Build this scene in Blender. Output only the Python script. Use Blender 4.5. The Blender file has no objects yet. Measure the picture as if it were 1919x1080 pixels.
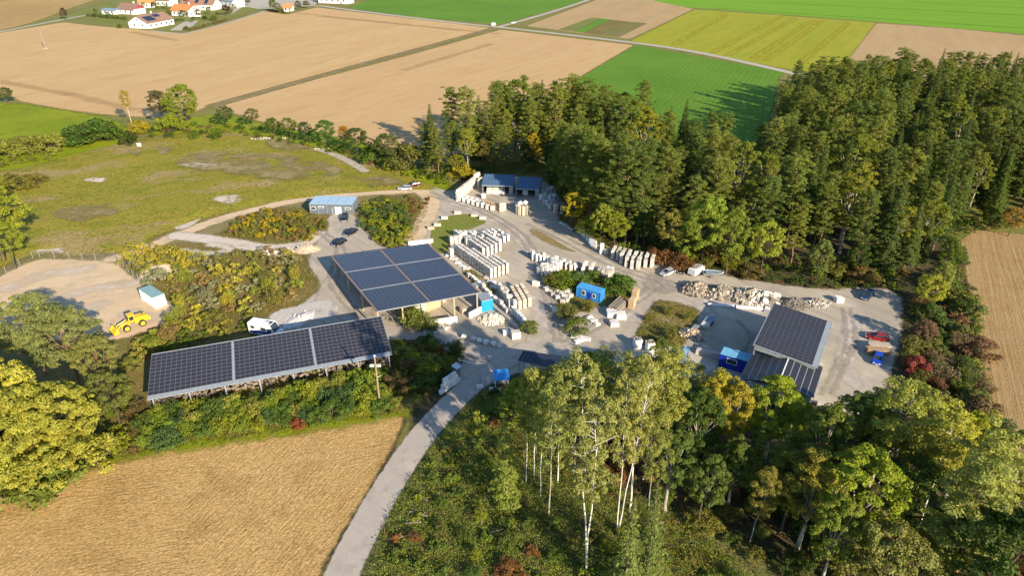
import bpy, math, random
import numpy as np
from mathutils import Vector, Matrix

# ------------------------------------------------------------------ camera, sky, sun, exposure
SC = bpy.context.scene
COL = SC.collection
PITCH, FPX, CAMH = math.radians(28.5), 1279.0, 78.0
cd = bpy.data.cameras.new('camera'); cam = bpy.data.objects.new('camera', cd); COL.objects.link(cam)
cd.sensor_width = 36.0; cd.lens = 36.0 * FPX / 1919.0; cd.clip_start = 1.0; cd.clip_end = 12000.0
cam.location = (0, 0, CAMH); cam.rotation_euler = (math.pi / 2 - PITCH, 0, 0)
SC.camera = cam

SUN_EL, SHADOW_AZ = math.radians(22.8), math.radians(35.5)     # shadows fall away from the camera, to the left
sun_dir = Vector((math.sin(SHADOW_AZ) * math.cos(SUN_EL), -math.cos(SHADOW_AZ) * math.cos(SUN_EL), math.sin(SUN_EL)))  # towards the sun
world = bpy.data.worlds.new('World'); SC.world = world; world.use_nodes = True
wn = world.node_tree.nodes; wl = world.node_tree.links
sky = wn.new('ShaderNodeTexSky'); sky.sky_type = 'NISHITA'; sky.sun_disc = False
sky.sun_elevation = SUN_EL
sky.sun_rotation = math.atan2(sun_dir.x, sun_dir.y)
sky.air_density = 1.0; sky.dust_density = 0.25; sky.ozone_density = 4.0
wn['Background'].inputs['Strength'].default_value = 0.115
wl.new(sky.outputs[0], wn['Background'].inputs['Color'])
sl = bpy.data.lights.new('sun', 'SUN'); so = bpy.data.objects.new('sun', sl); COL.objects.link(so)
sl.energy = 5.0; sl.angle = math.radians(0.55); sl.color = (1.0, 0.865, 0.68)
so.rotation_euler = sun_dir.to_track_quat('Z', 'Y').to_euler(); so.location = (0, 0, 300)
vs = SC.view_settings
vs.view_transform = 'Standard'; vs.look = 'None'; vs.gamma = 1.0; vs.use_curve_mapping = False
vs.exposure = 0.93
SC.render.engine = 'CYCLES'
cy = SC.cycles
cy.max_bounces = 5; cy.diffuse_bounces = 3; cy.glossy_bounces = 2; cy.transmission_bounces = 3
cy.transparent_max_bounces = 12; cy.use_denoising = True; cy.caustics_reflective = False; cy.caustics_refractive = False
SC.render.film_transparent = False

rnd = random.Random(7)
NR = np.random.default_rng(11)
_s, _c = math.sin(PITCH), math.cos(PITCH)

def G(x, y, z=0.0):
    """A point of the photograph (1919 x 1080) carried to the place it stands at: height z above the ground."""
    u, v = (x - 959.5) / FPX, (y - 540.0) / FPX
    d = (u, _c - v * _s, -_s - v * _c)
    t = (z - CAMH) / d[2]
    return Vector((d[0] * t, d[1] * t, z))

def proj(q):
    x, y, z = q[0], q[1], q[2] - CAMH
    zc = y * _c - z * _s
    return 959.5 + FPX * x / zc, 540.0 + FPX * (-y * _s - z * _c) / zc

def height_for(base, ytop):
    lo, hi = 0.1, 60.0
    for _ in range(40):
        m = (lo + hi) / 2
        if proj((base.x, base.y, m))[1] > ytop: lo = m
        else: hi = m
    return lo

# ------------------------------------------------------------------ object helpers
def props(o, label=None, cat=None, group=None, kind=None):
    if label: o['label'] = label
    if cat: o['category'] = cat
    if group: o['group'] = group
    if kind: o['kind'] = kind
    return o

def thing(name, label, cat, loc=(0, 0, 0), rz=0.0, group=None):
    o = bpy.data.objects.new(name, None); COL.objects.link(o)
    o.location = loc; o.rotation_euler = (0, 0, rz); o.empty_display_size = 0.3
    return props(o, label, cat, group, 'thing')

def link(name, me, parent=None, loc=(0, 0, 0), rot=(0, 0, 0), scale=(1, 1, 1)):
    o = bpy.data.objects.new(name, me); COL.objects.link(o)
    if parent is not None: o.parent = parent
    o.location = loc; o.rotation_euler = rot; o.scale = scale
    return o

def np_mesh(name, V, F, mats, attrs=None, smooth=False, mi=None, cols=None):
    """V (n,3), F (m,4 or 3) arrays -> mesh"""
    me = bpy.data.meshes.new(name)
    V = np.asarray(V, np.float32); F = np.asarray(F, np.int32)
    me.vertices.add(len(V)); me.vertices.foreach_set('co', V.ravel())
    k = F.shape[1]
    me.loops.add(F.size); me.loops.foreach_set('vertex_index', F.ravel())
    me.polygons.add(len(F))
    me.polygons.foreach_set('loop_start', np.arange(0, F.size, k, dtype=np.int32))
    me.polygons.foreach_set('loop_total', np.full(len(F), k, np.int32))
    if mi is not None: me.polygons.foreach_set('material_index', np.asarray(mi, np.int32))
    if smooth: me.polygons.foreach_set('use_smooth', np.ones(len(F), bool))
    for m in mats: me.materials.append(m)
    for an, av in (attrs or {}).items():
        a = me.attributes.new(an, 'FLOAT', 'POINT'); a.data.foreach_set('value', np.asarray(av, np.float32))
    if cols is not None:
        a = me.attributes.new('Col', 'FLOAT_COLOR', 'POINT')
        c4 = np.ones((len(V), 4), np.float32); c4[:, :3] = cols
        a.data.foreach_set('color', c4.ravel())
    me.update(calc_edges=True)
    return me

class MB:
    """collects simple solids into one mesh"""
    def __init__(s): s.v = []; s.f = []; s.m = []
    def add(s, vs, fs, m=0):
        b = len(s.v); s.v += [tuple(p) for p in vs]
        for f in fs: s.f.append(tuple(b + i for i in f)); s.m.append(m)
        return s
    def box(s, c, d, rz=0.0, m=0, taper=1.0, rx=0.0):
        x, y, z = d[0] / 2, d[1] / 2, d[2] / 2
        t = taper
        P = [(-x, -y, -z), (x, -y, -z), (x, y, -z), (-x, y, -z), (-x * t, -y * t, z), (x * t, -y * t, z), (x * t, y * t, z), (-x * t, y * t, z)]
        R = Matrix.Rotation(rz, 3, 'Z') @ Matrix.Rotation(rx, 3, 'X')
        P = [R @ Vector(p) + Vector(c) for p in P]
        return s.add(P, [(0, 3, 2, 1), (4, 5, 6, 7), (0, 1, 5, 4), (1, 2, 6, 5), (2, 3, 7, 6), (3, 0, 4, 7)], m)
    def hexa(s, lo, hi, m=0):
        """lo, hi: four corners each, counter-clockwise"""
        return s.add(list(lo) + list(hi), [(0, 3, 2, 1), (4, 5, 6, 7), (0, 1, 5, 4), (1, 2, 6, 5), (2, 3, 7, 6), (3, 0, 4, 7)], m)
    def slab(s, q, t, m=0):
        """four points of the top face, thickness t downwards along the normal"""
        q = [Vector(p) for p in q]
        n = (q[1] - q[0]).cross(q[3] - q[0]).normalized()
        return s.hexa([p - n * t for p in q], q, m)
    def quad(s, a, b, c, d, m=0): return s.add([a, b, c, d], [(0, 1, 2, 3)], m)
    def tube(s, a, b, r0, r1=None, n=7, m=0, caps=True):
        r1 = r0 if r1 is None else r1
        a, b = Vector(a), Vector(b); ax = (b - a)
        if ax.length < 1e-6: return s
        q = ax.to_track_quat('Z', 'Y')
        P = []
        for p, r in ((a, r0), (b, r1)):
            for i in range(n):
                t = 2 * math.pi * i / n
                P.append(p + q @ Vector((r * math.cos(t), r * math.sin(t), 0)))
        F = [(i, (i + 1) % n, n + (i + 1) % n, n + i) for i in range(n)]
        if caps: F += [tuple(reversed(range(n))), tuple(range(n, 2 * n))]
        return s.add(P, F, m)
    def prism(s, prof, y0, y1, m=0, inset=0.0):
        """profile in x-z, extruded along y; inset shrinks profile top (z) on both y ends via lean"""
        n = len(prof)
        P = [(x, y0, z) for x, z in prof] + [(x, y1, z) for x, z in prof]
        F = [tuple(range(n)), tuple(reversed(range(n, 2 * n)))] + [(i, n + i, n + (i + 1) % n, (i + 1) % n) for i in range(n)]
        return s.add(P, F, m)
    def rock(s, c, d, rng, m=0):
        """a broken stone: a jittered, cut box"""
        P = []
        for z in (-.5, .5):
            for (x, y) in ((-.5, -.5), (.5, -.5), (.5, .5), (-.5, .5)):
                k = 0.62 + 0.45 * rng.random()
                P.append(Vector((x * d[0] * k, y * d[1] * k, z * d[2] * (0.7 + 0.4 * rng.random()))))
        R = Matrix.Rotation(rng.random() * 6.28, 3, 'Z') @ Matrix.Rotation(rng.uniform(-.6, .6), 3, 'X') @ Matrix.Rotation(rng.uniform(-.6, .6), 3, 'Y')
        P = [R @ p + Vector(c) for p in P]
        return s.add(P, [(0, 3, 2, 1), (4, 5, 6, 7), (0, 1, 5, 4), (1, 2, 6, 5), (2, 3, 7, 6), (3, 0, 4, 7)], m)
    def mesh(s, name, mats, smooth=False):
        me = bpy.data.meshes.new(name)
        me.from_pydata(s.v, [], s.f)
        for m in (mats if isinstance(mats, (list, tuple)) else [mats]): me.materials.append(m)
        me.polygons.foreach_set('material_index', np.asarray(s.m, np.int32))
        if smooth: me.polygons.foreach_set('use_smooth', np.ones(len(s.f), bool))
        me.update(); return me
    def build(s, name, mats, parent=None, loc=(0, 0, 0), rz=0.0, smooth=False):
        return link(name, s.mesh(name, mats, smooth), parent, loc, (0, 0, rz))

# ------------------------------------------------------------------ materials
class NT:
    def __init__(s, name):
        s.mat = bpy.data.materials.new(name); s.mat.use_nodes = True
        s.t = s.mat.node_tree; s.n = s.t.nodes; s.bs = s.n['Principled BSDF']; s.out = s.n['Material Output']
    def new(s, t, **kw):
        n = s.n.new(t)
        for k, v in kw.items(): setattr(n, k, v)
        return n
    def L(s, a, b): s.t.links.new(a, b)
    def val(s, sock, v):
        if hasattr(v, 'is_linked') or hasattr(v, 'links'): s.L(v, sock)
        else: sock.default_value = v
    def coord(s): return s.new('ShaderNodeTexCoord').outputs['Object']
    def mapping(s, vec, rz=0.0, scale=(1, 1, 1), loc=(0, 0, 0)):
        if rz:      # lines will run along the world direction rz
            r = s.new('ShaderNodeMapping'); s.L(vec, r.inputs['Vector']); r.inputs['Rotation'].default_value = (0, 0, -rz); vec = r.outputs[0]
        m = s.new('ShaderNodeMapping'); s.L(vec, m.inputs['Vector'])
        m.inputs['Scale'].default_value = scale; m.inputs['Location'].default_value = loc
        return m.outputs[0]
    def noise(s, vec, scale, detail=4.0, rough=0.55, dist=0.0):
        n = s.new('ShaderNodeTexNoise'); s.L(vec, n.inputs['Vector'])
        n.inputs['Scale'].default_value = scale; n.inputs['Detail'].default_value = detail
        n.inputs['Roughness'].default_value = rough; n.inputs['Distortion'].default_value = dist
        return n.outputs[0]
    def rng(s, v, a, b, c=0.0, d=1.0, smooth=False):
        m = s.new('ShaderNodeMapRange'); m.clamp = True
        if smooth: m.interpolation_type = 'SMOOTHSTEP'
        s.val(m.inputs[0], v)
        for i, k in zip((1, 2, 3, 4), (a, b, c, d)): m.inputs[i].default_value = k
        return m.outputs[0]
    def mix(s, f, a, b, mode='MIX'):
        m = s.new('ShaderNodeMix'); m.data_type = 'RGBA'; m.blend_type = mode
        s.val(m.inputs['Factor'], f)
        for k, v in ((6, a), (7, b)):
            if isinstance(v, (tuple, list)): m.inputs[k].default_value = (*v[:3], 1)
            else: s.L(v, m.inputs[k])
        return m.outputs[2]
    def math(s, op, a, b=0.0):
        m = s.new('ShaderNodeMath'); m.operation = op
        s.val(m.inputs[0], a); s.val(m.inputs[1], b); return m.outputs[0]
    def attr(s, name):
        a = s.new('ShaderNodeAttribute'); a.attribute_name = name; return a
    def bump(s, h, strength=0.5, dist=0.1):
        b = s.new('ShaderNodeBump'); s.L(h, b.inputs['Height'])
        b.inputs['Strength'].default_value = strength; b.inputs['Distance'].default_value = dist
        s.L(b.outputs[0], s.bs.inputs['Normal'])
    def base(s, c, rough=0.8, spec=0.3, metal=0.0):
        if isinstance(c, (tuple, list)): s.bs.inputs['Base Color'].default_value = (*c[:3], 1)
        else: s.L(c, s.bs.inputs['Base Color'])
        s.bs.inputs['Roughness'].default_value = rough; s.bs.inputs['Specular IOR Level'].default_value = spec
        s.bs.inputs['Metallic'].default_value = metal
        return s

_pm = {}
def paint(name, c, rough=0.5, metal=0.0, var=0.12, scale=1.5, spec=0.4, dirt=0.0, each=0.0):
    """plain coating with faint blotches and a little dust"""
    if name in _pm: return _pm[name]
    m = NT(name); v = m.coord()
    n1 = m.noise(v, scale, 5, 0.6)
    lo = tuple(k * (1 - var) for k in c); hi = tuple(min(1, k * (1 + var)) for k in c)
    col = m.mix(m.rng(n1, 0.3, 0.7), lo, hi)
    if dirt: col = m.mix(m.math('MULTIPLY', m.rng(m.noise(v, scale * 2.7, 6, 0.7), 0.45, 0.8), dirt), col, (0.22, 0.19, 0.14))
    if each:      # no two pieces quite the same tone
        oi = m.new('ShaderNodeObjectInfo'); col = m.mix(m.rng(oi.outputs['Random'], 0.35, 1.0, 0, each), col, tuple(k * t for k, t in zip(c, (0.60, 0.56, 0.50))))
    m.base(col, rough, spec, metal)
    m.L(m.rng(n1, 0.2, 0.8, max(0.05, rough - 0.12), min(1, rough + 0.12)), m.bs.inputs['Roughness'])
    _pm[name] = m.mat
    return m.mat

def edge_alpha(m, v, amp, soft, nscale, cap=None):
    """soil and grass run out unevenly along the border (sd: metres inside the border)"""
    sd = m.attr('sd').outputs['Fac']
    if cap is not None: sd = m.math('MINIMUM', sd, cap)      # broken up all over, not only along the border
    nz = m.math('MULTIPLY', m.math('SUBTRACT', m.noise(v, nscale, 5, 0.65), 0.5), amp)
    f = m.rng(m.math('ADD', sd, nz), -soft, soft)
    tr = m.new('ShaderNodeBsdfTransparent'); mx = m.new('ShaderNodeMixShader')
    m.L(f, mx.inputs[0]); m.L(tr.outputs[0], mx.inputs[1]); m.L(m.bs.outputs[0], mx.inputs[2])
    m.L(mx.outputs[0], m.out.inputs['Surface'])

def ground_mat(name, c1, c2, c3=None, s1=0.03, s2=0.25, s3=2.5, p3=(0.52, 0.66), fine=0.18, bump=0.5, bdist=0.15, rows=None,
               edge=(1.5, 0.3, 0.8), stretch=None, c4=None, p4=(0.6, 0.7), s4=0.08, streak=None, combs=None):
    m = NT(name); v0 = m.coord()
    v = v0
    if stretch: v = m.mapping(v0, stretch[0], (1, stretch[1], 1))
    n1 = m.noise(v, s1, 5, 0.6); n2 = m.noise(v, s2, 6, 0.65); n3 = m.noise(v0, s3, 4, 0.7)
    f = m.rng(m.math('ADD', m.math('MULTIPLY', n1, 0.6), m.math('MULTIPLY', n2, 0.4)), 0.38, 0.62)
    col = m.mix(f, c1, c2)
    if c3: col = m.mix(m.rng(m.noise(m.mapping(v, 0, loc=(37, 11, 0)), s2 * 0.6, 6, 0.7), *p3), col, c3)
    if c4: col = m.mix(m.rng(m.noise(m.mapping(v, 0, loc=(-51, 23, 0)), s4, 7, 0.62), *p4), col, c4)
    if streak:     # (rotation, across-scale, along-scale, strength, colour)
        sv = m.mapping(v0, streak[0], (streak[2], streak[1], 1))
        col = m.mix(m.math('MULTIPLY', m.rng(m.noise(sv, 1.0, 4, 0.6), 0.5, 0.68), streak[3]), col, streak[4])
    h = n3
    if rows:       # (rotation, bands per metre, colour contrast, height)
        wv = m.new('ShaderNodeTexWave'); wv.wave_type = 'BANDS'; wv.bands_direction = 'Y'
        m.L(m.mapping(v0, rows[0]), wv.inputs['Vector'])
        wv.inputs['Scale'].default_value = rows[1] * 0.314; wv.inputs['Distortion'].default_value = rows[4] if len(rows) > 4 else 2.2
        wv.inputs['Detail'].default_value = 3.0; wv.inputs['Detail Scale'].default_value = 0.9 if len(rows) < 6 else rows[5]
        brk = m.rng(m.noise(v0, 0.35, 4, 0.6), 0.35, 0.65)
        w = m.math('MULTIPLY', wv.outputs['Fac'], brk)
        dk = m.mix(0.5, col, tuple(k * 0.55 for k in c1))
        col = m.mix(m.math('MULTIPLY', w, rows[2]), col, dk)
        h = m.math('ADD', m.math('MULTIPLY', n3, 0.6), m.math('MULTIPLY', w, -rows[3]))
    if combs:      # harrow marks: long uneven combed lines, one direction giving way to the other
        def comb(r, a, l): return m.noise(m.mapping(v0, r, (l, a, 1)), 1.0, 5, 0.62, 0.25)
        ca, cb = comb(*combs[0]), comb(*combs[1])
        sel = m.rng(m.noise(v0, 0.035, 2, 0.5), 0.46, 0.54)
        w = m.math('ADD', m.math('MULTIPLY', ca, m.math('SUBTRACT', 1.0, sel)), m.math('MULTIPLY', cb, sel))
        col = m.mix(m.rng(w, 0.50, 0.70, 0, 0.24), col, tuple(k * 0.6 for k in c1))
        col = m.mix(m.rng(w, 0.32, 0.47, 0.2, 0), col, tuple(min(1, k * 1.15) for k in c2))
        h = m.math('ADD', m.math('MULTIPLY', n3, 0.5), m.math('MULTIPLY', w, -0.8))
    col = m.mix(fine, col, m.mix(m.rng(n3, 0.3, 0.7), (0, 0, 0), (1, 1, 1)), 'OVERLAY') if fine else col
    m.base(col, 0.92, 0.12)
    if bump: m.bump(h, bump, bdist)
    if edge: edge_alpha(m, v0, *edge)
    return m.mat

def leaf_mat(name, vcol=False, transl=0.38):
    m = NT(name)
    col = m.attr('Col').outputs['Color'] if vcol else m.new('ShaderNodeObjectInfo').outputs['Color']
    t = m.attr('tint').outputs['Fac']
    k = m.rng(t, 0, 1, 0.62, 1.38)
    cc = m.new('ShaderNodeCombineColor'); m.L(k, cc.inputs[0]); m.L(k, cc.inputs[1]); m.L(k, cc.inputs[2])
    col = m.mix(1.0, col, cc.outputs[0], 'MULTIPLY')
    hue = m.rng(m.math('FRACT', m.math('MULTIPLY', t, 13.7)), 0.55, 1.0, 0, 0.55)
    col = m.mix(hue, col, m.mix(1.0, col, (1.28, 1.08, 0.6), 'MULTIPLY'))
    m.base(col, 0.6, 0.25)
    tr = m.new('ShaderNodeBsdfTranslucent'); m.L(m.mix(1.0, col, (1.1, 1.15, 0.6), 'MULTIPLY'), tr.inputs['Color'])
    mx = m.new('ShaderNodeMixShader'); mx.inputs[0].default_value = transl
    m.L(m.bs.outputs[0], mx.inputs[1]); m.L(tr.outputs[0], mx.inputs[2]); m.L(mx.outputs[0], m.out.inputs['Surface'])
    return m.mat

LEAF = leaf_mat('foliage'); LEAFC = leaf_mat('mixed_foliage', True)

def bark_mat(name, c1, c2, scale=(6, 6, 1.2), rough=0.9, lo=0.42, hi=0.6):
    m = NT(name); v = m.mapping(m.coord(), 0, scale)
    n = m.noise(v, 1.0, 5, 0.7)
    m.base(m.mix(m.rng(n, lo, hi), c1, c2), rough, 0.15); m.bump(n, 0.6, 0.05)
    return m.mat
BARK_DARK = bark_mat('bark_brown', (0.06, 0.045, 0.03), (0.14, 0.11, 0.08))
BARK_PINE = bark_mat('bark_pine', (0.16, 0.085, 0.045), (0.27, 0.17, 0.10))
BARK_BIRCH = bark_mat('bark_birch', (0.62, 0.58, 0.50), (0.12, 0.10, 0.08), (2.0, 2.0, 3.5), 0.8, 0.58, 0.66)
BARK_ASPEN = bark_mat('bark_aspen', (0.40, 0.37, 0.29), (0.20, 0.17, 0.12), (3, 3, 2.0))

# ------------------------------------------------------------------ the ground and what lies flat on it
def seg_dist(P, A, B):
    d = B - A; t = np.clip(((P - A) @ d) / max(1e-9, d @ d), 0, 1)
    return np.linalg.norm(P - (A + t[:, None] * d), axis=1)

def smooth_poly(pts, closed=True, k=2):
    """corner cutting"""
    P = [np.array(p, float) for p in pts]
    for _ in range(k):
        Q = []; n = len(P); rngi = range(n) if closed else range(n - 1)
        if not closed: Q.append(P[0])
        for i in rngi:
            a, b = P[i], P[(i + 1) % n]
            Q += [a * .75 + b * .25, a * .25 + b * .75]
        if not closed: Q.append(P[-1])
        P = Q
    return np.array(P)

def sd_poly(P, poly):
    n = len(poly); d = np.full(len(P), 1e9); ins = np.zeros(len(P), bool)
    for i in range(n):
        a, b = poly[i], poly[(i + 1) % n]
        d = np.minimum(d, seg_dist(P, a, b))
        c = (a[1] > P[:, 1]) != (b[1] > P[:, 1])
        with np.errstate(divide='ignore', invalid='ignore'):
            xi = (b[0] - a[0]) * (P[:, 1] - a[1]) / (b[1] - a[1]) + a[0]
        ins ^= c & (P[:, 0] < xi)
    return np.where(ins, d, -d)

def sd_line(P, line, w):
    d = np.full(len(P), 1e9)
    for i in range(len(line) - 1): d = np.minimum(d, seg_dist(P, line[i], line[i + 1]))
    return w / 2 - d

def gpts(px): return np.array([[G(x, y).x, G(x, y).y] for x, y in px])

def sheet(name, px, z, mat, res=1.0, line=None, margin=1.5, relief=None, sm=1, kind='structure', world_pts=False):
    """a sheet of ground bounded by a border given in photograph points, or a strip of given width along a line"""
    pts = np.array(px, float) if world_pts else gpts(px)
    if line: pts = smooth_poly(pts, False, 2); lo, hi = pts.min(0) - line - margin, pts.max(0) + line + margin
    else:
        pts = smooth_poly(pts, True, sm) if sm else pts
        lo, hi = pts.min(0) - margin - res, pts.max(0) + margin + res
    nx, ny = int((hi[0] - lo[0]) / res) + 2, int((hi[1] - lo[1]) / res) + 2
    X, Y = np.meshgrid(lo[0] + np.arange(nx) * res, lo[1] + np.arange(ny) * res)
    P = np.stack([X.ravel(), Y.ravel()], 1)
    sd = sd_line(P, pts, line) if line else sd_poly(P, pts)
    ok = (sd > -margin - res).reshape(ny, nx)
    cell = ok[:-1, :-1] | ok[1:, :-1] | ok[:-1, 1:] | ok[1:, 1:]
    idx = np.arange(nx * ny).reshape(ny, nx)
    F = np.stack([idx[:-1, :-1][cell], idx[:-1, 1:][cell], idx[1:, 1:][cell], idx[1:, :-1][cell]], 1)
    used = np.unique(F); rm = np.full(nx * ny, -1); rm[used] = np.arange(len(used))
    V = np.zeros((len(used), 3)); V[:, :2] = P[used]; V[:, 2] = z
    if relief is not None:
        V[:, 2] += relief(V[:, 0], V[:, 1]) * np.clip(sd[used] / 6.0, 0, 1) ** 1.5
    me = np_mesh(name, V, rm[F], [mat], {'sd': sd[used]}, smooth=True)
    o = link(name, me); o['kind'] = kind
    return o

SOIL = ground_mat('forest_floor', (0.062, 0.055, 0.026), (0.10, 0.075, 0.04), (0.05, 0.075, 0.018), s1=0.05, s2=0.4, s3=3, edge=None, fine=0.3,
                  c4=(0.15, 0.10, 0.05), s4=0.12, p4=(0.56, 0.7))
g = MB(); g.quad((-4000, -300, 0), (4000, -300, 0), (4000, 6000, 0), (-4000, 6000, 0)); o = g.build('ground', SOIL); o['kind'] = 'structure'

TAN = ground_mat('tilled_tan_soil', (0.500, 0.322, 0.140), (0.550, 0.370, 0.170), (0.460, 0.288, 0.123), s1=0.008, s2=0.06, s3=1.2, fine=0.08, bump=0.25,
                 rows=(math.radians(64), 0.12, 0.10, 0.2, 1.0), edge=(4.0, 0.8, 0.25), stretch=(math.radians(64), 4.0), p3=(0.5, 0.7))
TAN2 = ground_mat('tilled_pale_soil', (0.489, 0.315, 0.143), (0.541, 0.359, 0.168), (0.447, 0.281, 0.123), s1=0.01, s2=0.07, s3=1.2, fine=0.08, bump=0.25,
                  rows=(math.radians(58), 0.14, 0.16, 0.2, 0.8), edge=(3.0, 0.6, 0.25), stretch=(math.radians(58), 5.0), p3=(0.5, 0.7))
BROWN = ground_mat('tilled_brown_soil', (0.385, 0.26, 0.118), (0.445, 0.305, 0.145), None, s1=0.01, s2=0.05, s3=1.0, fine=0.06, bump=0.2,
                   rows=(math.radians(64), 0.10, 0.2, 0.2, 0.8), edge=(3.0, 0.8, 0.2), stretch=(math.radians(64), 5.0))
BEET = ground_mat('beet_leaves', (0.090, 0.194, 0.015), (0.130, 0.250, 0.021), (0.200, 0.250, 0.025), s1=0.02, s2=0.5, s3=1.8, fine=0.45, bump=0.9, bdist=0.5,
                  rows=(math.radians(66), 0.35, 0.10, 0.2, 1.5), edge=(2.0, 0.4, 0.4), p3=(0.58, 0.75))
BRIGHT = ground_mat('young_green_crop', (0.144, 0.290, 0.014), (0.178, 0.330, 0.018), (0.115, 0.240, 0.014), s1=0.006, s2=0.03, s3=0.8, fine=0.05, bump=0.2,
                    stretch=(math.radians(-39), 14.0), p3=(0.52, 0.7), edge=(4, 1.0, 0.2))
YELLOW = ground_mat('mustard_crop', (0.270, 0.280, 0.018), (0.335, 0.310, 0.024), (0.230, 0.262, 0.018), s1=0.01, s2=0.05, s3=0.8, fine=0.15, bump=0.4,
                    rows=(math.radians(60), 0.05, 0.35, 0.4, 1.2), edge=(3, 0.8, 0.2), stretch=(math.radians(60), 5.0))
MEADOW = ground_mat('dry_meadow', (0.237, 0.220, 0.023), (0.318, 0.258, 0.036), (0.176, 0.207, 0.015), s1=0.025, s2=0.16, s3=1.4, fine=0.45, bump=0.9, bdist=0.8,
                    stretch=(math.radians(20), 1.8), c4=(0.356, 0.263, 0.105), s4=0.035, p4=(0.52, 0.62), edge=(9, 1.2, 0.2))
LUSH = ground_mat('lush_grass', (0.164, 0.220, 0.006), (0.250, 0.281, 0.010), (0.156, 0.165, 0.010), s1=0.03, s2=0.2, s3=1.4, fine=0.3, bump=0.8, bdist=0.3, edge=(6, 1.2, 0.25))
ISLE = ground_mat('short_green_grass', (0.15, 0.18, 0.028), (0.185, 0.20, 0.038), (0.21, 0.19, 0.06), s1=0.08, s2=0.5, s3=2.5, fine=0.25, bump=0.6, edge=(1.2, 0.25, 0.7))
GRAVEL = ground_mat('yard_gravel', (0.396, 0.337, 0.255), (0.460, 0.396, 0.305), (0.321, 0.284, 0.220), s1=0.05, s2=0.16, s3=3.2, fine=0.12, bump=0.25, bdist=0.06,
                    p3=(0.50, 0.70), c4=(0.503, 0.444, 0.345), s4=0.10, p4=(0.52, 0.68), edge=(2.4, 0.4, 0.5),
                    streak=(math.radians(130), 0.6, 0.035, 0.85, (0.310, 0.273, 0.210)))
SAND = ground_mat('sandy_dirt', (0.540, 0.396, 0.238), (0.621, 0.469, 0.293), (0.446, 0.350, 0.220), s1=0.05, s2=0.2, s3=2.8, fine=0.16, bump=0.35, bdist=0.08,
                  c4=(0.716, 0.594, 0.439), s4=0.06, p4=(0.60, 0.72), edge=(3.0, 0.5, 0.4), stretch=(math.radians(20), 2.0))
PALE = ground_mat('pale_lime_gravel', (0.550, 0.464, 0.352), (0.627, 0.540, 0.418), (0.440, 0.367, 0.265), s1=0.1, s2=0.5, s3=3, fine=0.2, bump=0.5, edge=(9.0, 0.9, 0.3, 0.6))
PALE2 = ground_mat('pale_lime_track', (0.53, 0.45, 0.35), (0.60, 0.52, 0.42), (0.43, 0.36, 0.265), s1=0.1, s2=0.5, s3=3, fine=0.2, bump=0.5, edge=(2.5, 0.5, 0.6))
SCRUB = ground_mat('rough_scrub_soil', (0.156, 0.127, 0.032), (0.228, 0.165, 0.056), (0.120, 0.132, 0.018), s1=0.06, s2=0.3, s3=2.2, fine=0.35, bump=0.9, bdist=0.3,
                   c4=(0.348, 0.259, 0.128), s4=0.09, p4=(0.58, 0.68), edge=(3, 0.6, 0.35))
STUBBLE = ground_mat('stubble_field', (0.43, 0.267, 0.094), (0.50, 0.325, 0.127), (0.36, 0.218, 0.074), s1=0.03, s2=0.25, s3=2.6, fine=0.42, bump=1.0, bdist=0.25,
                     edge=(1.8, 0.35, 0.6), p3=(0.5, 0.68), combs=[(math.radians(14), 2.6, 0.5), (math.radians(68), 2.6, 0.5)])
STUBBLE2 = ground_mat('stubble_rows', (0.32, 0.208, 0.088), (0.385, 0.255, 0.113), (0.315, 0.19, 0.072), s1=0.03, s2=0.25, s3=2.6, fine=0.25, bump=1.0, bdist=0.25,
                      edge=(1.8, 0.35, 0.6), p3=(0.5, 0.7), combs=[(math.radians(63), 0.9, 0.03), (math.radians(63), 0.9, 0.03)])
ASPHALT = ground_mat('old_asphalt', (0.385, 0.335, 0.275), (0.44, 0.385, 0.315), (0.34, 0.295, 0.24), s1=0.1, s2=0.5, s3=5, fine=0.10, bump=0.15, bdist=0.03,
                     edge=(0.7, 0.15, 0.8), c4=(0.50, 0.44, 0.36), s4=0.25, p4=(0.60, 0.70))
TRACK = ground_mat('farm_track', (0.40, 0.35, 0.28), (0.45, 0.40, 0.32), None, s1=0.05, s2=0.3, s3=2, fine=0.1, bump=0.2, edge=(1.0, 0.3, 0.3))
VERGE = ground_mat('field_verge', (0.15, 0.15, 0.035), (0.21, 0.17, 0.06), None, s1=0.05, s2=0.3, s3=2, fine=0.3, bump=0.6, edge=(1.5, 0.4, 0.4))
CORN = ground_mat('dry_maize', (0.36, 0.235, 0.085), (0.43, 0.29, 0.11), (0.20, 0.12, 0.05), s1=0.012, s2=0.08, s3=0.9, fine=0.25, bump=0.8, bdist=0.6, edge=(4, 1, 0.2), p3=(0.6, 0.7))
LAWN = ground_mat('garden_lawn', (0.15, 0.175, 0.03), (0.21, 0.20, 0.055), None, s1=0.03, s2=0.12, s3=1, fine=0.15, bump=0.3, edge=(2, 0.6, 0.3))

# rough grass between everything
sheet('grassland', [(-2500, 30), (-1500, -60), (3400, -60), (4200, 60), (4200, 330), (1919, 420), (1400, 300), (1000, 300), (700, 330), (-2500, 700)], 0.004, ground_mat('rough_grass', (0.17, 0.165, 0.035), (0.23, 0.19, 0.06), (0.12, 0.14, 0.025), s1=0.02, s2=0.15, s3=1.2, fine=0.3, bump=0.5, edge=None), 12, margin=4, sm=0)
sheet('scrubland', [(-400, 600), (-400, 300), (400, 330), (860, 340), (880, 480), (700, 620), (500, 700), (100, 930), (-400, 900)], 0.008, ground_mat('weedy_soil', (0.19, 0.16, 0.055), (0.25, 0.20, 0.09), (0.13, 0.135, 0.025), s1=0.06, s2=0.3, s3=2.2, fine=0.35, bump=0.8, edge=None), 4, margin=3, sm=0)
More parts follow.
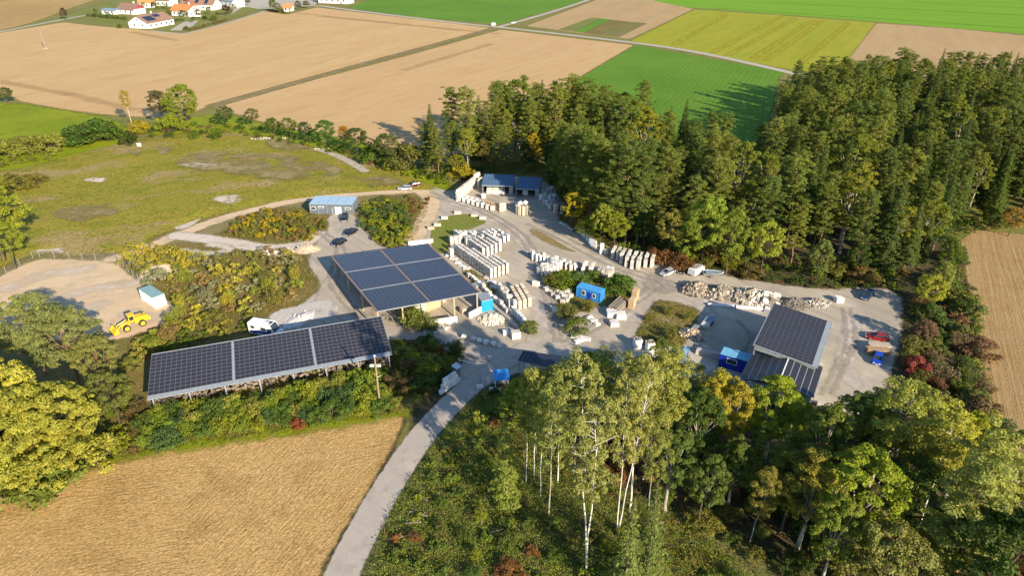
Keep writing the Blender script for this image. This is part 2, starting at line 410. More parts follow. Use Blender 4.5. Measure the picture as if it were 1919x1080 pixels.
# far fields
sheet('field', [(-700, 60), (-300, -40), (0, 0), (210, -12), (300, -30), (190, -5), (140, 12), (60, 42), (0, 57), (-200, 100), (-600, 140)], 0.01, CORN, 8, margin=4, sm=0)
sheet('field', [(0, 56), (110, 32), (250, -14), (520, -40), (520, 8), (440, 30), (330, 60), (240, 52), (150, 42), (90, 46)], 0.012, LAWN, 6, margin=3, sm=0)
sheet('field', [(-700, 200), (-300, 112), (0, 61), (165, 33), (118, 41), (170, 47), (240, 53), (285, 57), (335, 63), (352, 62), (420, 45), (497, 20), (537, 27), (593, 13), (760, 33), (880, 47),
                (922, 52), (760, 98), (590, 142), (400, 195), (330, 222), (215, 216), (130, 206), (40, 190), (0, 170), (-200, 140), (-600, 250)], 0.016, TAN, 4, margin=4, sm=0)
sheet('field', [(938, 55), (1187, 84), (1075, 150), (1035, 215), (900, 280), (780, 300), (690, 268), (560, 245), (480, 225), (405, 201), (600, 146), (770, 102)], 0.017, TAN2, 3, margin=3, sm=0)
sheet('field', [(1192, 84), (1470, 134), (1458, 150), (1448, 200), (1420, 300), (1200, 290), (1060, 205), (1078, 150)], 0.018, BEET, 2.5, margin=3, sm=0)
sheet('field', [(650, 14), (735, -15), (1125, -15), (1075, 7), (938, 45), (800, 34)], 0.019, BEET, 5, margin=3, sm=0)
sheet('field', [(985, 48), (1120, -2), (1200, -5), (1300, 16), (1180, 73)], 0.02, BROWN, 4, margin=3, sm=0)
sheet('field', [(1180, 76), (1302, 17), (1450, 27), (1642, 42), (1570, 140), (1470, 128), (1300, 96)], 0.021, YELLOW, 4, margin=3, sm=0)
sheet('field', [(1125, -6), (1400, -60), (2600, -60), (2600, 170), (1919, 63), (1640, 40), (1450, 25), (1302, 14)], 0.015, BRIGHT, 8, margin=4, sm=0)
sheet('field', [(1590, 110), (1642, 43), (1780, 52), (1919, 66), (2600, 175), (2500, 300), (1800, 160)], 0.022, BROWN, 5, margin=3, sm=0)
# narrow garden strips
for k, (pp, mt) in enumerate([([(1046, 55), (1110, 32), (1127, 34), (1075, 58)], LAWN), ([(1075, 58), (1127, 34), (1145, 36), (1095, 61)], BEET),
                              ([(1095, 61), (1145, 36), (1178, 40), (1122, 65)], SCRUB), ([(1122, 65), (1178, 40), (1213, 43), (1160, 69)], VERGE)]):
    sheet('field', pp, 0.026 + 0.002 * k, mt, 2.5, margin=1.5, sm=0)
PALEY = ground_mat('thin_mustard_line', (0.35, 0.325, 0.022), (0.39, 0.345, 0.026), None, s1=0.02, s2=0.1, s3=1, fine=0.1, bump=0.2, edge=(6.0, 2.0, 0.1, 0.6))
for k, (a, b) in enumerate([((1335, 98), (1462, 31)), ((1365, 103), (1490, 34)), ((1412, 108), (1523, 37)), ((1434, 113), (1540, 39)), ((1500, 118), (1590, 42)), ((1265, 82), (1360, 28))]):
    sheet('tramline', [a, b], 0.03 + 0.001 * k, PALEY, 2.0, line=3.0, margin=2)
DARKG = ground_mat('darker_crop_line', (0.10, 0.25, 0.014), (0.12, 0.27, 0.016), None, s1=0.02, s2=0.1, s3=1, fine=0.05, bump=0.2, edge=(4.0, 1.2, 0.08, 0.8))
for k, (a, b) in enumerate([((1330, 14), (1919, 52)), ((1450, 4), (1919, 28)), ((1700, 2), (1919, 14))]):
    sheet('tramline', [a, b], 0.038 + 0.001 * k, DARKG, 3.0, line=2.6, margin=2)
TANL = ground_mat('faint_field_pass', (0.475, 0.31, 0.135), (0.51, 0.345, 0.16), None, s1=0.02, s2=0.1, s3=1, fine=0.06, bump=0.2, edge=(7.0, 3.0, 0.06, 0.2))
for k, (a, b) in enumerate([((0, 152), (130, 176)), ((130, 176), (250, 205)), ((600, 30), (930, 62)), ((560, 24), (860, 56)), ((250, 60), (330, 75)), ((760, 130), (920, 82))]):
    sheet('tramline', [a, b], 0.03 + 0.001 * k, TANL, 2.5, line=2.2, margin=2)
# farm roads
sheet('road', [(470, 12), (497, 17), (590, 8), (640, 16), (760, 31), (880, 45), (945, 51), (1180, 78), (1300, 95), (1460, 130), (1600, 165)], 0.034, TRACK, 2.0, line=6.0)
sheet('road', [(938, 49), (1010, 29), (1080, 7), (1135, -12)], 0.035, TRACK, 2.0, line=5.0)
sheet('road', [(-300, 118), (0, 59), (80, 43), (166, 27)], 0.036, TRACK, 2.0, line=4.5)
sheet('road', [(284, 57), (335, 62.5), (352, 61.5), (420, 44.5), (500, 19)], 0.037, TRACK, 1.5, line=3.0)
VERGE2 = ground_mat('worn_field_strip', (0.20, 0.15, 0.06), (0.27, 0.20, 0.09), (0.12, 0.12, 0.03), s1=0.08, s2=0.35, s3=2, fine=0.3, bump=0.6, edge=(2.5, 0.4, 0.3))
sheet('path', [(925, 52), (870, 68), (760, 98), (590, 144), (400, 197)], 0.03, VERGE2, 2.0, line=7.0)

# land round the quarry yard
rel = lambda X, Y: 0.25 * np.sin(X * 0.11 + 1) * np.cos(Y * 0.09) + 0.15 * np.sin(X * 0.31 + Y * 0.2)
sheet('meadow', [(-500, 420), (-300, 330), (0, 325), (150, 285), (255, 262), (420, 244), (520, 262), (640, 285), (720, 312), (790, 338), (860, 362), (740, 358), (620, 366), (520, 380), (400, 404), (300, 440),
                 (270, 466), (200, 482), (60, 476), (0, 505), (-200, 560)], 0.03, MEADOW, 1.5, margin=4, relief=lambda X, Y: 0.5 + rel(X, Y))
sheet('meadow', [(-500, 300), (-200, 210), (0, 188), (130, 208), (215, 222), (260, 255), (180, 290), (80, 320), (-100, 345), (-400, 380)], 0.04, LUSH, 2.0, margin=4)
sheet('verge', [(250, 255), (330, 225), (420, 210), (520, 240), (640, 255), (760, 300), (850, 340), (830, 362), (700, 312), (560, 268), (430, 246)], 0.05, LUSH, 1.5, margin=3)
sheet('scrubland', [(-60, 600), (150, 640), (215, 640), (330, 600), (330, 570), (250, 510), (225, 470), (290, 466), (420, 440), (500, 385), (620, 395), (610, 440), (570, 465), (575, 500), (600, 540),
                    (560, 580), (470, 600), (480, 640), (300, 700), (260, 760), (100, 900), (-100, 880)], 0.045, SCRUB, 1.0, margin=3)
sheet('scrubland', [(672, 420), (680, 385), (720, 366), (800, 372), (808, 392), (775, 455), (720, 468), (690, 445)], 0.06, SCRUB, 0.8, margin=2)
sheet('scrubland', [(90, 910), (190, 870), (330, 842), (750, 788), (775, 770), (860, 690), (880, 655), (800, 640), (740, 622), (720, 640), (500, 690), (280, 735), (180, 800)], 0.05, SCRUB, 1.0, margin=2)
sheet('clearing', [(600, 1090), (700, 940), (830, 760), (890, 722), (960, 730), (1100, 720), (1100, 900), (1400, 1000), (1500, 1100), (1400, 1250), (700, 1300)], 0.012, ground_mat('overgrown_soil', (0.115, 0.13, 0.03), (0.16, 0.15, 0.05), (0.09, 0.125, 0.02), s1=0.06, s2=0.3, s3=2.2, fine=0.35, bump=0.9, bdist=0.3, edge=(3, 0.6, 0.35)), 1.0, margin=3)
sheet('sand_lot', [(-160, 575), (-60, 545), (0, 520), (62, 486), (140, 487), (215, 490), (248, 520), (310, 560), (335, 585), (322, 602), (270, 622), (215, 640), (110, 640), (0, 640), (-120, 640)], 0.07, SAND, 0.8, margin=3)
sheet('dirt_track', [(810, 356), (740, 359), (660, 364), (560, 374), (495, 389), (420, 408), (340, 438), (262, 470), (210, 486)], 0.075, SAND, 0.7, line=4.4)
sheet('dirt_track', [(330, 442), (420, 452), (500, 468), (560, 462), (600, 440)], 0.08, PALE2, 0.7, line=5.0)
sheet('dirt_track', [(345, 470), (400, 478), (440, 466), (395, 458)], 0.082, PALE2, 0.6, line=2.6)
sheet('lime_patch', [(318, 425), (350, 402), (378, 398), (382, 408), (345, 432)], 0.085, PALE2, 0.6, margin=1.5)
for pp in ([(398, 380), (420, 370), (452, 371), (440, 384)], [(335, 312), (360, 306), (425, 312), (410, 322)], [(0, 372), (40, 352), (60, 350), (100, 352), (60, 368)], [(50, 450), (110, 462), (115, 478), (60, 470)],
           [(160, 338), (185, 336), (198, 342), (180, 345)]):
    sheet('lime_patch', pp, 0.62 if pp[0][1] < 420 and pp[0][0] > 100 else 0.3, PALE, 0.8, margin=3)
BARE = ground_mat('bare_brown_turf', (0.26, 0.20, 0.085), (0.33, 0.255, 0.125), (0.22, 0.20, 0.05), s1=0.06, s2=0.3, s3=1.8, fine=0.35, bump=0.7, bdist=0.4, edge=(16.0, 1.6, 0.11, 0.3))
for pp in ([(320, 300), (420, 288), (540, 296), (650, 322), (600, 340), (480, 335), (380, 322)], [(90, 400), (180, 385), (230, 405), (150, 425)], [(520, 262), (600, 285), (560, 292), (500, 275)], [(640, 340), (720, 335), (780, 350), (700, 356)], [(230, 290), (320, 276), (300, 296)]):
    sheet('bare_turf', pp, 0.80, BARE, 1.2, margin=4)
sheet('path', [(598, 284), (640, 296), (684, 322)], 0.45, TRACK, 0.6, line=3.2)
YARD = [(470, 640), (520, 600), (598, 548), (602, 530), (575, 492), (590, 455), (618, 432), (612, 405), (640, 398), (668, 404), (690, 440), (718, 468), (760, 462), (785, 430), (800, 398), (815, 378), (800, 362), (770, 352),
        (800, 347), (850, 362), (872, 340), (905, 330), (1020, 332), (1062, 385), (1118, 462), (1235, 488), (1330, 512), (1440, 532), (1560, 545), (1600, 535), (1690, 545), (1690, 620), (1676, 680), (1640, 770), (1590, 765),
        (1450, 745), (1240, 700), (1110, 682), (960, 700), (930, 720), (884, 722), (840, 730), (862, 690), (868, 668), (800, 640), (720, 616), (690, 605), (560, 620)]
sheet('yard', YARD, 0.09, GRAVEL, 0.6, margin=2)
sheet('dirt_track', [(770, 470), (780, 440), (800, 408), (812, 382), (800, 362), (775, 352)], 0.10, SAND, 0.6, line=5.5)
sheet('grass_island', [(806, 438), (818, 418), (840, 405), (880, 401), (912, 414), (905, 422), (850, 440), (842, 460), (838, 480), (812, 470)], 0.14, ISLE, 0.4, margin=1.2)
DRY = ground_mat('dry_grass_strip', (0.24, 0.18, 0.075), (0.30, 0.225, 0.105), (0.16, 0.15, 0.04), s1=0.1, s2=0.6, s3=3, fine=0.3, bump=0.7, edge=(1.4, 0.3, 0.7))
sheet('grass_strip', [(990, 434), (1000, 428), (1020, 440), (1060, 463), (1082, 474), (1060, 470), (1025, 456)], 0.14, DRY, 0.4, margin=1)
sheet('grass_island', [(1184, 640), (1222, 572), (1240, 562), (1310, 580), (1306, 600), (1285, 640), (1270, 668), (1225, 655)], 0.14, SCRUB, 0.4, margin=1.2)
sheet('grass_island', [(1010, 525), (1040, 500), (1090, 505), (1150, 512), (1195, 545), (1160, 575), (1120, 575), (1090, 585), (1050, 600), (1040, 575), (1060, 550)], 0.13, SCRUB, 0.5, margin=1.2)
sheet('grass_strip', [(868, 512), (880, 505), (905, 522), (930, 548), (920, 552), (890, 534)], 0.14, SCRUB, 0.4, margin=1)
sheet('concrete_apron', [(585, 560), (640, 480), (690, 470), (700, 600), (690, 612), (600, 612)], 0.11, GRAVEL, 0.6, margin=2)
WORN = ground_mat('worn_wheel_lane', (0.345, 0.30, 0.245), (0.385, 0.34, 0.275), None, s1=0.1, s2=0.6, s3=4, fine=0.15, bump=0.3, edge=(2.6, 0.5, 0.35, 0.25))
DUST = ground_mat('pale_stone_dust', (0.50, 0.44, 0.365), (0.56, 0.50, 0.42), None, s1=0.1, s2=0.6, s3=4, fine=0.12, bump=0.2, edge=(3.2, 0.7, 0.25, 0.3))
for k, (pp, wd) in enumerate([([(800, 366), (880, 388), (935, 415), (985, 455), (1010, 520), (1030, 590), (1040, 640)], 0.55), ([(806, 362), (888, 384), (945, 412), (997, 452), (1022, 518), (1042, 588), (1053, 640)], 0.55),
        ([(990, 420), (1060, 455), (1140, 500), (1230, 530), (1330, 560), (1420, 570)], 0.55), ([(1000, 416), (1072, 450), (1150, 494), (1240, 524), (1340, 553), (1430, 563)], 0.55), ([(1060, 640), (1130, 600), (1190, 560), (1225, 530), (1250, 530)], 0.5), ([(1072, 645), (1142, 605), (1202, 566), (1240, 538)], 0.5),
        ([(1580, 580), (1590, 640), (1560, 700), (1540, 740)], 0.5), ([(1595, 580), (1606, 640), (1577, 700), (1558, 740)], 0.5), ([(600, 440), (640, 470), (610, 520), (640, 570), (690, 610)], 0.5), ([(612, 438), (655, 468), (624, 520), (652, 568), (700, 605)], 0.5),
        ([(1225, 522), (1245, 530), (1262, 545), (1240, 548), (1215, 535)], 2.2), ([(1330, 700), (1420, 640), (1380, 600)], 0.5)]):
    sheet('wheel_track', pp, 0.135 + 0.003 * k, WORN, 0.35, line=wd, margin=1.0)
for k, (pp, wd) in enumerate([([(830, 372), (900, 398), (960, 430), (1000, 480)], 3.0), ([(1000, 560), (1020, 600), (1000, 640)], 3.2), ([(1130, 520), (1220, 555), (1180, 600)], 3.0), ([(1330, 590), (1300, 560), (1400, 580)], 2.6), ([(1600, 600), (1580, 680), (1600, 720)], 3.0)]):
    sheet('dust_patch', pp, 0.116 + 0.003 * k, DUST, 0.6, line=wd, margin=2.5)
DUST_S = ground_mat('pale_sand_dust', (0.60, 0.49, 0.36), (0.66, 0.55, 0.42), None, s1=0.1, s2=0.6, s3=4, fine=0.12, bump=0.2, edge=(4.0, 1.2, 0.2, 0.2))
for k, (pp, wd) in enumerate([([(115, 560), (150, 548), (210, 535), (250, 532)], 3.0), ([(20, 540), (80, 515), (160, 505)], 4.0), ([(240, 590), (280, 600), (310, 588)], 3.0), ([(150, 590), (190, 570)], 3.0)]):
    sheet('dust_patch', pp, 0.10 + 0.003 * k, DUST_S, 0.7, line=wd, margin=3)
LIME2 = ground_mat('grey_lime_heap', (0.46, 0.42, 0.36), (0.54, 0.50, 0.44), (0.36, 0.32, 0.26), s1=0.1, s2=0.6, s3=3, fine=0.2, bump=0.6, edge=(1.5, 0.3, 0.6))
sheet('lime_patch', [(498, 600), (520, 582), (560, 574), (610, 560), (640, 575), (625, 598), (560, 604), (530, 618)], 0.13, LIME2, 0.5, margin=1.2)
sheet('road', [(985, 655), (930, 690), (868, 735), (800, 806), (768, 850), (724, 917), (677, 1003), (637, 1085), (595, 1190), (545, 1350)], 0.155, ASPHALT, 0.5, line=4.8)
sheet('road', [(720, 622), (790, 636), (860, 650), (930, 668), (1000, 668), (1090, 660)], 0.15, ASPHALT, 0.5, line=5.0)
sheet('verge', [(770, 800), (760, 788), (730, 870), (660, 985), (590, 1100), (570, 1150), (610, 1150), (650, 1060), (700, 940), (750, 845)], 0.125, VERGE, 0.6, margin=1.5)
# near fields
sheet('verge', [(150, 884), (190, 860), (330, 836), (550, 800), (752, 772), (758, 784), (550, 812), (330, 848), (190, 872), (160, 888)], 0.13, LUSH, 0.5, margin=1.5)
sheet('field', [(-500, 1030), (-100, 935), (0, 915), (100, 890), (190, 866), (330, 842), (550, 806), (748, 777), (757, 790), (735, 840), (690, 920), (640, 1000), (590, 1090), (560, 1180), (540, 1500), (-500, 1500)],
      0.10, STUBBLE, 1.0, margin=2)
sheet('field', [(1795, 428), (1919, 440), (2300, 470), (2900, 560), (2900, 1100), (2100, 990), (1919, 862), (1868, 800), (1850, 740), (1838, 640), (1815, 540)], 0.05, STUBBLE2, 1.2, margin=2)

# ------------------------------------------------------------------ foliage
def unit(a): return a / np.maximum(1e-9, np.linalg.norm(a, axis=1, keepdims=True))

def cards(C, N, L, W, rng, droop=None, axis=None):
    """diamond leaf sprays at C facing N (n,3), half-length L, half-width W -> V, F, tint"""
    n = len(C)
    r = rng.normal(size=(n, 3)) if axis is None else axis + 0.35 * rng.normal(size=(n, 3))
    N = unit(N)
    a = unit(r - (r * N).sum(1, keepdims=True) * N); b = np.cross(N, a)
    L = np.broadcast_to(L, n)[:, None] * rng.uniform(0.7, 1.3, (n, 1)); W = np.broadcast_to(W, n)[:, None] * rng.uniform(0.7, 1.3, (n, 1))
    bend = N * L * rng.uniform(-0.35, 0.1, (n, 1))
    V = np.stack([C - a * L + bend, C + b * W, C + a * L + bend, C - b * W], 1).reshape(-1, 3)
    F = np.arange(4 * n).reshape(n, 4)
    t = np.repeat(rng.random(n), 4)
    return V, F, t

def clumps(cen, rad, n, size, rng, out=0.75, up=0.25, aspect=0.55, low=0.25):
    """leaf sprays over the outside of many small tufts"""
    cen = np.asarray(cen, float); K = len(cen); rad = np.asarray(rad, float)
    if rad.ndim == 1: rad = np.stack([rad, rad, rad * 0.75], 1)
    d = unit(rng.normal(size=(K * n, 3)))
    d[:, 2] = np.where(d[:, 2] < -low, -d[:, 2], d[:, 2])
    rr = rng.uniform(0.55, 1.0, (K * n, 1)) ** 0.6
    ci = np.repeat(np.arange(K), n)
    C = cen[ci] + d * rr * rad[ci]
    N = d * out + np.array([0, 0, up]) + rng.normal(size=d.shape) * 0.45
    V, F, t = cards(C, N, size, size * aspect, rng)
    ct = rng.random(K)                      # every tuft a little lighter or darker in colour
    t = np.clip(0.6 * t + 0.4 * np.repeat(ct[ci], 4), 0, 1)
    return V, F, t

def join(parts):
    V, F, T, o = [], [], [], 0
    for v, f, t in parts:
        V.append(v); F.append(f + o); T.append(t); o += len(v)
    return np.concatenate(V), np.concatenate(F), np.concatenate(T)

def trunk_mesh(paths, mat, name='trunk', n=6):
    """paths: list of polylines [(p, r), ...]"""
    mb = MB()
    for path in paths:
        for (p, r), (q, s) in zip(path[:-1], path[1:]): mb.tube(p, q, r, s, n=n, caps=False)
    return mb.mesh(name, mat, True)

def bent(p0, p1, r0, r1, rng, k=4, wob=0.03):
    p0, p1 = Vector(p0), Vector(p1); ln = (p1 - p0).length; out = []
    for i in range(k + 1):
        t = i / k
        w = math.sin(math.pi * t) * ln * wob
        out.append((p0.lerp(p1, t) + Vector((rng.normal() * w, rng.normal() * w, 0)), r0 + (r1 - r0) * t))
    return out

PROTO = {}
def add_proto(kind, H, trunk, crown): PROTO.setdefault(kind, []).append((H, trunk, crown))

def make_pine(seed, H=22.0, R=3.0, c0=0.2):
    rng = np.random.default_rng(seed); paths = []; cen = []; rad = []
    lean = rng.normal(size=2) * 0.5
    top = Vector((lean[0], lean[1], H * 0.97)); tr = bent((0, 0, -0.3), top, 0.24, 0.05, rng, 6, 0.012); paths.append(tr)
    nb = 66
    for i in range(nb):
        t = c0 + (0.97 - c0) * ((i + rng.random()) / nb)
        base = Vector((lean[0] * t, lean[1] * t, H * t)); u = (t - c0) / (1 - c0)
        prof = (0.55 + 0.6 * (1 - u) ** 0.9) * (1.0 if u < 0.8 else 1 - 1.6 * (u - 0.8)) * (0.6 + 0.4 * min(1, u * 5))
        ln = R * prof * rng.uniform(0.5, 1.2); a = i * 2.399 + rng.normal() * 0.4
        tip = base + Vector((math.cos(a) * ln, math.sin(a) * ln, ln * rng.uniform(0.0, 0.35)))
        if i % 2 == 0: paths.append([(base, 0.05), (tip, 0.02)])
        for s in (0.55, 1.0):
            p = base.lerp(tip, s) + Vector((rng.normal() * .3, rng.normal() * .3, rng.normal() * .3))
            cen.append(p); k = rng.uniform(0.45, 0.95) * (0.95 if s < 1 else 1.0); rad.append((k, k, k * 0.7))
    cen.append(top); rad.append((0.7, 0.7, 1.1))
    V, F, t = clumps(cen, rad, 100, 0.165, rng, 0.75, 0.3, 0.42)
    add_proto('pine', H, trunk_mesh(paths, BARK_PINE), np_mesh('crown', V, F, [LEAF], {'tint': t}))

def make_spruce(seed, H=23.0, R=3.3, c0=0.10, kind='spruce', dens=1.0, lf=0.235, wh=1.75):
    rng = np.random.default_rng(seed); P = []; N = []; A = []; paths = [bent((0, 0, -0.3), (0, 0, H), 0.26, 0.03, rng, 5, 0.004)]
    nw = int(H * wh)
    for w in range(nw):
        u = w / (nw - 1); z = H * (c0 + (0.985 - c0) * u); r = R * (1 - u) ** 0.85 * rng.uniform(0.85, 1.1) + 0.15
        nb = int(5 + 4 * (1 - u)); off = rng.random() * 6.28
        for k in range(nb):
            a = off + 6.283 * k / nb + rng.normal() * 0.15; ln = r * rng.uniform(0.75, 1.15)
            d = np.array([math.cos(a), math.sin(a), 0]); sd_ = np.array([-d[1], d[0], 0])
            m = max(5, int(ln * 15 * dens))
            s = np.sqrt(rng.uniform(0.03, 1.0, m)); side = rng.uniform(-1, 1, m) * (0.34 * ln * (1.05 - s) + 0.22)
            drop = -0.34 * ln * s ** 1.5 + 0.12 * ln * s ** 4 - np.abs(side) * 0.35
            P.append(np.outer(s * ln, d) + np.outer(side, sd_) + np.stack([np.zeros(m), np.zeros(m), z + drop], 1))
            N.append(np.tile(d * 0.55 + np.array([0, 0, 0.75]), (m, 1)) + np.outer(side, sd_) * 0.4 + rng.normal(size=(m, 3)) * 0.3)
            A.append(np.tile(d, (m, 1)) + np.outer(np.sign(side), sd_) * 0.6)
    P, N, A = np.concatenate(P), np.concatenate(N), np.concatenate(A)
    V, F, t = cards(P, N, lf, lf * 0.48, rng, axis=A)
    add_proto(kind, H, trunk_mesh(paths, BARK_PINE if kind == 'spruce' else BARK_DARK), np_mesh('crown', V, F, [LEAF], {'tint': t}))

def make_broad(seed, H=14.0, R=4.6, kind='broadleaf', c0=0.2, n=125, leaf=0.145, ncl=125, bark=None, cr=(0.45, 1.05), shape=1.0, stems=1):
    rng = np.random.default_rng(seed); paths = []; cen = []; rad = []
    zc = H * (c0 + (1 - c0) * 0.5); hz = H * (1 - c0) * 0.5
    bark = bark or BARK_DARK
    fork = Vector((rng.normal() * .2, rng.normal() * .2, H * (c0 + 0.12)))
    for s in range(stems):
        b0 = Vector((rng.normal() * 0.25, rng.normal() * 0.25, -0.3)) if stems > 1 else Vector((0, 0, -0.3))
        paths.append(bent(b0, fork, H * 0.018 + 0.03, H * 0.012, rng, 3, 0.02))
    big = [np.array([math.cos(k * 1.3 + seed), math.sin(k * 1.3 + seed), rng.uniform(-0.3, 1.0)]) for k in range(6)]
    i = 0
    while len(cen) < ncl:
        d = unit(rng.normal(size=(1, 3)))[0]
        if d[2] < -0.55: continue
        lump = 0.80 + 0.34 * max(float(d @ (b / np.linalg.norm(b))) for b in big) ** 3
        rr = rng.uniform(0.5, 1.0) ** 0.45 * lump
        wz = 1.0 - 0.25 * max(0, -d[2])
        p = np.array([d[0] * R * rr * wz * (1 - 0.22 * max(0, d[2])), d[1] * R * rr * wz * (1 - 0.22 * max(0, d[2])), zc + d[2] * hz * rr * shape])
        k = rng.uniform(*cr); cen.append(p); rad.append((k, k, k * 0.8))
        if i % 8 == 0:
            paths.append([(fork.lerp(Vector((0, 0, zc)), rng.random() * 0.6), H * 0.007), (Vector(p), 0.015)])
        i += 1
    V, F, t = clumps(cen, rad, n, leaf, rng, 0.75, 0.3, 0.62)
    add_proto(kind, H, trunk_mesh(paths, bark), np_mesh('crown', V, F, [LEAF], {'tint': t}))

def make_birch(seed, H=22.0, kind='birch', bark=None, c0=0.42, R=2.6, stems=1, leaf=0.125, n=100, ncl=100, lean=0.06):
    rng = np.random.default_rng(seed); paths = []; cen = []; rad = []
    bark = bark or BARK_BIRCH
    for s in range(stems):
        a = rng.random() * 6.28 if stems == 1 else s * 2.6 + seed
        ln = lean * H * (1.0 if stems == 1 else 1.6)
        top = Vector((math.cos(a) * ln, math.sin(a) * ln, H * (1 - 0.08 * s)))
        tr = bent((0.15 * s, 0, -0.3), top, 0.14, 0.025, rng, 7, 0.006); paths.append(tr)
        m = ncl // stems
        for i in range(m):
            t = c0 + (0.99 - c0) * ((i + rng.random()) / m); f = t * 7; j = min(6, int(f)); base = tr[j][0].lerp(tr[j + 1][0], f - j)
            u = (t - c0) / (1 - c0); l = R * (0.35 + 0.9 * math.sin(math.pi * min(1, 0.15 + 0.8 * u)) ** 0.8) * rng.uniform(0.35, 1.1)
            b = rng.random() * 6.28; tip = base + Vector((math.cos(b) * l, math.sin(b) * l, l * rng.uniform(0.3, 1.0)))
            if i % 2 == 0: paths.append([(base, 0.035), (tip, 0.012)])
            k = rng.uniform(0.4, 0.85); cen.append(tip); rad.append((k, k, k * 1.05))
    V, F, t = clumps(cen, rad, n, leaf, rng, 0.6, 0.3, 0.7)
    add_proto(kind, H, trunk_mesh(paths, bark), np_mesh('crown', V, F, [LEAF], {'tint': t}))

def make_shrub(seed, H=3.0, R=1.9, kind='shrub', upright=False, n=80, ncl=30, leaf=0.125):
    rng = np.random.default_rng(seed); paths = []; cen = []; rad = []
    if upright:
        for i in range(ncl):
            a = rng.random() * 6.28; r = R * math.sqrt(rng.random()); h = H * rng.uniform(0.55, 1.0) * (1 - 0.25 * r / R)
            b = Vector((math.cos(a) * r * 0.45, math.sin(a) * r * 0.45, 0)); tp = Vector((math.cos(a) * r, math.sin(a) * r, h))
            paths.append([(b, 0.03), (tp, 0.01)])
            for s in (0.35, 0.62, 0.88):
                cen.append(b.lerp(tp, s)); rad.append((0.42, 0.42, 0.55))
        V, F, t = clumps(cen, rad, max(16, n // 3), leaf, rng, 0.6, 0.25, 0.45)
    else:
        for i in range(ncl):
            d = unit(rng.normal(size=(1, 3)))[0]; d[2] = abs(d[2]) * 1.0 - 0.12
            rr = rng.uniform(0.6, 1.0)
            p = np.array([d[0] * R * rr, d[1] * R * rr, max(0.35, H * 0.2 + d[2] * H * 0.68 * rr)])
            k = rng.uniform(0.35, 0.75); cen.append(p); rad.append((k, k, k * 0.85)); paths.append([(Vector((0, 0, -0.1)), 0.04), (Vector(p), 0.012)])
        V, F, t = clumps(cen, rad, n, leaf, rng, 0.75, 0.3, 0.6)
    add_proto(kind, H, trunk_mesh(paths, BARK_DARK, 'stem', 4), np_mesh('foliage', V, F, [LEAF], {'tint': t}))

for i in range(5): make_pine(100 + i, 22.0 + i * 0.6, 2.9 + 0.2 * (i % 3), (0.2, 0.3, 0.14, 0.36, 0.24)[i])
for i in range(4): make_spruce(200 + i, 23.0, (3.2, 2.8, 3.6, 3.0)[i], (0.08, 0.14, 0.05, 0.2)[i])
for i in range(2): make_spruce(250 + i, 15.0, 2.3, 0.17, 'light_spruce', 1.25, 0.17, 1.15)
for i in range(5): make_broad(300 + i, 14.0, (4.4, 5.0, 4.0, 4.7, 3.8)[i], c0=(0.14, 0.2, 0.1, 0.25, 0.12)[i])
for i in range(2): make_broad(330 + i, 17.0, 7.6, 'wide_oak', -0.04, 150, 0.15, 280, cr=(0.5, 1.15))
for i in range(2): make_broad(370 + i, 14.0, 4.6, 'broad_pine', 0.26, 130, 0.13, 150, BARK_PINE, (0.45, 1.0))
for i in range(4): make_broad(350 + i, 20.0, 3.6, 'tall_broadleaf', 0.2, 115, 0.14, 140, BARK_ASPEN, (0.4, 0.9))
for i in range(4): make_birch(400 + i, 22.0, 'aspen', BARK_ASPEN if i % 2 else BARK_BIRCH, (0.5, 0.45, 0.55, 0.42)[i], (2.1, 2.5, 1.9, 2.3)[i], lean=0.035)
for i in range(2): make_birch(450 + i, 27.0, 'twin_birch', BARK_BIRCH, 0.48, 2.3, 2, ncl=160, lean=0.045)
for i in range(5): make_shrub(500 + i, 3.0, 1.9)
for i in range(4): make_shrub(520 + i, 3.4, 1.5, 'upright_shrub', True, ncl=22)

NAMES = {'broad_pine': 'pine_tree', 'pine': 'pine_tree', 'spruce': 'spruce_tree', 'light_spruce': 'spruce_tree', 'broadleaf': 'broadleaf_tree', 'wide_oak': 'broadleaf_tree', 'tall_broadleaf': 'broadleaf_tree',
         'aspen': 'aspen_tree', 'twin_birch': 'birch_tree', 'shrub': 'shrub', 'upright_shrub': 'shrub'}
CATS = {'pine_tree': 'pine tree', 'spruce_tree': 'spruce tree', 'broadleaf_tree': 'tree', 'aspen_tree': 'aspen tree', 'birch_tree': 'birch tree', 'shrub': 'shrub'}
PALETTE = {'broad_pine': [(0.17, 0.20, 0.06)], 'pine': [(0.166, 0.200, 0.034), (0.188, 0.226, 0.034), (0.139, 0.188, 0.034), (0.213, 0.235, 0.037)],
           'spruce': [(0.077, 0.116, 0.021), (0.095, 0.137, 0.021), (0.116, 0.154, 0.023)],
           'light_spruce': [(0.165, 0.205, 0.036)],
           'broadleaf': [(0.145, 0.196, 0.018), (0.204, 0.231, 0.021), (0.291, 0.281, 0.023), (0.170, 0.204, 0.021)],
           'wide_oak': [(0.204, 0.239, 0.021)], 'tall_broadleaf': [(0.204, 0.231, 0.023), (0.170, 0.213, 0.023), (0.257, 0.265, 0.026)],
           'aspen': [(0.28, 0.30, 0.062), (0.31, 0.315, 0.07), (0.24, 0.27, 0.056)], 'twin_birch': [(0.32, 0.325, 0.08)],
           'shrub': [(0.170, 0.213, 0.021), (0.240, 0.256, 0.026), (0.291, 0.256, 0.031), (0.145, 0.188, 0.021)],
           'upright_shrub': [(0.204, 0.239, 0.026), (0.274, 0.281, 0.031), (0.170, 0.223, 0.031)]}
GREEN, DKGREEN, LIME, GOLD = (0.120, 0.171, 0.016), (0.066, 0.104, 0.016), (0.217, 0.244, 0.016), (0.361, 0.287, 0.016)
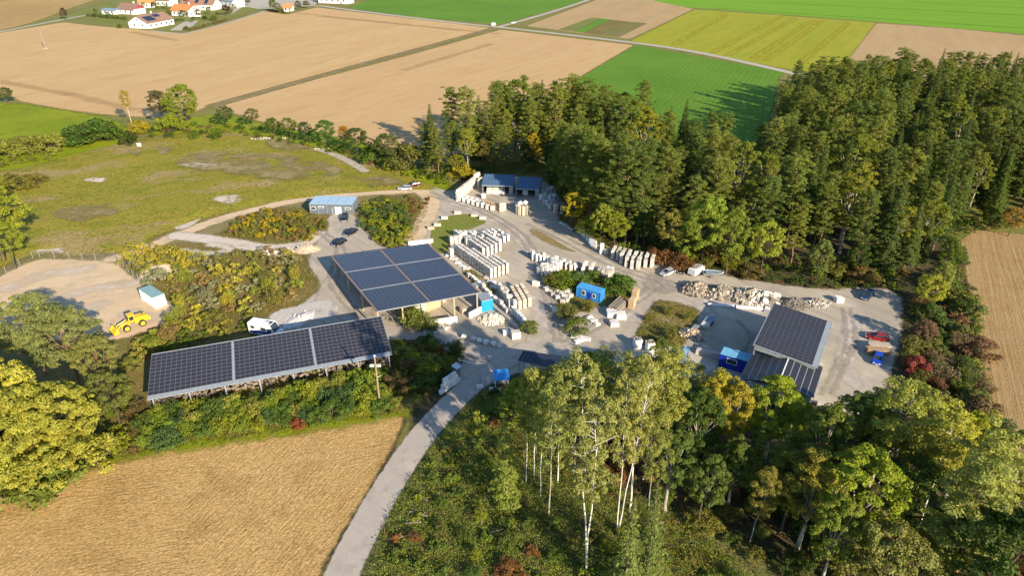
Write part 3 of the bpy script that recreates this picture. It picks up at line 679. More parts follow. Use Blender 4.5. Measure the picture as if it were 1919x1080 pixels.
ORANGE, RED, RUST, OLIVE, GREYG, STRAW = (0.409, 0.201, 0.016), (0.301, 0.079, 0.036), (0.229, 0.110, 0.036), (0.181, 0.171, 0.031), (0.199, 0.201, 0.077), (0.301, 0.244, 0.064)

def plant(kind, loc, H=None, label='', group=None, color=None, wide=1.0, rz=None, jit=0.12, tilt=0.0):
    ps = PROTO[kind]; H0, tr, cr = ps[rnd.randrange(len(ps))]
    H = H or H0
    nm = NAMES[kind]
    t = thing(nm, label, CATS[nm], (loc[0], loc[1], 0.0 if len(loc) < 3 else loc[2]), rnd.random() * 6.28 if rz is None else rz, group)
    if tilt: t.rotation_euler[0] = rnd.uniform(-tilt, tilt); t.rotation_euler[1] = rnd.uniform(-tilt, tilt)
    s = H / H0; t.scale = (s * wide, s * wide, s)
    link(tr.name.split('.')[0], tr, t)
    c = link(cr.name.split('.')[0], cr, t)
    c0 = color or rnd.choice(PALETTE[kind]); k = rnd.uniform(1 - jit, 1 + jit); h = rnd.uniform(-jit, jit) * 0.6
    c.color = (c0[0] * k * (1 + h), c0[1] * k, c0[2] * k * (1 - h), 1)
    return t

def poisson(px, spacing, n_try=30000, z=0.0, seed=1, world_pts=None):
    poly = world_pts if world_pts is not None else np.array([[G(x, y, z).x, G(x, y, z).y] for x, y in px])
    rng = np.random.default_rng(seed); lo, hi = poly.min(0), poly.max(0)
    C = rng.uniform(lo, hi, (n_try, 2)); C = C[sd_poly(C, poly) > 0]
    cell = {}; out = []
    for p in C:
        k = (int(p[0] // spacing), int(p[1] // spacing)); ok = True
        for i in (-1, 0, 1):
            for j in (-1, 0, 1):
                for q in cell.get((k[0] + i, k[1] + j), ()):
                    if (q[0] - p[0]) ** 2 + (q[1] - p[1]) ** 2 < spacing ** 2: ok = False
        if ok: cell.setdefault(k, []).append(p); out.append(p)
    return np.array(out)

def tuft_stuff(name, label, P, cols, size=(0.3, 0.8), n=14, leaf=0.13, seed=3, hfac=0.9, z0=0.0, cat='undergrowth', aspect=0.5):
    """low growth nobody could count: thousands of small leafy tufts in one object"""
    rng = np.random.default_rng(seed); K = len(P)
    cols = np.array(cols); ci = rng.integers(0, len(cols), K)
    r = rng.uniform(*size, K); cen = np.column_stack([P, z0 + r * hfac * 0.5])
    V, F, t = clumps(cen, np.stack([r, r, r * hfac], 1), n, leaf, rng, 0.6, 0.4, aspect, low=0.05)
    cc = cols[ci] * rng.uniform(0.8, 1.2, (K, 1))
    C = np.repeat(cc, n * 4, axis=0)
    me = np_mesh(name, V, F, [LEAFC], {'tint': t}, cols=C)
    o = link(name, me); props(o, label, cat, None, 'stuff'); return o

# ------------------------------------------------------------------ the forest
FOREST_W = np.array([[G(x, y, z).x, G(x, y, z).y] for x, y, z in
    [(790, 318, 0), (880, 326, 0), (1015, 318, 0), (1058, 362, 0), (1110, 425, 0), (1240, 455, 0), (1340, 478, 0), (1430, 492, 0), (1560, 500, 0), (1690, 500, 0), (1760, 470, 0), (1790, 420, 0), (1919, 400, 0), (2300, 420, 0),
     (2300, 120, 20), (1919, 100, 20), (1600, 100, 20), (1500, 118, 20), (1470, 140, 20), (1478, 190, 20), (1462, 235, 20), (1400, 222, 20), (1190, 182, 20), (1150, 175, 20), (1070, 163, 20), (960, 172, 20), (850, 192, 20), (800, 255, 14), (770, 300, 5)]])
def forest_zone(p):
    x, y = proj((p[0], p[1], 0))
    if x < 1000: return 'at the forest corner by the tan field'
    if x < 1180 and y < 380: return 'in the forest behind the blue sheds'
    if y > 400 and x < 1420: return 'at the forest edge behind white stacks'
    if y > 400 and x < 1760: return 'at the forest edge behind the rubble'
    if x > 1700 and y > 330: return 'in the forest above the stubble field'
    if x < 1500 and y < 300: return 'in the forest beside the beet field'
    if y < 250: return 'at the forest rim facing the yellow field'
    if x > 1650: return 'in the forest towards the dark side'
    return 'in the middle of the forest'
FP = poisson(None, 6.3, 60000, seed=5, world_pts=FOREST_W)

def size_word(H, lo, hi): return 'short' if H < lo else 'tall' if H > hi else 'middling'
for p in FP:
    x, y = proj((p[0], p[1], 0)); z = forest_zone(p)
    e = float(sd_poly(np.array([p]), FOREST_W)[0])
    q = rnd.random()
    pine_share = 0.66 if x < 1650 else 0.46
    if x > 1850 and y < 420: pine_share = 0.3
    k = 'pine' if q < pine_share else 'spruce' if q < 0.89 else 'tall_broadleaf'
    H = rnd.choice((rnd.uniform(15, 20), rnd.uniform(19, 23.5), rnd.uniform(21, 26))) * (0.9 if e < 5 else 1.0) * (1.17 if x < 1220 and y < 330 else 1.0)
    ci = rnd.randrange(len(PALETTE[k]))
    tone = {'pine': ['olive', 'yellowish olive', 'greyish green', 'light olive'], 'spruce': ['blackish green', 'dark green', 'fresh green'], 'tall_broadleaf': ['soft green', 'mid green', 'yellowish green']}[k][ci]
    nm = {'pine': 'tufted pine', 'spruce': 'pointed spruce', 'tall_broadleaf': 'leafy tree'}[k]
    plant(k, p, H, '%s %s %s %s' % (size_word(H, 19, 22), tone, nm, z), {'pine': 'pines ', 'spruce': 'spruces ', 'tall_broadleaf': 'leafy trees '}[k] + z,
          PALETTE[k][ci], wide=rnd.uniform(1.05, 1.38) if k != 'spruce' else rnd.uniform(0.95, 1.3), jit=0.08)

# leafy and golden trees along the forest edge (base x, base y, top y, kind, colour, words)
EDGE = [(1130, 446, 268, 'pine', None, 'tall pine above the single white stack'), (1148, 452, 275, 'pine', None, 'tall pine behind the first striped stack'), (1170, 458, 262, 'pine', None, 'tall pine behind the striped stacks'), (1192, 462, 285, 'pine', None, 'broad pine behind the striped stacks'), (1090, 408, 235, 'pine', None, 'second tall pine over the rusty pallets'), (1106, 428, 248, 'pine', None, 'second tall pine over the upright slabs'), (1060, 372, 228, 'pine', None, 'second tall pine over the loose white stacks'),
        (1052, 360, 232, 'pine', None, 'tall pine right behind the right blue shed'), (1066, 384, 235, 'pine', None, 'tall pine over the loose white stacks'), (1082, 402, 240, 'pine', None, 'tall pine over the rusty pallets'), (1098, 420, 245, 'pine', None, 'tall pine over the upright slabs'), (1116, 436, 262, 'pine', None, 'tall pine left of the striped stacks'), (1074, 390, 250, 'spruce', None, 'dark spruce between the tall pines at the back yard'), (1040, 345, 225, 'spruce', None, 'dark spruce behind the right blue shed'),
        (1085, 425, 350, 'broadleaf', GOLD, 'yellow rounded tree behind the rusty pallets'), (1108, 440, 395, 'broadleaf', LIME, 'lime green tree behind the white slab wall'),
        (1135, 455, 372, 'broadleaf', (0.202, 0.230, 0.028), 'yellow green tree above the white slab wall'), (1060, 395, 340, 'broadleaf', DKGREEN, 'dark green tree beside the blue shed'),
        (1160, 462, 385, 'tall_broadleaf', LIME, 'slim lime tree behind the first white stacks'), (1205, 468, 405, 'broadleaf', GREEN, 'green tree behind the striped white stacks'),
        (1260, 478, 380, 'tall_broadleaf', OLIVE, 'olive tall tree behind the rust red bush'), (1322, 490, 352, 'tall_broadleaf', (0.193, 0.255, 0.028), 'bright lime poplar like tree at the forest edge'),
        (1292, 486, 395, 'tall_broadleaf', (0.160, 0.206, 0.028), 'green poplar like tree left of the bright lime one'), (1366, 500, 375, 'tall_broadleaf', (0.193, 0.230, 0.028), 'yellow green slender tree behind the boat trailer'),
        (1428, 508, 402, 'broadleaf', (0.277, 0.294, 0.028), 'golden yellow tree at the forest edge above the rubble'), (1395, 505, 440, 'broadleaf', GREEN, 'small green tree under the golden one'),
        (1530, 520, 430, 'broadleaf', (0.126, 0.162, 0.038), 'pale green bushy tree behind the rubble heap'), (1600, 520, 455, 'broadleaf', DKGREEN, 'dark bushy tree above the blue pickup'),
        (1750, 545, 470, 'broadleaf', (0.185, 0.206, 0.038), 'olive tree at the corner of yard and stubble field'), (1765, 520, 440, 'broadleaf', GREEN, 'round green tree beside the stubble field corner'),
        (1730, 570, 500, 'broadleaf', (0.286, 0.274, 0.028), 'golden bush tree at the far right yard corner'), (1720, 500, 400, 'spruce', None, 'dark spruce at the yard corner'),
        (1690, 512, 380, 'spruce', (0.101, 0.137, 0.028), 'sunlit spruce above the far right yard corner'), (1650, 505, 330, 'spruce', (0.092, 0.132, 0.028), 'broad sunlit spruce over the blue pickup'),
        (1885, 432, 378, 'broadleaf', (0.30, 0.19, 0.04), 'orange tinted round tree by the stubble field'), (1850, 428, 385, 'broadleaf', GREEN, 'green tree left of the orange one by the stubble'),
        (880, 300, 225, 'tall_broadleaf', (0.143, 0.176, 0.028), 'olive gold tree left of the blue sheds'), (905, 318, 260, 'tall_broadleaf', OLIVE, 'thin trunked tree right behind the stone wall'),
        (858, 328, 288, 'broadleaf', LIME, 'lime bush tree left of the stone wall'), (868, 336, 300, 'shrub', GOLD, 'yellow shrub beside the stone wall'),
        (1010, 310, 240, 'broadleaf', GOLD, 'yellow topped tree above the blue sheds'), (1035, 340, 262, 'broadleaf', DKGREEN, 'dark round tree behind the right blue shed'),
        (985, 322, 268, 'broadleaf', DKGREEN, 'dark tree between the two blue sheds'), (823, 330, 235, 'pine', None, 'slim pine at the forest tip beside the tan field'), (800, 320, 232, 'pine', None, 'outermost pine at the forest tip'),
        (1275, 505, 470, 'shrub', RUST, 'rust red bush behind the silver car'), (1250, 497, 465, 'shrub', RUST, 'rust red bush beside the striped white stacks'), (1225, 490, 462, 'shrub', RUST, 'rusty bush at the end of the striped white stacks')]
for x, y, yt, k, c, w in EDGE:
    b = G(x, y); H = height_for(b, yt)
    if k in ('broadleaf', 'tall_broadleaf') and c not in (DKGREEN, GREEN) and x > 1000: b = b + Vector((-2.0, -4.0, 0)); c = tuple(v * 1.3 for v in c)
    wide = {'broadleaf': max(0.75, min(1.6, 9.0 / H)), 'shrub': 1.0, 'tall_broadleaf': 0.82}.get(k, 1.25)
    if k == 'tall_broadleaf': k = 'broadleaf'
    plant(k, b, H, w, None, c, wide=wide)

# ------------------------------------------------------------------ single trees and bushes round the yard
SINGLE = [(348, 236, 153, 'wide_oak', (0.22, 0.27, 0.03), 0.85, 'large round green tree at the tan field edge'), (305, 232, 168, 'broadleaf', (0.14, 0.11, 0.045), 1.0, 'brownish tree left of the large round tree'),
          (248, 236, 172, 'aspen', (0.42, 0.33, 0.07), 1.3, 'slim golden tree standing alone at the field edge'), (262, 250, 222, 'shrub', GOLD, 1.0, 'yellow bush under the slim golden tree'),
          (322, 246, 205, 'shrub', LIME, 1.0, 'lime bush in front of the large round tree'), (425, 238, 198, 'broadleaf', (0.101, 0.147, 0.048), 1.3, 'dark bushy tree right of the large round tree'),
          (475, 240, 203, 'broadleaf', (0.185, 0.181, 0.067), 1.2, 'sandy olive bush tree in the hedgerow'), (515, 256, 220, 'broadleaf', GREEN, 1.2, 'green tree in the hedgerow beside the sandy one'),
          (545, 262, 220, 'broadleaf', (0.126, 0.167, 0.028), 1.0, 'yellow green tree in the hedgerow'), (575, 270, 228, 'broadleaf', (0.076, 0.118, 0.038), 1.0, 'grey green tree in the hedgerow'),
          (612, 279, 225, 'broadleaf', (0.101, 0.186, 0.028), 1.15, 'bright green rounded tree in the hedgerow'), (648, 278, 235, 'broadleaf', ORANGE, 0.9, 'small orange tree in the hedgerow'),
          (670, 296, 240, 'broadleaf', (0.084, 0.118, 0.028), 1.2, 'wide dark tree in the hedgerow end'), (730, 312, 248, 'broadleaf', (0.101, 0.132, 0.033), 1.2, 'greyish tree next to the forest tip'),
          (765, 318, 262, 'shrub', OLIVE, 1.0, 'olive bush at the forest tip'), (700, 305, 262, 'shrub', GREEN, 1.0, 'green bush in the hedgerow end'),
          (15, 195, 163, 'broadleaf', (0.101, 0.118, 0.028), 1.2, 'olive tree at the edge of the tan field'), (172, 265, 218, 'shrub', (0.084, 0.137, 0.019), 1.5, 'wide dark green bush in the lush meadow'),
          (198, 262, 222, 'shrub', (0.101, 0.147, 0.019), 1.3, 'green bush beside the wide dark one'), (145, 266, 228, 'shrub', (0.076, 0.127, 0.019), 1.2, 'left bush of the dark green meadow trio'),
          (100, 282, 245, 'shrub', (0.252, 0.245, 0.038), 1.2, 'yellow bush at the lush meadow edge'), (60, 286, 248, 'shrub', (0.218, 0.216, 0.038), 1.2, 'straw yellow bush by the lush meadow'),
          (20, 292, 255, 'shrub', (0.235, 0.255, 0.038), 1.2, 'pale yellow bush at the meadow corner'), (242, 272, 242, 'shrub', DKGREEN, 0.9, 'small dark bush beside the white sign'),
          (365, 262, 245, 'shrub', GREEN, 0.9, 'small green bush at the stone bank'), (405, 262, 240, 'shrub', GREEN, 0.9, 'round green bush at the stone bank'),
          (8, 490, 340, 'broadleaf', (0.302, 0.314, 0.028), 1.15, 'big yellow tree cut off by the photo edge'), (-20, 420, 300, 'broadleaf', (0.277, 0.294, 0.028), 1.1, 'yellow tree behind the big yellow one'), (30, 505, 410, 'broadleaf', (0.235, 0.274, 0.028), 0.8, 'lime yellow tree in front of the big yellow one'),
          (40, 355, 318, 'shrub', OLIVE, 1.2, 'olive bush on the left meadow slope'), (70, 350, 322, 'shrub', OLIVE, 1.1, 'round olive bush on the left meadow slope'),
          # left foreground
          (85, 705, 558, 'broad_pine', (0.24, 0.265, 0.075), 1.0, 'big pine beside the sand lot'), (152, 728, 568, 'broad_pine', (0.24, 0.26, 0.075), 0.95, 'broad pine in front of the wheel loader'),
          (205, 742, 625, 'broad_pine', (0.24, 0.255, 0.07), 0.8, 'smaller pine nearest the long solar shed'), (0, 710, 590, 'pine', (0.101, 0.137, 0.038), 1.3, 'dark pine at the photo edge'),
          (90, 905, 722, 'wide_oak', (0.41, 0.375, 0.05), 1.0, 'huge yellow green tree beside the stubble field'), (-15, 895, 668, 'wide_oak', (0.41, 0.375, 0.05), 1.0, 'huge green yellow tree at the photo edge'),
          (160, 850, 722, 'broadleaf', (0.35, 0.335, 0.046), 0.85, 'yellow green tree touching the long solar shed hedge'), (60, 925, 770, 'broadleaf', (0.35, 0.335, 0.046), 1.3, 'lower green tree over the stubble corner'),
          (-110, 905, 660, 'wide_oak', (0.41, 0.375, 0.05), 1.0, 'huge tree outside the photo edge'), (225, 800, 700, 'broadleaf', (0.168, 0.181, 0.033), 0.9, 'olive tree at the end of the long solar shed'),
          (130, 900, 800, 'broadleaf', (0.35, 0.335, 0.046), 1.0, 'green tree low at the stubble corner'), (-10, 935, 800, 'broadleaf', (0.35, 0.335, 0.046), 1.4, 'low yellow green tree at the photo edge'), (185, 872, 815, 'shrub', (0.35, 0.335, 0.046), 1.0, 'rounded bush closing the huge tree group'),
          (110, 922, 868, 'shrub', (0.17, 0.20, 0.03), 1.3, 'green bush under the huge tree'), (30, 940, 870, 'shrub', (0.16, 0.19, 0.03), 1.4, 'green bush under the edge tree'), 
          # bushes by the buildings
          (778, 616, 570, 'upright_shrub', (0.176, 0.216, 0.038), 1.25, 'feathery willow bush in front of the large solar roof'), (800, 622, 585, 'upright_shrub', (0.160, 0.196, 0.038), 1.2, 'feathery bush beside the willow bush'),
          (989, 626, 597, 'shrub', (0.143, 0.176, 0.038), 0.9, 'round bush at the end of the pallet row'), (1052, 540, 508, 'shrub', GREEN, 1.2, 'green bush in front of the white stacks'), (1080, 535, 505, 'shrub', (0.101, 0.167, 0.033), 1.2, 'fresh green bush above the blue hut'),
          (1035, 538, 508, 'upright_shrub', OLIVE, 1.2, 'olive bush left of the blue hut'), (1163, 549, 512, 'shrub', (0.101, 0.181, 0.024), 1.15, 'lush green bush right of the blue hut'), 
          (1110, 528, 505, 'shrub', GREEN, 1.1, 'bush directly behind the blue hut'), (1060, 598, 565, 'upright_shrub', (0.143, 0.162, 0.038), 1.2, 'weedy bush left of the blue hut'), (1082, 622, 592, 'shrub', (0.126, 0.162, 0.028), 1.1, 'bush on the small island in front of the hut'),
          (1100, 585, 560, 'upright_shrub', OLIVE, 1.1, 'olive weeds before the blue hut'), (1258, 636, 612, 'upright_shrub', (0.168, 0.186, 0.033), 1.3, 'tall weeds on the gravel island'), (1238, 650, 628, 'shrub', (0.134, 0.171, 0.028), 1.1, 'low bush on the gravel island'),
          (1215, 602, 588, 'upright_shrub', OLIVE, 1.0, 'weeds at the tip of the gravel island'), (1285, 600, 586, 'upright_shrub', (0.168, 0.186, 0.033), 1.0, 'weeds by the flatbed trailer'), (1252, 590, 572, 'upright_shrub', (0.185, 0.196, 0.038), 1.2, 'yellowish weeds on the gravel island'),
          (1228, 660, 642, 'shrub', GREEN, 1.0, 'green bush behind the stone crates')]
for x, y, yt, k, c, w, lab in SINGLE:
    b = G(x, y); plant(k, b, height_for(b, yt), lab, None, c, wide=w)

BUSH = []
def bushes(px, spacing, H, cols, label, group, kinds=('shrub', 'upright_shrub'), seed=1, wide=(0.9, 1.4), words=None):
    """shrubs over an area; gathered first, set out below"""
    P = poisson(px, spacing, 6000, seed=seed)
    for p in P:
        i = rnd.randrange(len(cols)); h = rnd.uniform(*H); k = rnd.choice(kinds)
        w = words[i] if words else 'green'
        z = 'low' if h < H[0] + (H[1] - H[0]) * .4 else 'high' if h > H[0] + (H[1] - H[0]) * .75 else 'middling'
        BUSH.append((h / (math.hypot(p[0], p[1], CAMH)), k, p, h, '%s %s %s %s' % (z, w, 'upright bush' if k != 'shrub' else 'rounded bush', label), group, cols[i], rnd.uniform(*wide), label))

def set_out_bushes(limit):
    """the largest in view are single shrubs, the others one mass per area"""
    BUSH.sort(key=lambda b: -b[0])
    for b in BUSH[:limit]: plant(b[1], b[2], b[3], b[4], b[5], b[6], wide=b[7])
    rest = {}
    for b in BUSH[limit:]: rest.setdefault(b[8], []).append(b)
    for lab, bs in rest.items():
        rng = np.random.default_rng(len(bs)); V, F, T, C, o = [], [], [], [], 0
        for b in bs:
            r = 0.62 * b[3] * b[7]; m = 11
            d = unit(rng.normal(size=(m, 3))); d[:, 2] = np.abs(d[:, 2])
            cen = d * np.array([r, r, b[3] * 0.62]) * rng.uniform(0.55, 1, (m, 1)) + np.array([b[2][0], b[2][1], b[3] * 0.18])
            v, f, t = clumps(cen, rng.uniform(0.4, 0.75, m) * (0.5 + b[3] / 6), 34, 0.19, rng, 0.75, 0.3, 0.6)
            V.append(v); F.append(f + o); T.append(t); o += len(v)
            C.append(np.tile(np.array(b[6]) * rng.uniform(0.85, 1.15), (len(v), 1)))
        me = np_mesh('undergrowth', np.concatenate(V), np.concatenate(F), [LEAFC], {'tint': np.concatenate(T)}, cols=np.concatenate(C))
        props(link('undergrowth', me), 'mass of smaller bushes ' + lab, 'undergrowth', None, 'stuff')

HC = [(0.21, 0.28, 0.028), (0.27, 0.30, 0.028), (0.27, 0.27, 0.045), (0.109, 0.171, 0.028), (0.092, 0.157, 0.043)]; HW = ['green', 'lime', 'olive', 'fresh green', 'bluish green']
bushes([(250, 800), (270, 842), (500, 808), (720, 772), (720, 700), (610, 725), (450, 765), (290, 785)], 2.1, (2.8, 4.2), HC, 'in the hedge before the long solar shed', 'hedge bushes before the long solar shed', ('upright_shrub', 'upright_shrub', 'shrub'), 2, words=HW)
bushes([(180, 862), (265, 845), (265, 770), (200, 770)], 2.6, (1.8, 3.2), [OLIVE, GREEN, (0.18, 0.13, 0.04), LIME], 'between the huge tree and the solar shed hedge', 'bushes beside the huge tree', seed=3, words=['olive', 'green', 'brownish', 'lime'])
bushes([(720, 770), (770, 752), (830, 715), (868, 672), (850, 655), (790, 648), (740, 645), (735, 690)], 2.3, (1.8, 4.0), [GREEN, LIME, DKGREEN, (0.19, 0.13, 0.045), (0.19, 0.20, 0.03)], 'in the thicket left of the gate', 'thicket bushes left of the gate', seed=4, words=['green', 'lime', 'dark green', 'brownish', 'olive'])
plant('shrub', G(820, 664), 2.6, 'bright red bush by the asphalt road bend', None, RED); plant('shrub', G(770, 655), 2.4, 'brown red bush beside the bright red one', None, RUST)
plant('shrub', G(560, 800), 1.9, 'single dark red bush in the long hedge', None, RED)
MC = [(0.42, 0.37, 0.045), (0.30, 0.32, 0.045), (0.25, 0.24, 0.05), (0.25, 0.295, 0.04), (0.28, 0.275, 0.14), (0.33, 0.23, 0.08)]; MW = ['golden', 'yellow green', 'olive', 'green', 'greyish', 'brownish']
bushes([(240, 505), (330, 500), (420, 490), (470, 470), (555, 480), (570, 520), (540, 560), (470, 590), (400, 610), (330, 640), (290, 660), (260, 650), (330, 600), (340, 570), (300, 530)], 3.1, (1.6, 4.0), MC, 'in the thicket behind the long solar shed', 'thicket bushes behind the long solar shed', seed=5, words=MW)
bushes([(290, 628), (335, 604), (470, 606), (462, 626), (300, 664), (258, 705), (245, 770), (215, 750), (222, 700), (262, 660)], 2.9, (1.5, 3.4), [(0.22, 0.23, 0.035), (0.27, 0.25, 0.035), OLIVE, GREEN], 'between the sand lot and the long solar shed', 'bushes between sand lot and long solar shed', seed=60, words=['yellow green', 'golden', 'olive', 'green'])
bushes([(230, 495), (235, 472), (300, 468), (360, 482), (380, 500), (330, 505), (280, 505)], 2.4, (2.0, 3.8), [(0.42, 0.35, 0.04), (0.36, 0.33, 0.045)], 'in the yellow row above the sand lot', 'yellow bushes above the sand lot', ('upright_shrub',), 6, words=['golden', 'yellow'])
bushes([(420, 440), (450, 415), (500, 398), (560, 400), (608, 412), (612, 430), (580, 455), (520, 450)], 2.6, (1.3, 2.8), [OLIVE, (0.168, 0.186, 0.033), (0.22, 0.15, 0.05), GOLD], 'on the mound left of the grey office', 'mound bushes left of the grey office', seed=7, words=['olive', 'yellow green', 'brownish', 'golden'])
bushes([(680, 425), (682, 395), (715, 380), (760, 395), (775, 440), (765, 458), (725, 465), (700, 450)], 2.2, (2.0, 3.6), [GREEN, LIME, (0.101, 0.157, 0.043), (0.252, 0.265, 0.028)], 'between the grey office and the solar roof', 'bushes right of the grey office', ('upright_shrub',), 8, words=['green', 'lime', 'bluish green', 'yellow'])
bushes([(720, 378), (760, 370), (805, 375), (800, 395), (760, 400)], 3.0, (0.9, 1.6), [RUST, (0.20, 0.13, 0.06), OLIVE], 'on the knoll by the dirt track', 'knoll weeds by the dirt track', ('shrub',), 9, words=['rusty', 'brown', 'olive'])
RC = [(0.14, 0.185, 0.026), (0.095, 0.135, 0.026), (0.19, 0.185, 0.045), (0.17, 0.175, 0.04), (0.11, 0.15, 0.028), (0.24, 0.13, 0.06), (0.22, 0.235, 0.04), (0.22, 0.155, 0.075)]; RW = ['green', 'dark green', 'olive', 'olive', 'dark green', 'rusty', 'yellow green', 'brown']
bushes([(1712, 575), (1750, 560), (1795, 470), (1805, 520), (1835, 640), (1845, 760), (1880, 850), (1800, 810), (1745, 770), (1712, 735), (1700, 700), (1706, 640)], 2.7, (1.8, 4.6), RC, 'in the hedgerow beside the right stubble field', 'hedgerow bushes beside the right stubble field', seed=10, words=RW, wide=(1.0, 1.5))
plant('shrub', G(1715, 705), 4.6, 'tall crimson bush behind the parked blue car', None, (0.30, 0.07, 0.05)); plant('broadleaf', G(1725, 648), 6.5, 'brown leafless looking tree behind the red car', None, (0.20, 0.125, 0.07), wide=1.3)
bushes([(790, 316), (700, 300), (600, 270), (500, 246), (420, 234), (300, 236), (240, 250), (300, 262), (420, 250), (520, 268), (640, 292), (740, 330), (850, 352), (850, 335)], 4.2, (1.6, 3.4), [GREEN, DKGREEN, OLIVE, LIME, (0.20, 0.13, 0.05)], 'under the hedgerow trees beside the tan field', 'hedgerow bushes beside the tan field', seed=11, words=['green', 'dark green', 'olive', 'lime', 'brown'])
bushes([(-60, 330), (-40, 270), (60, 262), (130, 270), (100, 300), (0, 318)], 4.0, (1.6, 3.0), [(0.235, 0.235, 0.038), OLIVE], 'in the yellow scrub by the lush meadow', 'scrub by the lush meadow', seed=12, words=['yellow', 'olive'])
bushes([(1060, 420), (1118, 462), (1235, 490), (1420, 525), (1560, 545), (1690, 545), (1700, 505), (1560, 500), (1340, 478), (1240, 458), (1110, 425), (1060, 370)], 3.2, (1.8, 4.5), [GREEN, DKGREEN, OLIVE, LIME, (0.20, 0.14, 0.04)], 'below the trees at the forest edge', 'forest edge bushes', seed=13, words=['green', 'dark green', 'olive', 'lime', 'brown'], wide=(1.1, 1.6))
bushes([(780, 330), (860, 345), (905, 330), (1015, 325), (1060, 370), (1050, 345), (1015, 312), (900, 316), (800, 312)], 3.2, (2.0, 4.5), [GREEN, DKGREEN, OLIVE, (0.185, 0.196, 0.028)], 'below the trees behind the blue sheds', 'bushes behind the blue sheds', seed=14, words=['green', 'dark green', 'olive', 'yellow'])
bushes([(1790, 440), (1919, 425), (1980, 425), (1980, 400), (1919, 400), (1790, 415)], 3.0, (2.0, 4.0), [GREEN, OLIVE, DKGREEN], 'along the forest hem above the stubble field', 'forest hem bushes', seed=15, words=['green', 'olive', 'dark green'], wide=(1.1, 1.5))

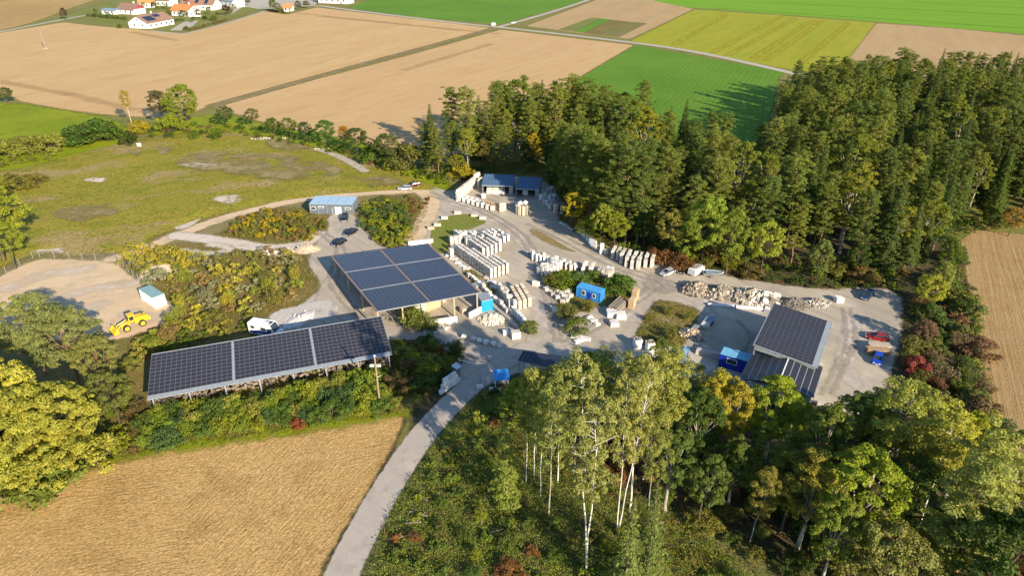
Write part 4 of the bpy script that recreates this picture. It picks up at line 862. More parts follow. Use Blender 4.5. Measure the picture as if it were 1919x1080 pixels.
# ------------------------------------------------------------------ the near wood, lower right
NEAR = [(950, 955, 778, 'light_spruce', (0.20, 0.235, 0.036), 1.05, 'slender light green spruce alone in the clearing'),
        (986, 905, 735, 'aspen', None, 1.1, 'leftmost aspen of the near wood'), (1001, 898, 700, 'aspen', None, 1.1, 'second aspen beside the spruce'), (1013, 930, 745, 'aspen', None, 1.0, 'thin aspen with bare pale stem'),
        (1028, 968, 740, 'aspen', None, 1.15, 'front aspen with long white stem'), (1045, 905, 690, 'aspen', None, 1.2, 'aspen with spreading pale crown'), (1078, 885, 682, 'aspen', (0.210, 0.235, 0.048), 1.3, 'bushy aspen behind the white stems'),
        (1100, 1076, 690, 'twin_birch', None, 1.0, 'tall forked birch with two bright white stems'), (1120, 900, 672, 'aspen', None, 1.35, 'aspen crown above the yard stone crates'), (1158, 1000, 688, 'twin_birch', (0.27, 0.28, 0.07), 0.9, 'second forked birch behind the tall one'),
        (1180, 960, 690, 'aspen', (0.227, 0.245, 0.057), 1.3, 'airy aspen in the wood centre'), (1205, 900, 668, 'aspen', None, 1.35, 'wide pale aspen at the yard side'), (1245, 905, 672, 'aspen', (0.259, 0.270, 0.048), 1.3, 'greenish aspen before the blue rack'),
        (1215, 985, 770, 'aspen', (0.202, 0.225, 0.048), 1.1, 'lower leaning aspen in the near wood'), (1208, 1110, 895, 'light_spruce', (0.14, 0.18, 0.042), 0.95, 'broad pale spruce at the bottom of the wood'), (1165, 1140, 940, 'light_spruce', (0.13, 0.17, 0.04), 1.0, 'young pale spruce beside the broad one'),
        (972, 820, 705, 'broadleaf', (0.188, 0.232, 0.028), 0.8, 'green tree beside the blue roofed booth'), (1005, 850, 700, 'aspen', (0.202, 0.235, 0.033), 1.4, 'lime tree behind the booth'), (1066, 800, 705, 'broadleaf', DKGREEN, 0.7, 'dark tree beside the small solar roof'), (1100, 790, 655, 'broadleaf', (0.129, 0.171, 0.028), 0.9, 'dark green tree before the yard road'),
        (1312, 800, 690, 'aspen', (0.188, 0.209, 0.043), 1.2, 'shaded grey green tree before the blue container'), (1320, 900, 720, 'tall_broadleaf', DKGREEN, 1.2, 'dark tree in the wood shade'),
        (1352, 868, 696, 'tall_broadleaf', (0.38, 0.31, 0.03), 1.25, 'golden orange maple before the blue container'), (1335, 880, 775, 'broadleaf', (0.269, 0.265, 0.028), 0.7, 'small golden tree under the maple'), (1392, 880, 705, 'tall_broadleaf', (0.37, 0.29, 0.03), 1.0, 'orange gold tree right of the maple'),
        (1470, 880, 695, 'tall_broadleaf', (0.260, 0.304, 0.024), 1.35, 'lime yellow tree before the annex roof'), (1500, 890, 740, 'tall_broadleaf', (0.218, 0.265, 0.028), 1.2, 'lime tree right of the annex roof'), (1440, 930, 790, 'light_spruce', (0.188, 0.232, 0.028), 1.0, 'green spruce below the golden trees'), (1480, 950, 795, 'light_spruce', (0.224, 0.258, 0.028), 1.0, 'yellowish spruce in the wood'),
        (1570, 950, 765, 'tall_broadleaf', (0.153, 0.190, 0.028), 1.5, 'dark green rounded crown behind the wall'), (1620, 910, 725, 'tall_broadleaf', (0.141, 0.177, 0.028), 1.2, 'dark tree at the yard corner'), (1660, 905, 722, 'tall_broadleaf', (0.210, 0.245, 0.038), 1.25, 'sunlit tree in front of the blue car'), (1690, 930, 730, 'tall_broadleaf', (0.235, 0.245, 0.033), 1.25, 'olive tree with pale stem'),
        (1722, 965, 735, 'aspen', (0.31, 0.31, 0.05), 1.6, 'large airy aspen with forked white trunk'), (1775, 945, 730, 'tall_broadleaf', (0.28, 0.29, 0.04), 1.3, 'leafy tree at the stubble field side'), (1800, 1000, 790, 'aspen', (0.32, 0.32, 0.05), 1.5, 'leaning white aspen near the field'), (1840, 960, 770, 'tall_broadleaf', (0.36, 0.36, 0.035), 1.3, 'yellow lime tree at the field edge'), (1870, 990, 830, 'tall_broadleaf', (0.37, 0.34, 0.035), 1.0, 'golden tree hanging over the stubble field'),
        (1545, 1035, 850, 'tall_broadleaf', (0.259, 0.220, 0.028), 1.3, 'bronze tree with ivy brown trunk'), (1437, 1020, 880, 'aspen', (0.235, 0.209, 0.038), 1.2, 'thin bronze birch in the wood shade'), (1645, 1060, 835, 'tall_broadleaf', (0.246, 0.306, 0.024), 1.45, 'bright green tree in the wood front'), (1590, 1110, 930, 'tall_broadleaf', (0.200, 0.232, 0.028), 1.0, 'slanting tree at the bottom edge'),
        (1740, 1020, 860, 'broadleaf', (0.099, 0.147, 0.024), 1.0, 'dense dark green round tree'), (1690, 1150, 990, 'broadleaf', (0.224, 0.232, 0.057), 1.2, 'pale olive round crown at the bottom edge'), (1860, 1120, 850, 'pine', (0.244, 0.272, 0.062), 1.5, 'pine with reddish trunk in the photo corner'), (1910, 1090, 820, 'pine', (0.244, 0.272, 0.062), 1.4, 'outer pine in the photo corner'), (1815, 1130, 960, 'pine', (0.229, 0.255, 0.062), 1.2, 'low pine in the photo corner'),
        (1270, 960, 800, 'tall_broadleaf', (0.118, 0.159, 0.028), 1.2, 'dark tree deep in the wood'), (1330, 990, 860, 'broadleaf', (0.106, 0.147, 0.028), 0.8, 'small dark tree deep in the wood'), (1390, 960, 820, 'tall_broadleaf', (0.129, 0.171, 0.028), 1.1, 'dark green tree under the gold ones'), (1500, 1000, 850, 'broadleaf', (0.153, 0.171, 0.028), 0.9, 'brownish dark tree in the wood'), (1600, 990, 830, 'tall_broadleaf', (0.165, 0.196, 0.028), 1.2, 'mid green tree in the wood'), (1950, 1000, 800, 'tall_broadleaf', (0.235, 0.245, 0.038), 1.3, 'tree just outside the photo edge'), (1930, 1180, 960, 'broadleaf', DKGREEN, 1.2, 'dark tree below the photo corner')]
for x, y, yt, k, c, w, lab in NEAR:
    b = G(x, y)
    if x > 1250: H_ = height_for(b, yt); q = G(x, yt, H_); b = Vector((q.x, q.y, 0))
    if c: c = tuple(v * 1.18 for v in c)
    if x > 1250: w *= 0.86
    elif k in ('aspen', 'twin_birch'): w *= 0.8
    plant(k, b, height_for(b, yt), lab, None, c, wide=w, tilt=0.035)
bushes([(960, 760), (1100, 745), (1250, 730), (1540, 790), (1650, 800), (1760, 830), (1880, 900), (1919, 1000), (1919, 1080), (1700, 1100), (1500, 1090), (1300, 1000), (1150, 900), (1050, 880), (980, 860)], 3.6, (1.5, 4.0), [GREEN, DKGREEN, OLIVE, RUST, (0.143, 0.176, 0.028)], 'under the trees of the near wood', 'undergrowth bushes of the near wood', seed=20, words=['green', 'dark green', 'olive', 'rusty', 'yellow green'])
bushes([(735, 1000), (790, 900), (870, 800), (935, 770), (940, 900), (980, 960), (1080, 1000), (1250, 1010), (1350, 1060), (1380, 1090), (740, 1090)], 3.0, (1.0, 2.6), [(0.15, 0.21, 0.026), (0.24, 0.27, 0.026), (0.21, 0.20, 0.045), (0.118, 0.167, 0.028), RUST], 'in the overgrown clearing beside the road', 'clearing bushes', seed=21, words=['green', 'lime', 'olive', 'fresh green', 'rusty'], wide=(0.9, 1.5))
bushes([(905, 752), (925, 738), (960, 738), (955, 780), (920, 800), (895, 795)], 3.0, (1.0, 2.2), [DKGREEN, GREEN, OLIVE], 'on the bank beside the gate', 'bank bushes beside the gate', seed=22, words=['dark green', 'green', 'olive'])

set_out_bushes(230)

# low growth
tuft_stuff('undergrowth', 'tangled low brambles and weeds covering the clearing beside the road', poisson([(682, 1100), (725, 985), (780, 890), (845, 800), (900, 740), (1100, 730), (1120, 900), (1300, 990), (1420, 1100), (1300, 1180), (620, 1180)], 0.46, 90000, seed=30),
           [(0.16, 0.215, 0.026), (0.21, 0.235, 0.022), (0.20, 0.20, 0.04), (0.22, 0.24, 0.03), (0.24, 0.18, 0.07), (0.21, 0.27, 0.04), (0.26, 0.29, 0.03), (0.18, 0.25, 0.04)], (0.25, 0.95), 18, 0.12, 31)
tuft_stuff('undergrowth', 'brown and green weeds on the floor of the near wood', poisson([(960, 750), (1250, 725), (1540, 780), (1760, 820), (1900, 900), (1990, 1000), (1990, 1120), (1300, 1120), (1100, 900)], 1.1, 30000, seed=32),
           [DKGREEN, OLIVE, RUST, STRAW, (0.20, 0.11, 0.04)], (0.3, 0.9), 14, 0.15, 33)
tuft_stuff('undergrowth', 'low weeds at the foot of the long solar shed hedge', poisson([(100, 905), (190, 868), (330, 845), (550, 808), (750, 780), (775, 760), (860, 690), (860, 660), (740, 640), (720, 660), (500, 720), (280, 765), (180, 800)], 0.8, 30000, seed=34),
           [(0.16, 0.22, 0.026), (0.23, 0.26, 0.024), (0.22, 0.215, 0.045), (0.25, 0.225, 0.05)], (0.3, 0.8), 14, 0.13, 35)
tuft_stuff('undergrowth', 'dry brown and yellow weeds in the thicket behind the long shed', poisson([(230, 500), (300, 470), (420, 470), (480, 475), (560, 478), (590, 520), (560, 570), (480, 600), (470, 640), (300, 690), (230, 660), (330, 600), (330, 570), (260, 520)], 0.95, 30000, seed=36),
           [(0.26, 0.25, 0.055), (0.32, 0.26, 0.09), (0.32, 0.26, 0.09), (0.30, 0.20, 0.08), (0.30, 0.30, 0.05), (0.36, 0.30, 0.12)], (0.3, 0.75), 13, 0.13, 37)
tuft_stuff('undergrowth', 'rough weeds on the mounds around the grey office', poisson([(410, 445), (450, 412), (500, 392), (580, 395), (614, 415), (610, 435), (560, 460), (480, 452)], 0.9, 12000, seed=38), [OLIVE, STRAW, LIME, (0.21, 0.13, 0.06)], (0.3, 0.8), 13, 0.15, 39)
tuft_stuff('undergrowth', 'brown weeds on the knoll between dirt track and office', poisson([(675, 430), (680, 388), (720, 368), (805, 375), (800, 395), (775, 450), (720, 466)], 0.9, 12000, seed=40), [OLIVE, RUST, LIME, GREEN], (0.3, 0.8), 13, 0.15, 41)
tuft_stuff('undergrowth', 'low weeds under the hedgerow beside the right stubble field', poisson([(1698, 560), (1780, 545), (1800, 470), (1815, 540), (1845, 660), (1855, 760), (1890, 850), (1760, 790), (1700, 725), (1694, 640)], 1.1, 15000, seed=42), [GREEN, OLIVE, RUST, DKGREEN], (0.4, 1.0), 13, 0.16, 43)
tuft_stuff('undergrowth', 'weeds growing on the gravel islands of the yard', np.concatenate([poisson([(1186, 640), (1222, 574), (1240, 564), (1308, 581), (1304, 600), (1284, 640), (1268, 666), (1225, 653)], 0.75, 8000, seed=44),
           poisson([(1012, 525), (1040, 502), (1090, 507), (1150, 514), (1192, 545), (1160, 573), (1120, 573), (1090, 583), (1052, 600), (1042, 575), (1060, 550)], 0.75, 8000, seed=45), poisson([(870, 511), (880, 506), (905, 523), (928, 547), (920, 550), (890, 533)], 0.6, 3000, seed=46)]),
           [(0.20, 0.19, 0.04), LIME, STRAW, (0.24, 0.23, 0.04), (0.15, 0.18, 0.03)], (0.2, 0.75), 14, 0.12, 47)
tuft_stuff('undergrowth', 'weeds along the forest edge below the trees', poisson([(1062, 390), (1120, 462), (1235, 490), (1420, 526), (1560, 546), (1690, 546), (1700, 505), (1560, 500), (1340, 478), (1240, 458), (1110, 425)], 1.2, 15000, seed=48), [GREEN, OLIVE, DKGREEN, RUST], (0.4, 1.0), 12, 0.17, 49)
tuft_stuff('undergrowth', 'grass tussocks scattered over the dry meadow', poisson([(0, 330), (150, 290), (255, 268), (420, 250), (520, 266), (640, 288), (790, 342), (740, 355), (620, 362), (400, 402), (270, 462), (200, 478), (60, 470), (0, 495)], 2.6, 20000, seed=50), [(0.20, 0.20, 0.03), (0.25, 0.22, 0.05), (0.16, 0.19, 0.03)], (0.3, 0.7), 10, 0.18, 51, 0.5, 0.4)

# ------------------------------------------------------------------ buildings with solar roofs
WHITE_P = paint('white_paint', (0.78, 0.76, 0.72), 0.55, dirt=0.12); GREY_S = paint('grey_steel', (0.30, 0.33, 0.34), 0.45, 0.3); LGREY = paint('light_grey_metal', (0.31, 0.345, 0.36), 0.45, 0.2)
WOOD = paint('weathered_timber', (0.34, 0.23, 0.13), 0.85, var=0.25, scale=3); PALEWOOD = paint('pale_timber', (0.55, 0.39, 0.22), 0.8, var=0.2, scale=3); OLDWOOD = paint('grey_old_timber', (0.27, 0.22, 0.17), 0.9, var=0.3, scale=4)
CONC = paint('concrete', (0.46, 0.42, 0.37), 0.9, var=0.15, dirt=0.15); GLASS = paint('dark_window_glass', (0.03, 0.04, 0.05), 0.12, spec=0.6); BLACK = paint('black_rubber', (0.03, 0.03, 0.03), 0.85)
BLUE = paint('bright_blue_paint', (0.035, 0.22, 0.55), 0.5, dirt=0.06); DBLUE = paint('deep_blue_paint', (0.012, 0.035, 0.33), 0.45, dirt=0.05); LBLUE = paint('pale_blue_sheet', (0.16, 0.42, 0.60), 0.45, dirt=0.1)
SLATE = paint('slate_grey_cladding', (0.12, 0.145, 0.16), 0.6, dirt=0.08); ROOFBLUE = paint('grey_blue_roof', (0.20, 0.27, 0.34), 0.5, dirt=0.08); TEAL = paint('green_grey_roof', (0.22, 0.36, 0.34), 0.6, dirt=0.15)
FRAME = paint('module_frame', (0.20, 0.205, 0.215), 0.4, 0.3); TILE = paint('brown_roof_tiles', (0.26, 0.15, 0.105), 0.85, var=0.2, scale=0.8); TILE_O = paint('orange_roof_tiles', (0.55, 0.20, 0.07), 0.85, var=0.18, scale=0.8)
RENDERW = paint('white_render', (0.80, 0.79, 0.76), 0.9, var=0.05); REDW = paint('red_boarding', (0.35, 0.05, 0.05), 0.7)
LIMESTONE = paint('white_limestone', (0.64, 0.60, 0.53), 0.9, var=0.14, scale=2.2, dirt=0.22, each=0.75); STONE2 = paint('cream_limestone', (0.66, 0.57, 0.43), 0.9, var=0.16, scale=2.0, dirt=0.2, each=0.75)
STONE3 = paint('white_sawn_stone', (0.72, 0.69, 0.63), 0.85, var=0.08, scale=2.0, dirt=0.12, each=0.75); WRAP = paint('white_wrapped_block', (0.70, 0.69, 0.67), 0.6, var=0.06, dirt=0.1, each=0.75)

def cell_mat(name, c, rough, line=(0.055, 0.06, 0.07)):
    m = NT(name); v = m.coord()
    br = m.new('ShaderNodeTexBrick'); m.L(v, br.inputs['Vector']); br.offset = 0.0; br.squash = 1.0
    br.inputs['Color1'].default_value = (*c, 1); br.inputs['Color2'].default_value = (*[k * 1.15 for k in c], 1); br.inputs['Mortar'].default_value = (*line, 1)
    br.inputs['Scale'].default_value = 1.0; br.inputs['Mortar Size'].default_value = 0.006; br.inputs['Brick Width'].default_value = 0.16; br.inputs['Row Height'].default_value = 0.16
    oi = m.new('ShaderNodeObjectInfo')
    col = m.mix(m.rng(oi.outputs['Random'], 0, 1, 0, 0.4), br.outputs['Color'], tuple(k * 1.5 for k in c))
    m.base(col, rough, 0.5); m.bs.inputs['Coat Weight'].default_value = 0.1; m.bs.inputs['Coat Roughness'].default_value = 0.12
    return m.mat
CELL_A = cell_mat('solar_cells_plum', (0.024, 0.021, 0.027), 0.4); CELL_B = cell_mat('solar_cells_blue', (0.016, 0.022, 0.040), 0.35); CELL_C = cell_mat('solar_cells_slate', (0.022, 0.020, 0.023), 0.45)

def module_mesh(w, h, cell, fr=0.028, t=0.04):
    """one solar module: glass set in a raised frame, lying in x-y, origin at its lower left corner"""
    mb = MB(); a, b = fr, t
    O = [(0, 0), (w, 0), (w, h), (0, h)]; I = [(a, a), (w - a, a), (w - a, h - a), (a, h - a)]
    V = [(x, y, 0) for x, y in O] + [(x, y, b) for x, y in O] + [(x, y, b) for x, y in I] + [(x, y, b - 0.012) for x, y in I]
    F = [(i, (i + 1) % 4, 4 + (i + 1) % 4, 4 + i) for i in range(4)] + [(4 + i, 4 + (i + 1) % 4, 8 + (i + 1) % 4, 8 + i) for i in range(4)] + [(8 + i, 8 + (i + 1) % 4, 12 + (i + 1) % 4, 12 + i) for i in range(4)]
    mb.add(V, F, 0); mb.add([V[12], V[13], V[14], V[15]], [(0, 1, 2, 3)], 1)
    return mb.mesh('solar_module', [FRAME, cell])

def solar_field(root, x0, y0, z0, slope, ncol, nrow, mw, mh, gap, cell, singles, breaks=()):
    """modules row by row up a roof; the lower rows as single modules, the rest joined"""
    me = module_mesh(mw - gap, mh - gap, cell); ca, sa = math.cos(slope), math.sin(slope); n = 0; VV, FF, MM = [], [], []
    base = np.array([v.co for v in me.vertices]); bf = [tuple(p.vertices) for p in me.polygons]; bm = [p.material_index for p in me.polygons]
    for r in range(nrow):
        for c in range(ncol):
            x = x0 + c * mw + sum(g for k, g in breaks if c >= k); y = r * mh
            loc = (x, y0 + y * ca, z0 + y * sa)
            if n < singles: link('solar_module', me, root, loc, (slope, 0, 0))
            else:
                q = base.copy(); yy = q[:, 1] * ca - q[:, 2] * sa; zz = q[:, 1] * sa + q[:, 2] * ca
                q = np.stack([q[:, 0] + loc[0], yy + loc[1], zz + loc[2]], 1); o = len(VV) * len(base)
                VV.append(q); FF += [tuple(i + o for i in f) for f in bf]; MM += bm
            n += 1
    if VV:
        mj = bpy.data.meshes.new('solar_array'); mj.from_pydata(np.concatenate(VV).tolist(), [], FF)
        for m in (FRAME, cell): mj.materials.append(m)
        mj.polygons.foreach_set('material_index', np.asarray(MM, np.int32)); mj.update()
        link('solar_array', mj, root)['kind'] = 'stuff'

# the long open shed, lower left
FL, FR = G(276, 748, 4), G(735, 663, 4); LN = (FR - FL).length; rz = math.atan2(FR.y - FL.y, FR.x - FL.x); DP = 11.4; SL = math.atan2(2.0, DP)
shed = thing('solar_shed', 'long open shed with three dark solar roof sections behind the hedge', 'shed', (FL.x, FL.y, 0), rz)
m = MB(); sw = (LN - 1.0) / 3
m.slab([(0, 0, 4.0), (LN, 0, 4.0), (LN, DP, 6.0), (0, DP, 6.0)], 0.12); m.build('roof_sheet', LGREY, shed)
for x in (sw + 0.05, 2 * sw + 0.55): MB().slab([(x, 0.02, 4.09), (x + 0.4, 0.02, 4.09), (x + 0.4, DP - .02, 6.09), (x, DP - .02, 6.09)], 0.07).build('roof_joint', LGREY, shed)
MB().box((LN / 2, -0.16, 3.92), (LN, 0.28, 0.14)).build('gutter', LGREY, shed)
MB().box((LN / 2, DP + 0.05, 5.95), (LN, 0.08, 0.25)).build('ridge_flashing', LGREY, shed)
solar_field(shed, 0.06, 0.62, 4.0 + 0.62 * math.tan(SL) + 0.03, SL, 48, 11, (LN - 1.1) / 48, (DP - 0.75) / math.cos(SL) / 11, 0.022, CELL_A, 288, ((16, 0.5), (32, 0.5)))
for i in range(8):
    x = 0.6 + i * (LN - 1.2) / 7
    for y, z in ((0.7, 3.98), (DP - 0.7, 5.70)): MB().box((x, y, z / 2), (0.2, 0.2, z)).build('post', LGREY, shed)
    MB().box((x, DP / 2, 4.72), (0.18, DP - 1.0, 0.26), rx=SL).build('rafter', OLDWOOD, shed)
    for d in (-1, 1):
        if 0 < x + d * 1.3 < LN: MB().tube((x, 0.7, 2.5), (x + d * 1.25, 0.7, 3.85), 0.07, n=5).build('brace', OLDWOOD, shed)
rg = random.Random(5); m = MB()
for i in range(900): m.box((rg.uniform(0.5, LN - 0.5), rg.uniform(2.0, 8.5), rg.uniform(0.15, 1.9)), (rg.uniform(.2, .9), rg.uniform(.2, .5), rg.uniform(.15, .4)), rg.random() * 3)
o = m.build('firewood_pile', OLDWOOD, None, (FL.x, FL.y, 0), rz); props(o, 'heap of split brown firewood stored under the long solar shed', 'firewood', None, 'stuff')

# the large open hall with six solar fields
c4 = [G(706, 585, 5.6), G(901, 549, 5.6), G(802, 456, 4.7), G(620, 481, 4.7)]
hallc = sum(c4, Vector()) / 4
hall = thing('solar_hall', 'large open hall with six blue solar fields and timber posts', 'hall', (hallc.x, hallc.y, 0))
L4 = [Vector((p.x - hallc.x, p.y - hallc.y, p.z)) for p in c4]
def bil(u, v, dz=0.0): return (L4[0] * (1 - u) * (1 - v) + L4[1] * u * (1 - v) + L4[2] * u * v + L4[3] * (1 - u) * v) + Vector((0, 0, dz))
DULLW = paint('dull_red_timber', (0.30, 0.20, 0.15), 0.85, var=0.2, scale=3)
MB().slab([bil(0, 0), bil(1, 0), bil(1, 1), bil(0, 1)], 0.14).build('roof_sheet', paint('dull_roof_sheet', (0.33, 0.31, 0.30), 0.6, 0.1), hall)
for u0, u1 in ((0.0, 0.012), (0.493, 0.507), (0.988, 1.0)): MB().slab([bil(u0, 0, .1), bil(u1, 0, .1), bil(u1, 1, .1), bil(u0, 1, .1)], 0.09).build('roof_joint', DULLW, hall)
for v0 in (0.336, 0.668): MB().slab([bil(0.013, v0, .03), bil(0.987, v0, .03), bil(0.987, v0 + .008, .03), bil(0.013, v0 + .008, .03)], 0.025).build('roof_joint', LGREY, hall)
for i, (ua, ub) in enumerate(((0.016, 0.49), (0.51, 0.984))):
    for j, (va, vb) in enumerate(((0.008, 0.333), (0.351, 0.665), (0.683, 0.992))):
        mb = MB(); nc, nr = 12, 10
        for c in range(nc):
            for r in range(nr):
                a, b = ua + (ub - ua) * c / nc, ua + (ub - ua) * (c + 0.965) / nc; p, q = va + (vb - va) * r / nr, va + (vb - va) * (r + 0.955) / nr
                e, f = (b - a) * 0.025, (q - p) * 0.03
                O = [bil(a, p, .07), bil(b, p, .07), bil(b, q, .07), bil(a, q, .07)]; I = [bil(a + e, p + f, .07), bil(b - e, p + f, .07), bil(b - e, q - f, .07), bil(a + e, q - f, .07)]
                B = [k - Vector((0, 0, .06)) for k in O]
                mb.add(O + I + B, [(0, 1, 5, 4), (1, 2, 6, 5), (2, 3, 7, 6), (3, 0, 4, 7), (8, 9, 1, 0), (9, 10, 2, 1), (10, 11, 3, 2), (11, 8, 0, 3)], 0); mb.add(I, [(0, 1, 2, 3)], 1)
        mb.build('solar_array', [paint('dark_module_frame', (0.20, 0.22, 0.25), 0.4, 0.3), CELL_B], hall)
for u in (0.02, 0.25, 0.5, 0.75, 0.98):
    for v in (0.03, 0.35, 0.66, 0.97):
        p = bil(u, v); MB().box((p.x, p.y, p.z / 2 - 0.1), (0.26, 0.26, p.z - 0.1)).build('post', PALEWOOD, hall)
for v in (0.03, 0.35, 0.66, 0.97):
    m = MB(); a, b = bil(0.01, v, -.3), bil(0.99, v, -.3); m.tube(a, b, 0.17, n=4); m.build('beam', WOOD, hall)
BEIGEW = paint('beige_plank_wall', (0.55, 0.38, 0.22), 0.85, var=0.15, scale=3)
def wall_px(name, label, a, b, h, t, mat, cat='wall', z=0.0):
    A, B = G(*a), G(*b); r = math.atan2(B.y - A.y, B.x - A.x); l = (B - A).length; c = (A + B) / 2
    th = thing(name, label, cat, (c.x, c.y, z), r)
    n = max(1, int(l / 1.6))
    for i in range(n): MB().box((-l / 2 + (i + .5) * l / n, rnd.uniform(-.01, .01), h / 2 + 0.05), (l / n - 0.025, t, h + rnd.uniform(-.02, .02))).build('panel', mat, th)
    MB().box((0, 0, 0.05), (l, t + 0.12, 0.1)).build('footing', CONC, th)
    return th
wall_px('retaining_wall', 'white low wall in front of the large solar hall by the flower bed', (786, 618), (857, 607), 1.9, 0.3, STONE3)
wall_px('retaining_wall', 'white low wall left of the open blue container', (879, 598), (905, 584), 1.5, 0.3, STONE3)
wall_px('plank_wall', 'beige plank wall under the large solar hall', (797, 585), (826, 575), 2.2, 0.25, BEIGEW, 'plank wall')
wall_px('plank_wall', 'white panel wall behind the willow bush', (779, 594), (797, 588), 3.0, 0.25, STONE3, 'panel wall')
wall_px('plank_wall', 'dark green slatted wall at the corner of the large solar hall', (745, 594), (764, 614), 2.6, 0.2, paint('moss_green_boards', (0.10, 0.12, 0.05), 0.8), 'plank wall')
wall_px('retaining_wall', 'long grey sleeper wall beside the pallet rows', (915, 572), (975, 622), 0.9, 0.3, CONC)
wall_px('retaining_wall', 'pale block wall behind the large solar hall', (765, 461), (812, 455), 1.2, 0.5, STONE3)
for x, y in ((740, 560), (760, 540), (830, 555), (850, 540), (700, 545), (780, 520), (720, 520), (868, 575)):
    p = G(x, y + 12); t = thing('pallet_crate', 'timber crate with stone on a pallet under the large solar hall', 'crate', (p.x, p.y, 0), rnd.random() * 3, 'crates under the large solar hall')
    MB().box((0, 0, 0.08), (1.3, 1.1, 0.14)).build('pallet', OLDWOOD, t)
    MB().box((0, 0, 0.72), (1.2, 1.0, 1.1)).build('load', STONE2, t)

wall_px('retaining_wall', 'grey concrete wall closing the lower end of the right yard', (1530, 762), (1650, 790), 1.2, 0.4, CONC)
# the hall on the right and its annex
cc = [G(1407, 655, 6.2), G(1527, 683, 5.8), G(1562, 606, 5.8), G(1451, 572, 6.2)]
cen = sum(cc, Vector()) / 4
ux = ((cc[1] - cc[0]) + (cc[2] - cc[3])); ux.z = 0; W_ = ux.length / 2; rz2 = math.atan2(ux.y, ux.x)
vy = ((cc[3] - cc[0]) + (cc[2] - cc[1])); vy.z = 0; D_ = vy.length / 2
rh = math.atan2(vy.y, vy.x) - math.pi / 2; rz2 = (rz2 + rh) / 2
rhall = thing('solar_barn', 'tall barn with slate grey solar roof in the right part of the yard', 'barn', (cen.x, cen.y, 0), rz2)
zl, zr = 6.9, 5.7
sl = math.atan2(zr - zl, W_)
def rz_(x): return zl + (zr - zl) * (x + W_ / 2) / W_
MB().slab([(-W_ / 2, -D_ / 2, zl), (W_ / 2, -D_ / 2, zr), (W_ / 2, D_ / 2, zr), (-W_ / 2, D_ / 2, zl)], 0.22).build('roof_sheet', LGREY, rhall)
me = module_mesh(1.0, 1.0, CELL_C, 0.05); nc, nr = 11, 18
mw_, mh_ = (W_ - 1.0) / nc, (D_ - 0.3) / nr; me = module_mesh(mw_ - 0.045, mh_ - 0.02, CELL_C, 0.022)
for c in range(nc):
    for r in range(nr):
        x = -W_ / 2 + 0.25 + c * mw_
        link('solar_module', me, rhall, (x, -D_ / 2 + 0.15 + r * mh_, rz_(x) + 0.03), (0, -sl, 0))
MB().box((W_ / 2 + 0.1, 0, zr - 0.12), (0.24, D_, 0.16)).build('gutter', LGREY, rhall)
for y0 in (1,):
    y = y0 * (D_ / 2 - 0.35)
    MB().add([(-W_ / 2 + .3, y, 0), (W_ / 2 - .3, y, 0), (W_ / 2 - .3, y, zr - .25), (-W_ / 2 + .3, y, zl - .25)], [(0, 1, 2, 3)]).build('gable_wall', LGREY, rhall)
MB().box((W_ / 2 - 0.35, 0, (zr - .3) / 2), (0.12, D_ - 0.8, zr - .3)).build('side_wall', LGREY, rhall)
MB().hexa([(-W_ / 2 + .3, -D_ / 2 + .1, zl - 1.1), (W_ / 2 - .3, -D_ / 2 + .1, zr - .7), (W_ / 2 - .3, -D_ / 2 + .25, zr - .7), (-W_ / 2 + .3, -D_ / 2 + .25, zl - 1.1)], [(-W_ / 2 + .3, -D_ / 2 + .1, zl - .25), (W_ / 2 - .3, -D_ / 2 + .1, zr - .25), (W_ / 2 - .3, -D_ / 2 + .25, zr - .25), (-W_ / 2 + .3, -D_ / 2 + .25, zl - .25)]).build('gable_fascia', LGREY, rhall)
for i in range(5): MB().box((-W_ / 2 + 0.35, -D_ / 2 + 0.5 + i * (D_ - 1) / 4, 3.25), (0.25, 0.25, 6.5)).build('post', GREY_S, rhall)
# annex with a ridge
A = G(1482, 662, 5.9); dirv = Vector((math.sin(rz2), -math.cos(rz2), 0)); side = Vector((math.cos(rz2), math.sin(rz2), 0))
an = thing('solar_annex', 'low annex with two solar slopes in front of the barn', 'annex', (A.x, A.y, 0), rz2)
m = MB()
for s, wd, zlow in ((1, 6.0, 4.7), (-1, 6.6, 4.3)):
    a = math.atan2(5.9 - zlow, wd)
    q = [(0, -10.5, 5.9), (0, 0, 5.9), (s * wd, 0, zlow), (s * wd, -10.5, zlow)]
    MB().slab(q if s < 0 else [q[3], q[2], q[1], q[0]], 0.14).build('roof_sheet', LGREY, an)
    for k in range(5):
        mb = MB(); w1 = wd / 5
        for r in range(15):
            x0, x1 = s * (k * w1 + .09), s * ((k + 1) * w1 - .10); y0, y1 = -10.4 + r * 0.69, -10.4 + r * 0.69 + 0.655
            z0, z1 = 5.9 - abs(x0) * math.tan(a) + .05, 5.9 - abs(x1) * math.tan(a) + .05
            q = [(x0, y0, z0), (x1, y0, z1), (x1, y1, z1), (x0, y1, z0)]
            mb.slab(q if s > 0 else q[::-1], 0.035, 1)
        mb.build('panel_strip', [FRAME, CELL_C], an)
MB().box((0, -5.25, 5.94), (0.22, 10.5, 0.06)).build('ridge_cap', WHITE_P, an)
MB().box((3.0, 0.06, 5.32), (6.1, 0.1, 0.12), 0).build('verge_trim', WHITE_P, an)
MB().box((-0.2, -5.25, 2.0), (11.6, 9.8, 4.0)).build('wall', LGREY, an)

# ------------------------------------------------------------------ containers, huts and sheds
def fit(px, z):
    q = [G(x, y, z) for x, y in px]; c = sum(q, Vector()) / 4
    u = (q[1] - q[0]) + (q[2] - q[3]); v = (q[3] - q[0]) + (q[2] - q[1])
    return c, math.atan2(u.y, u.x), u.length / 2, v.length / 2

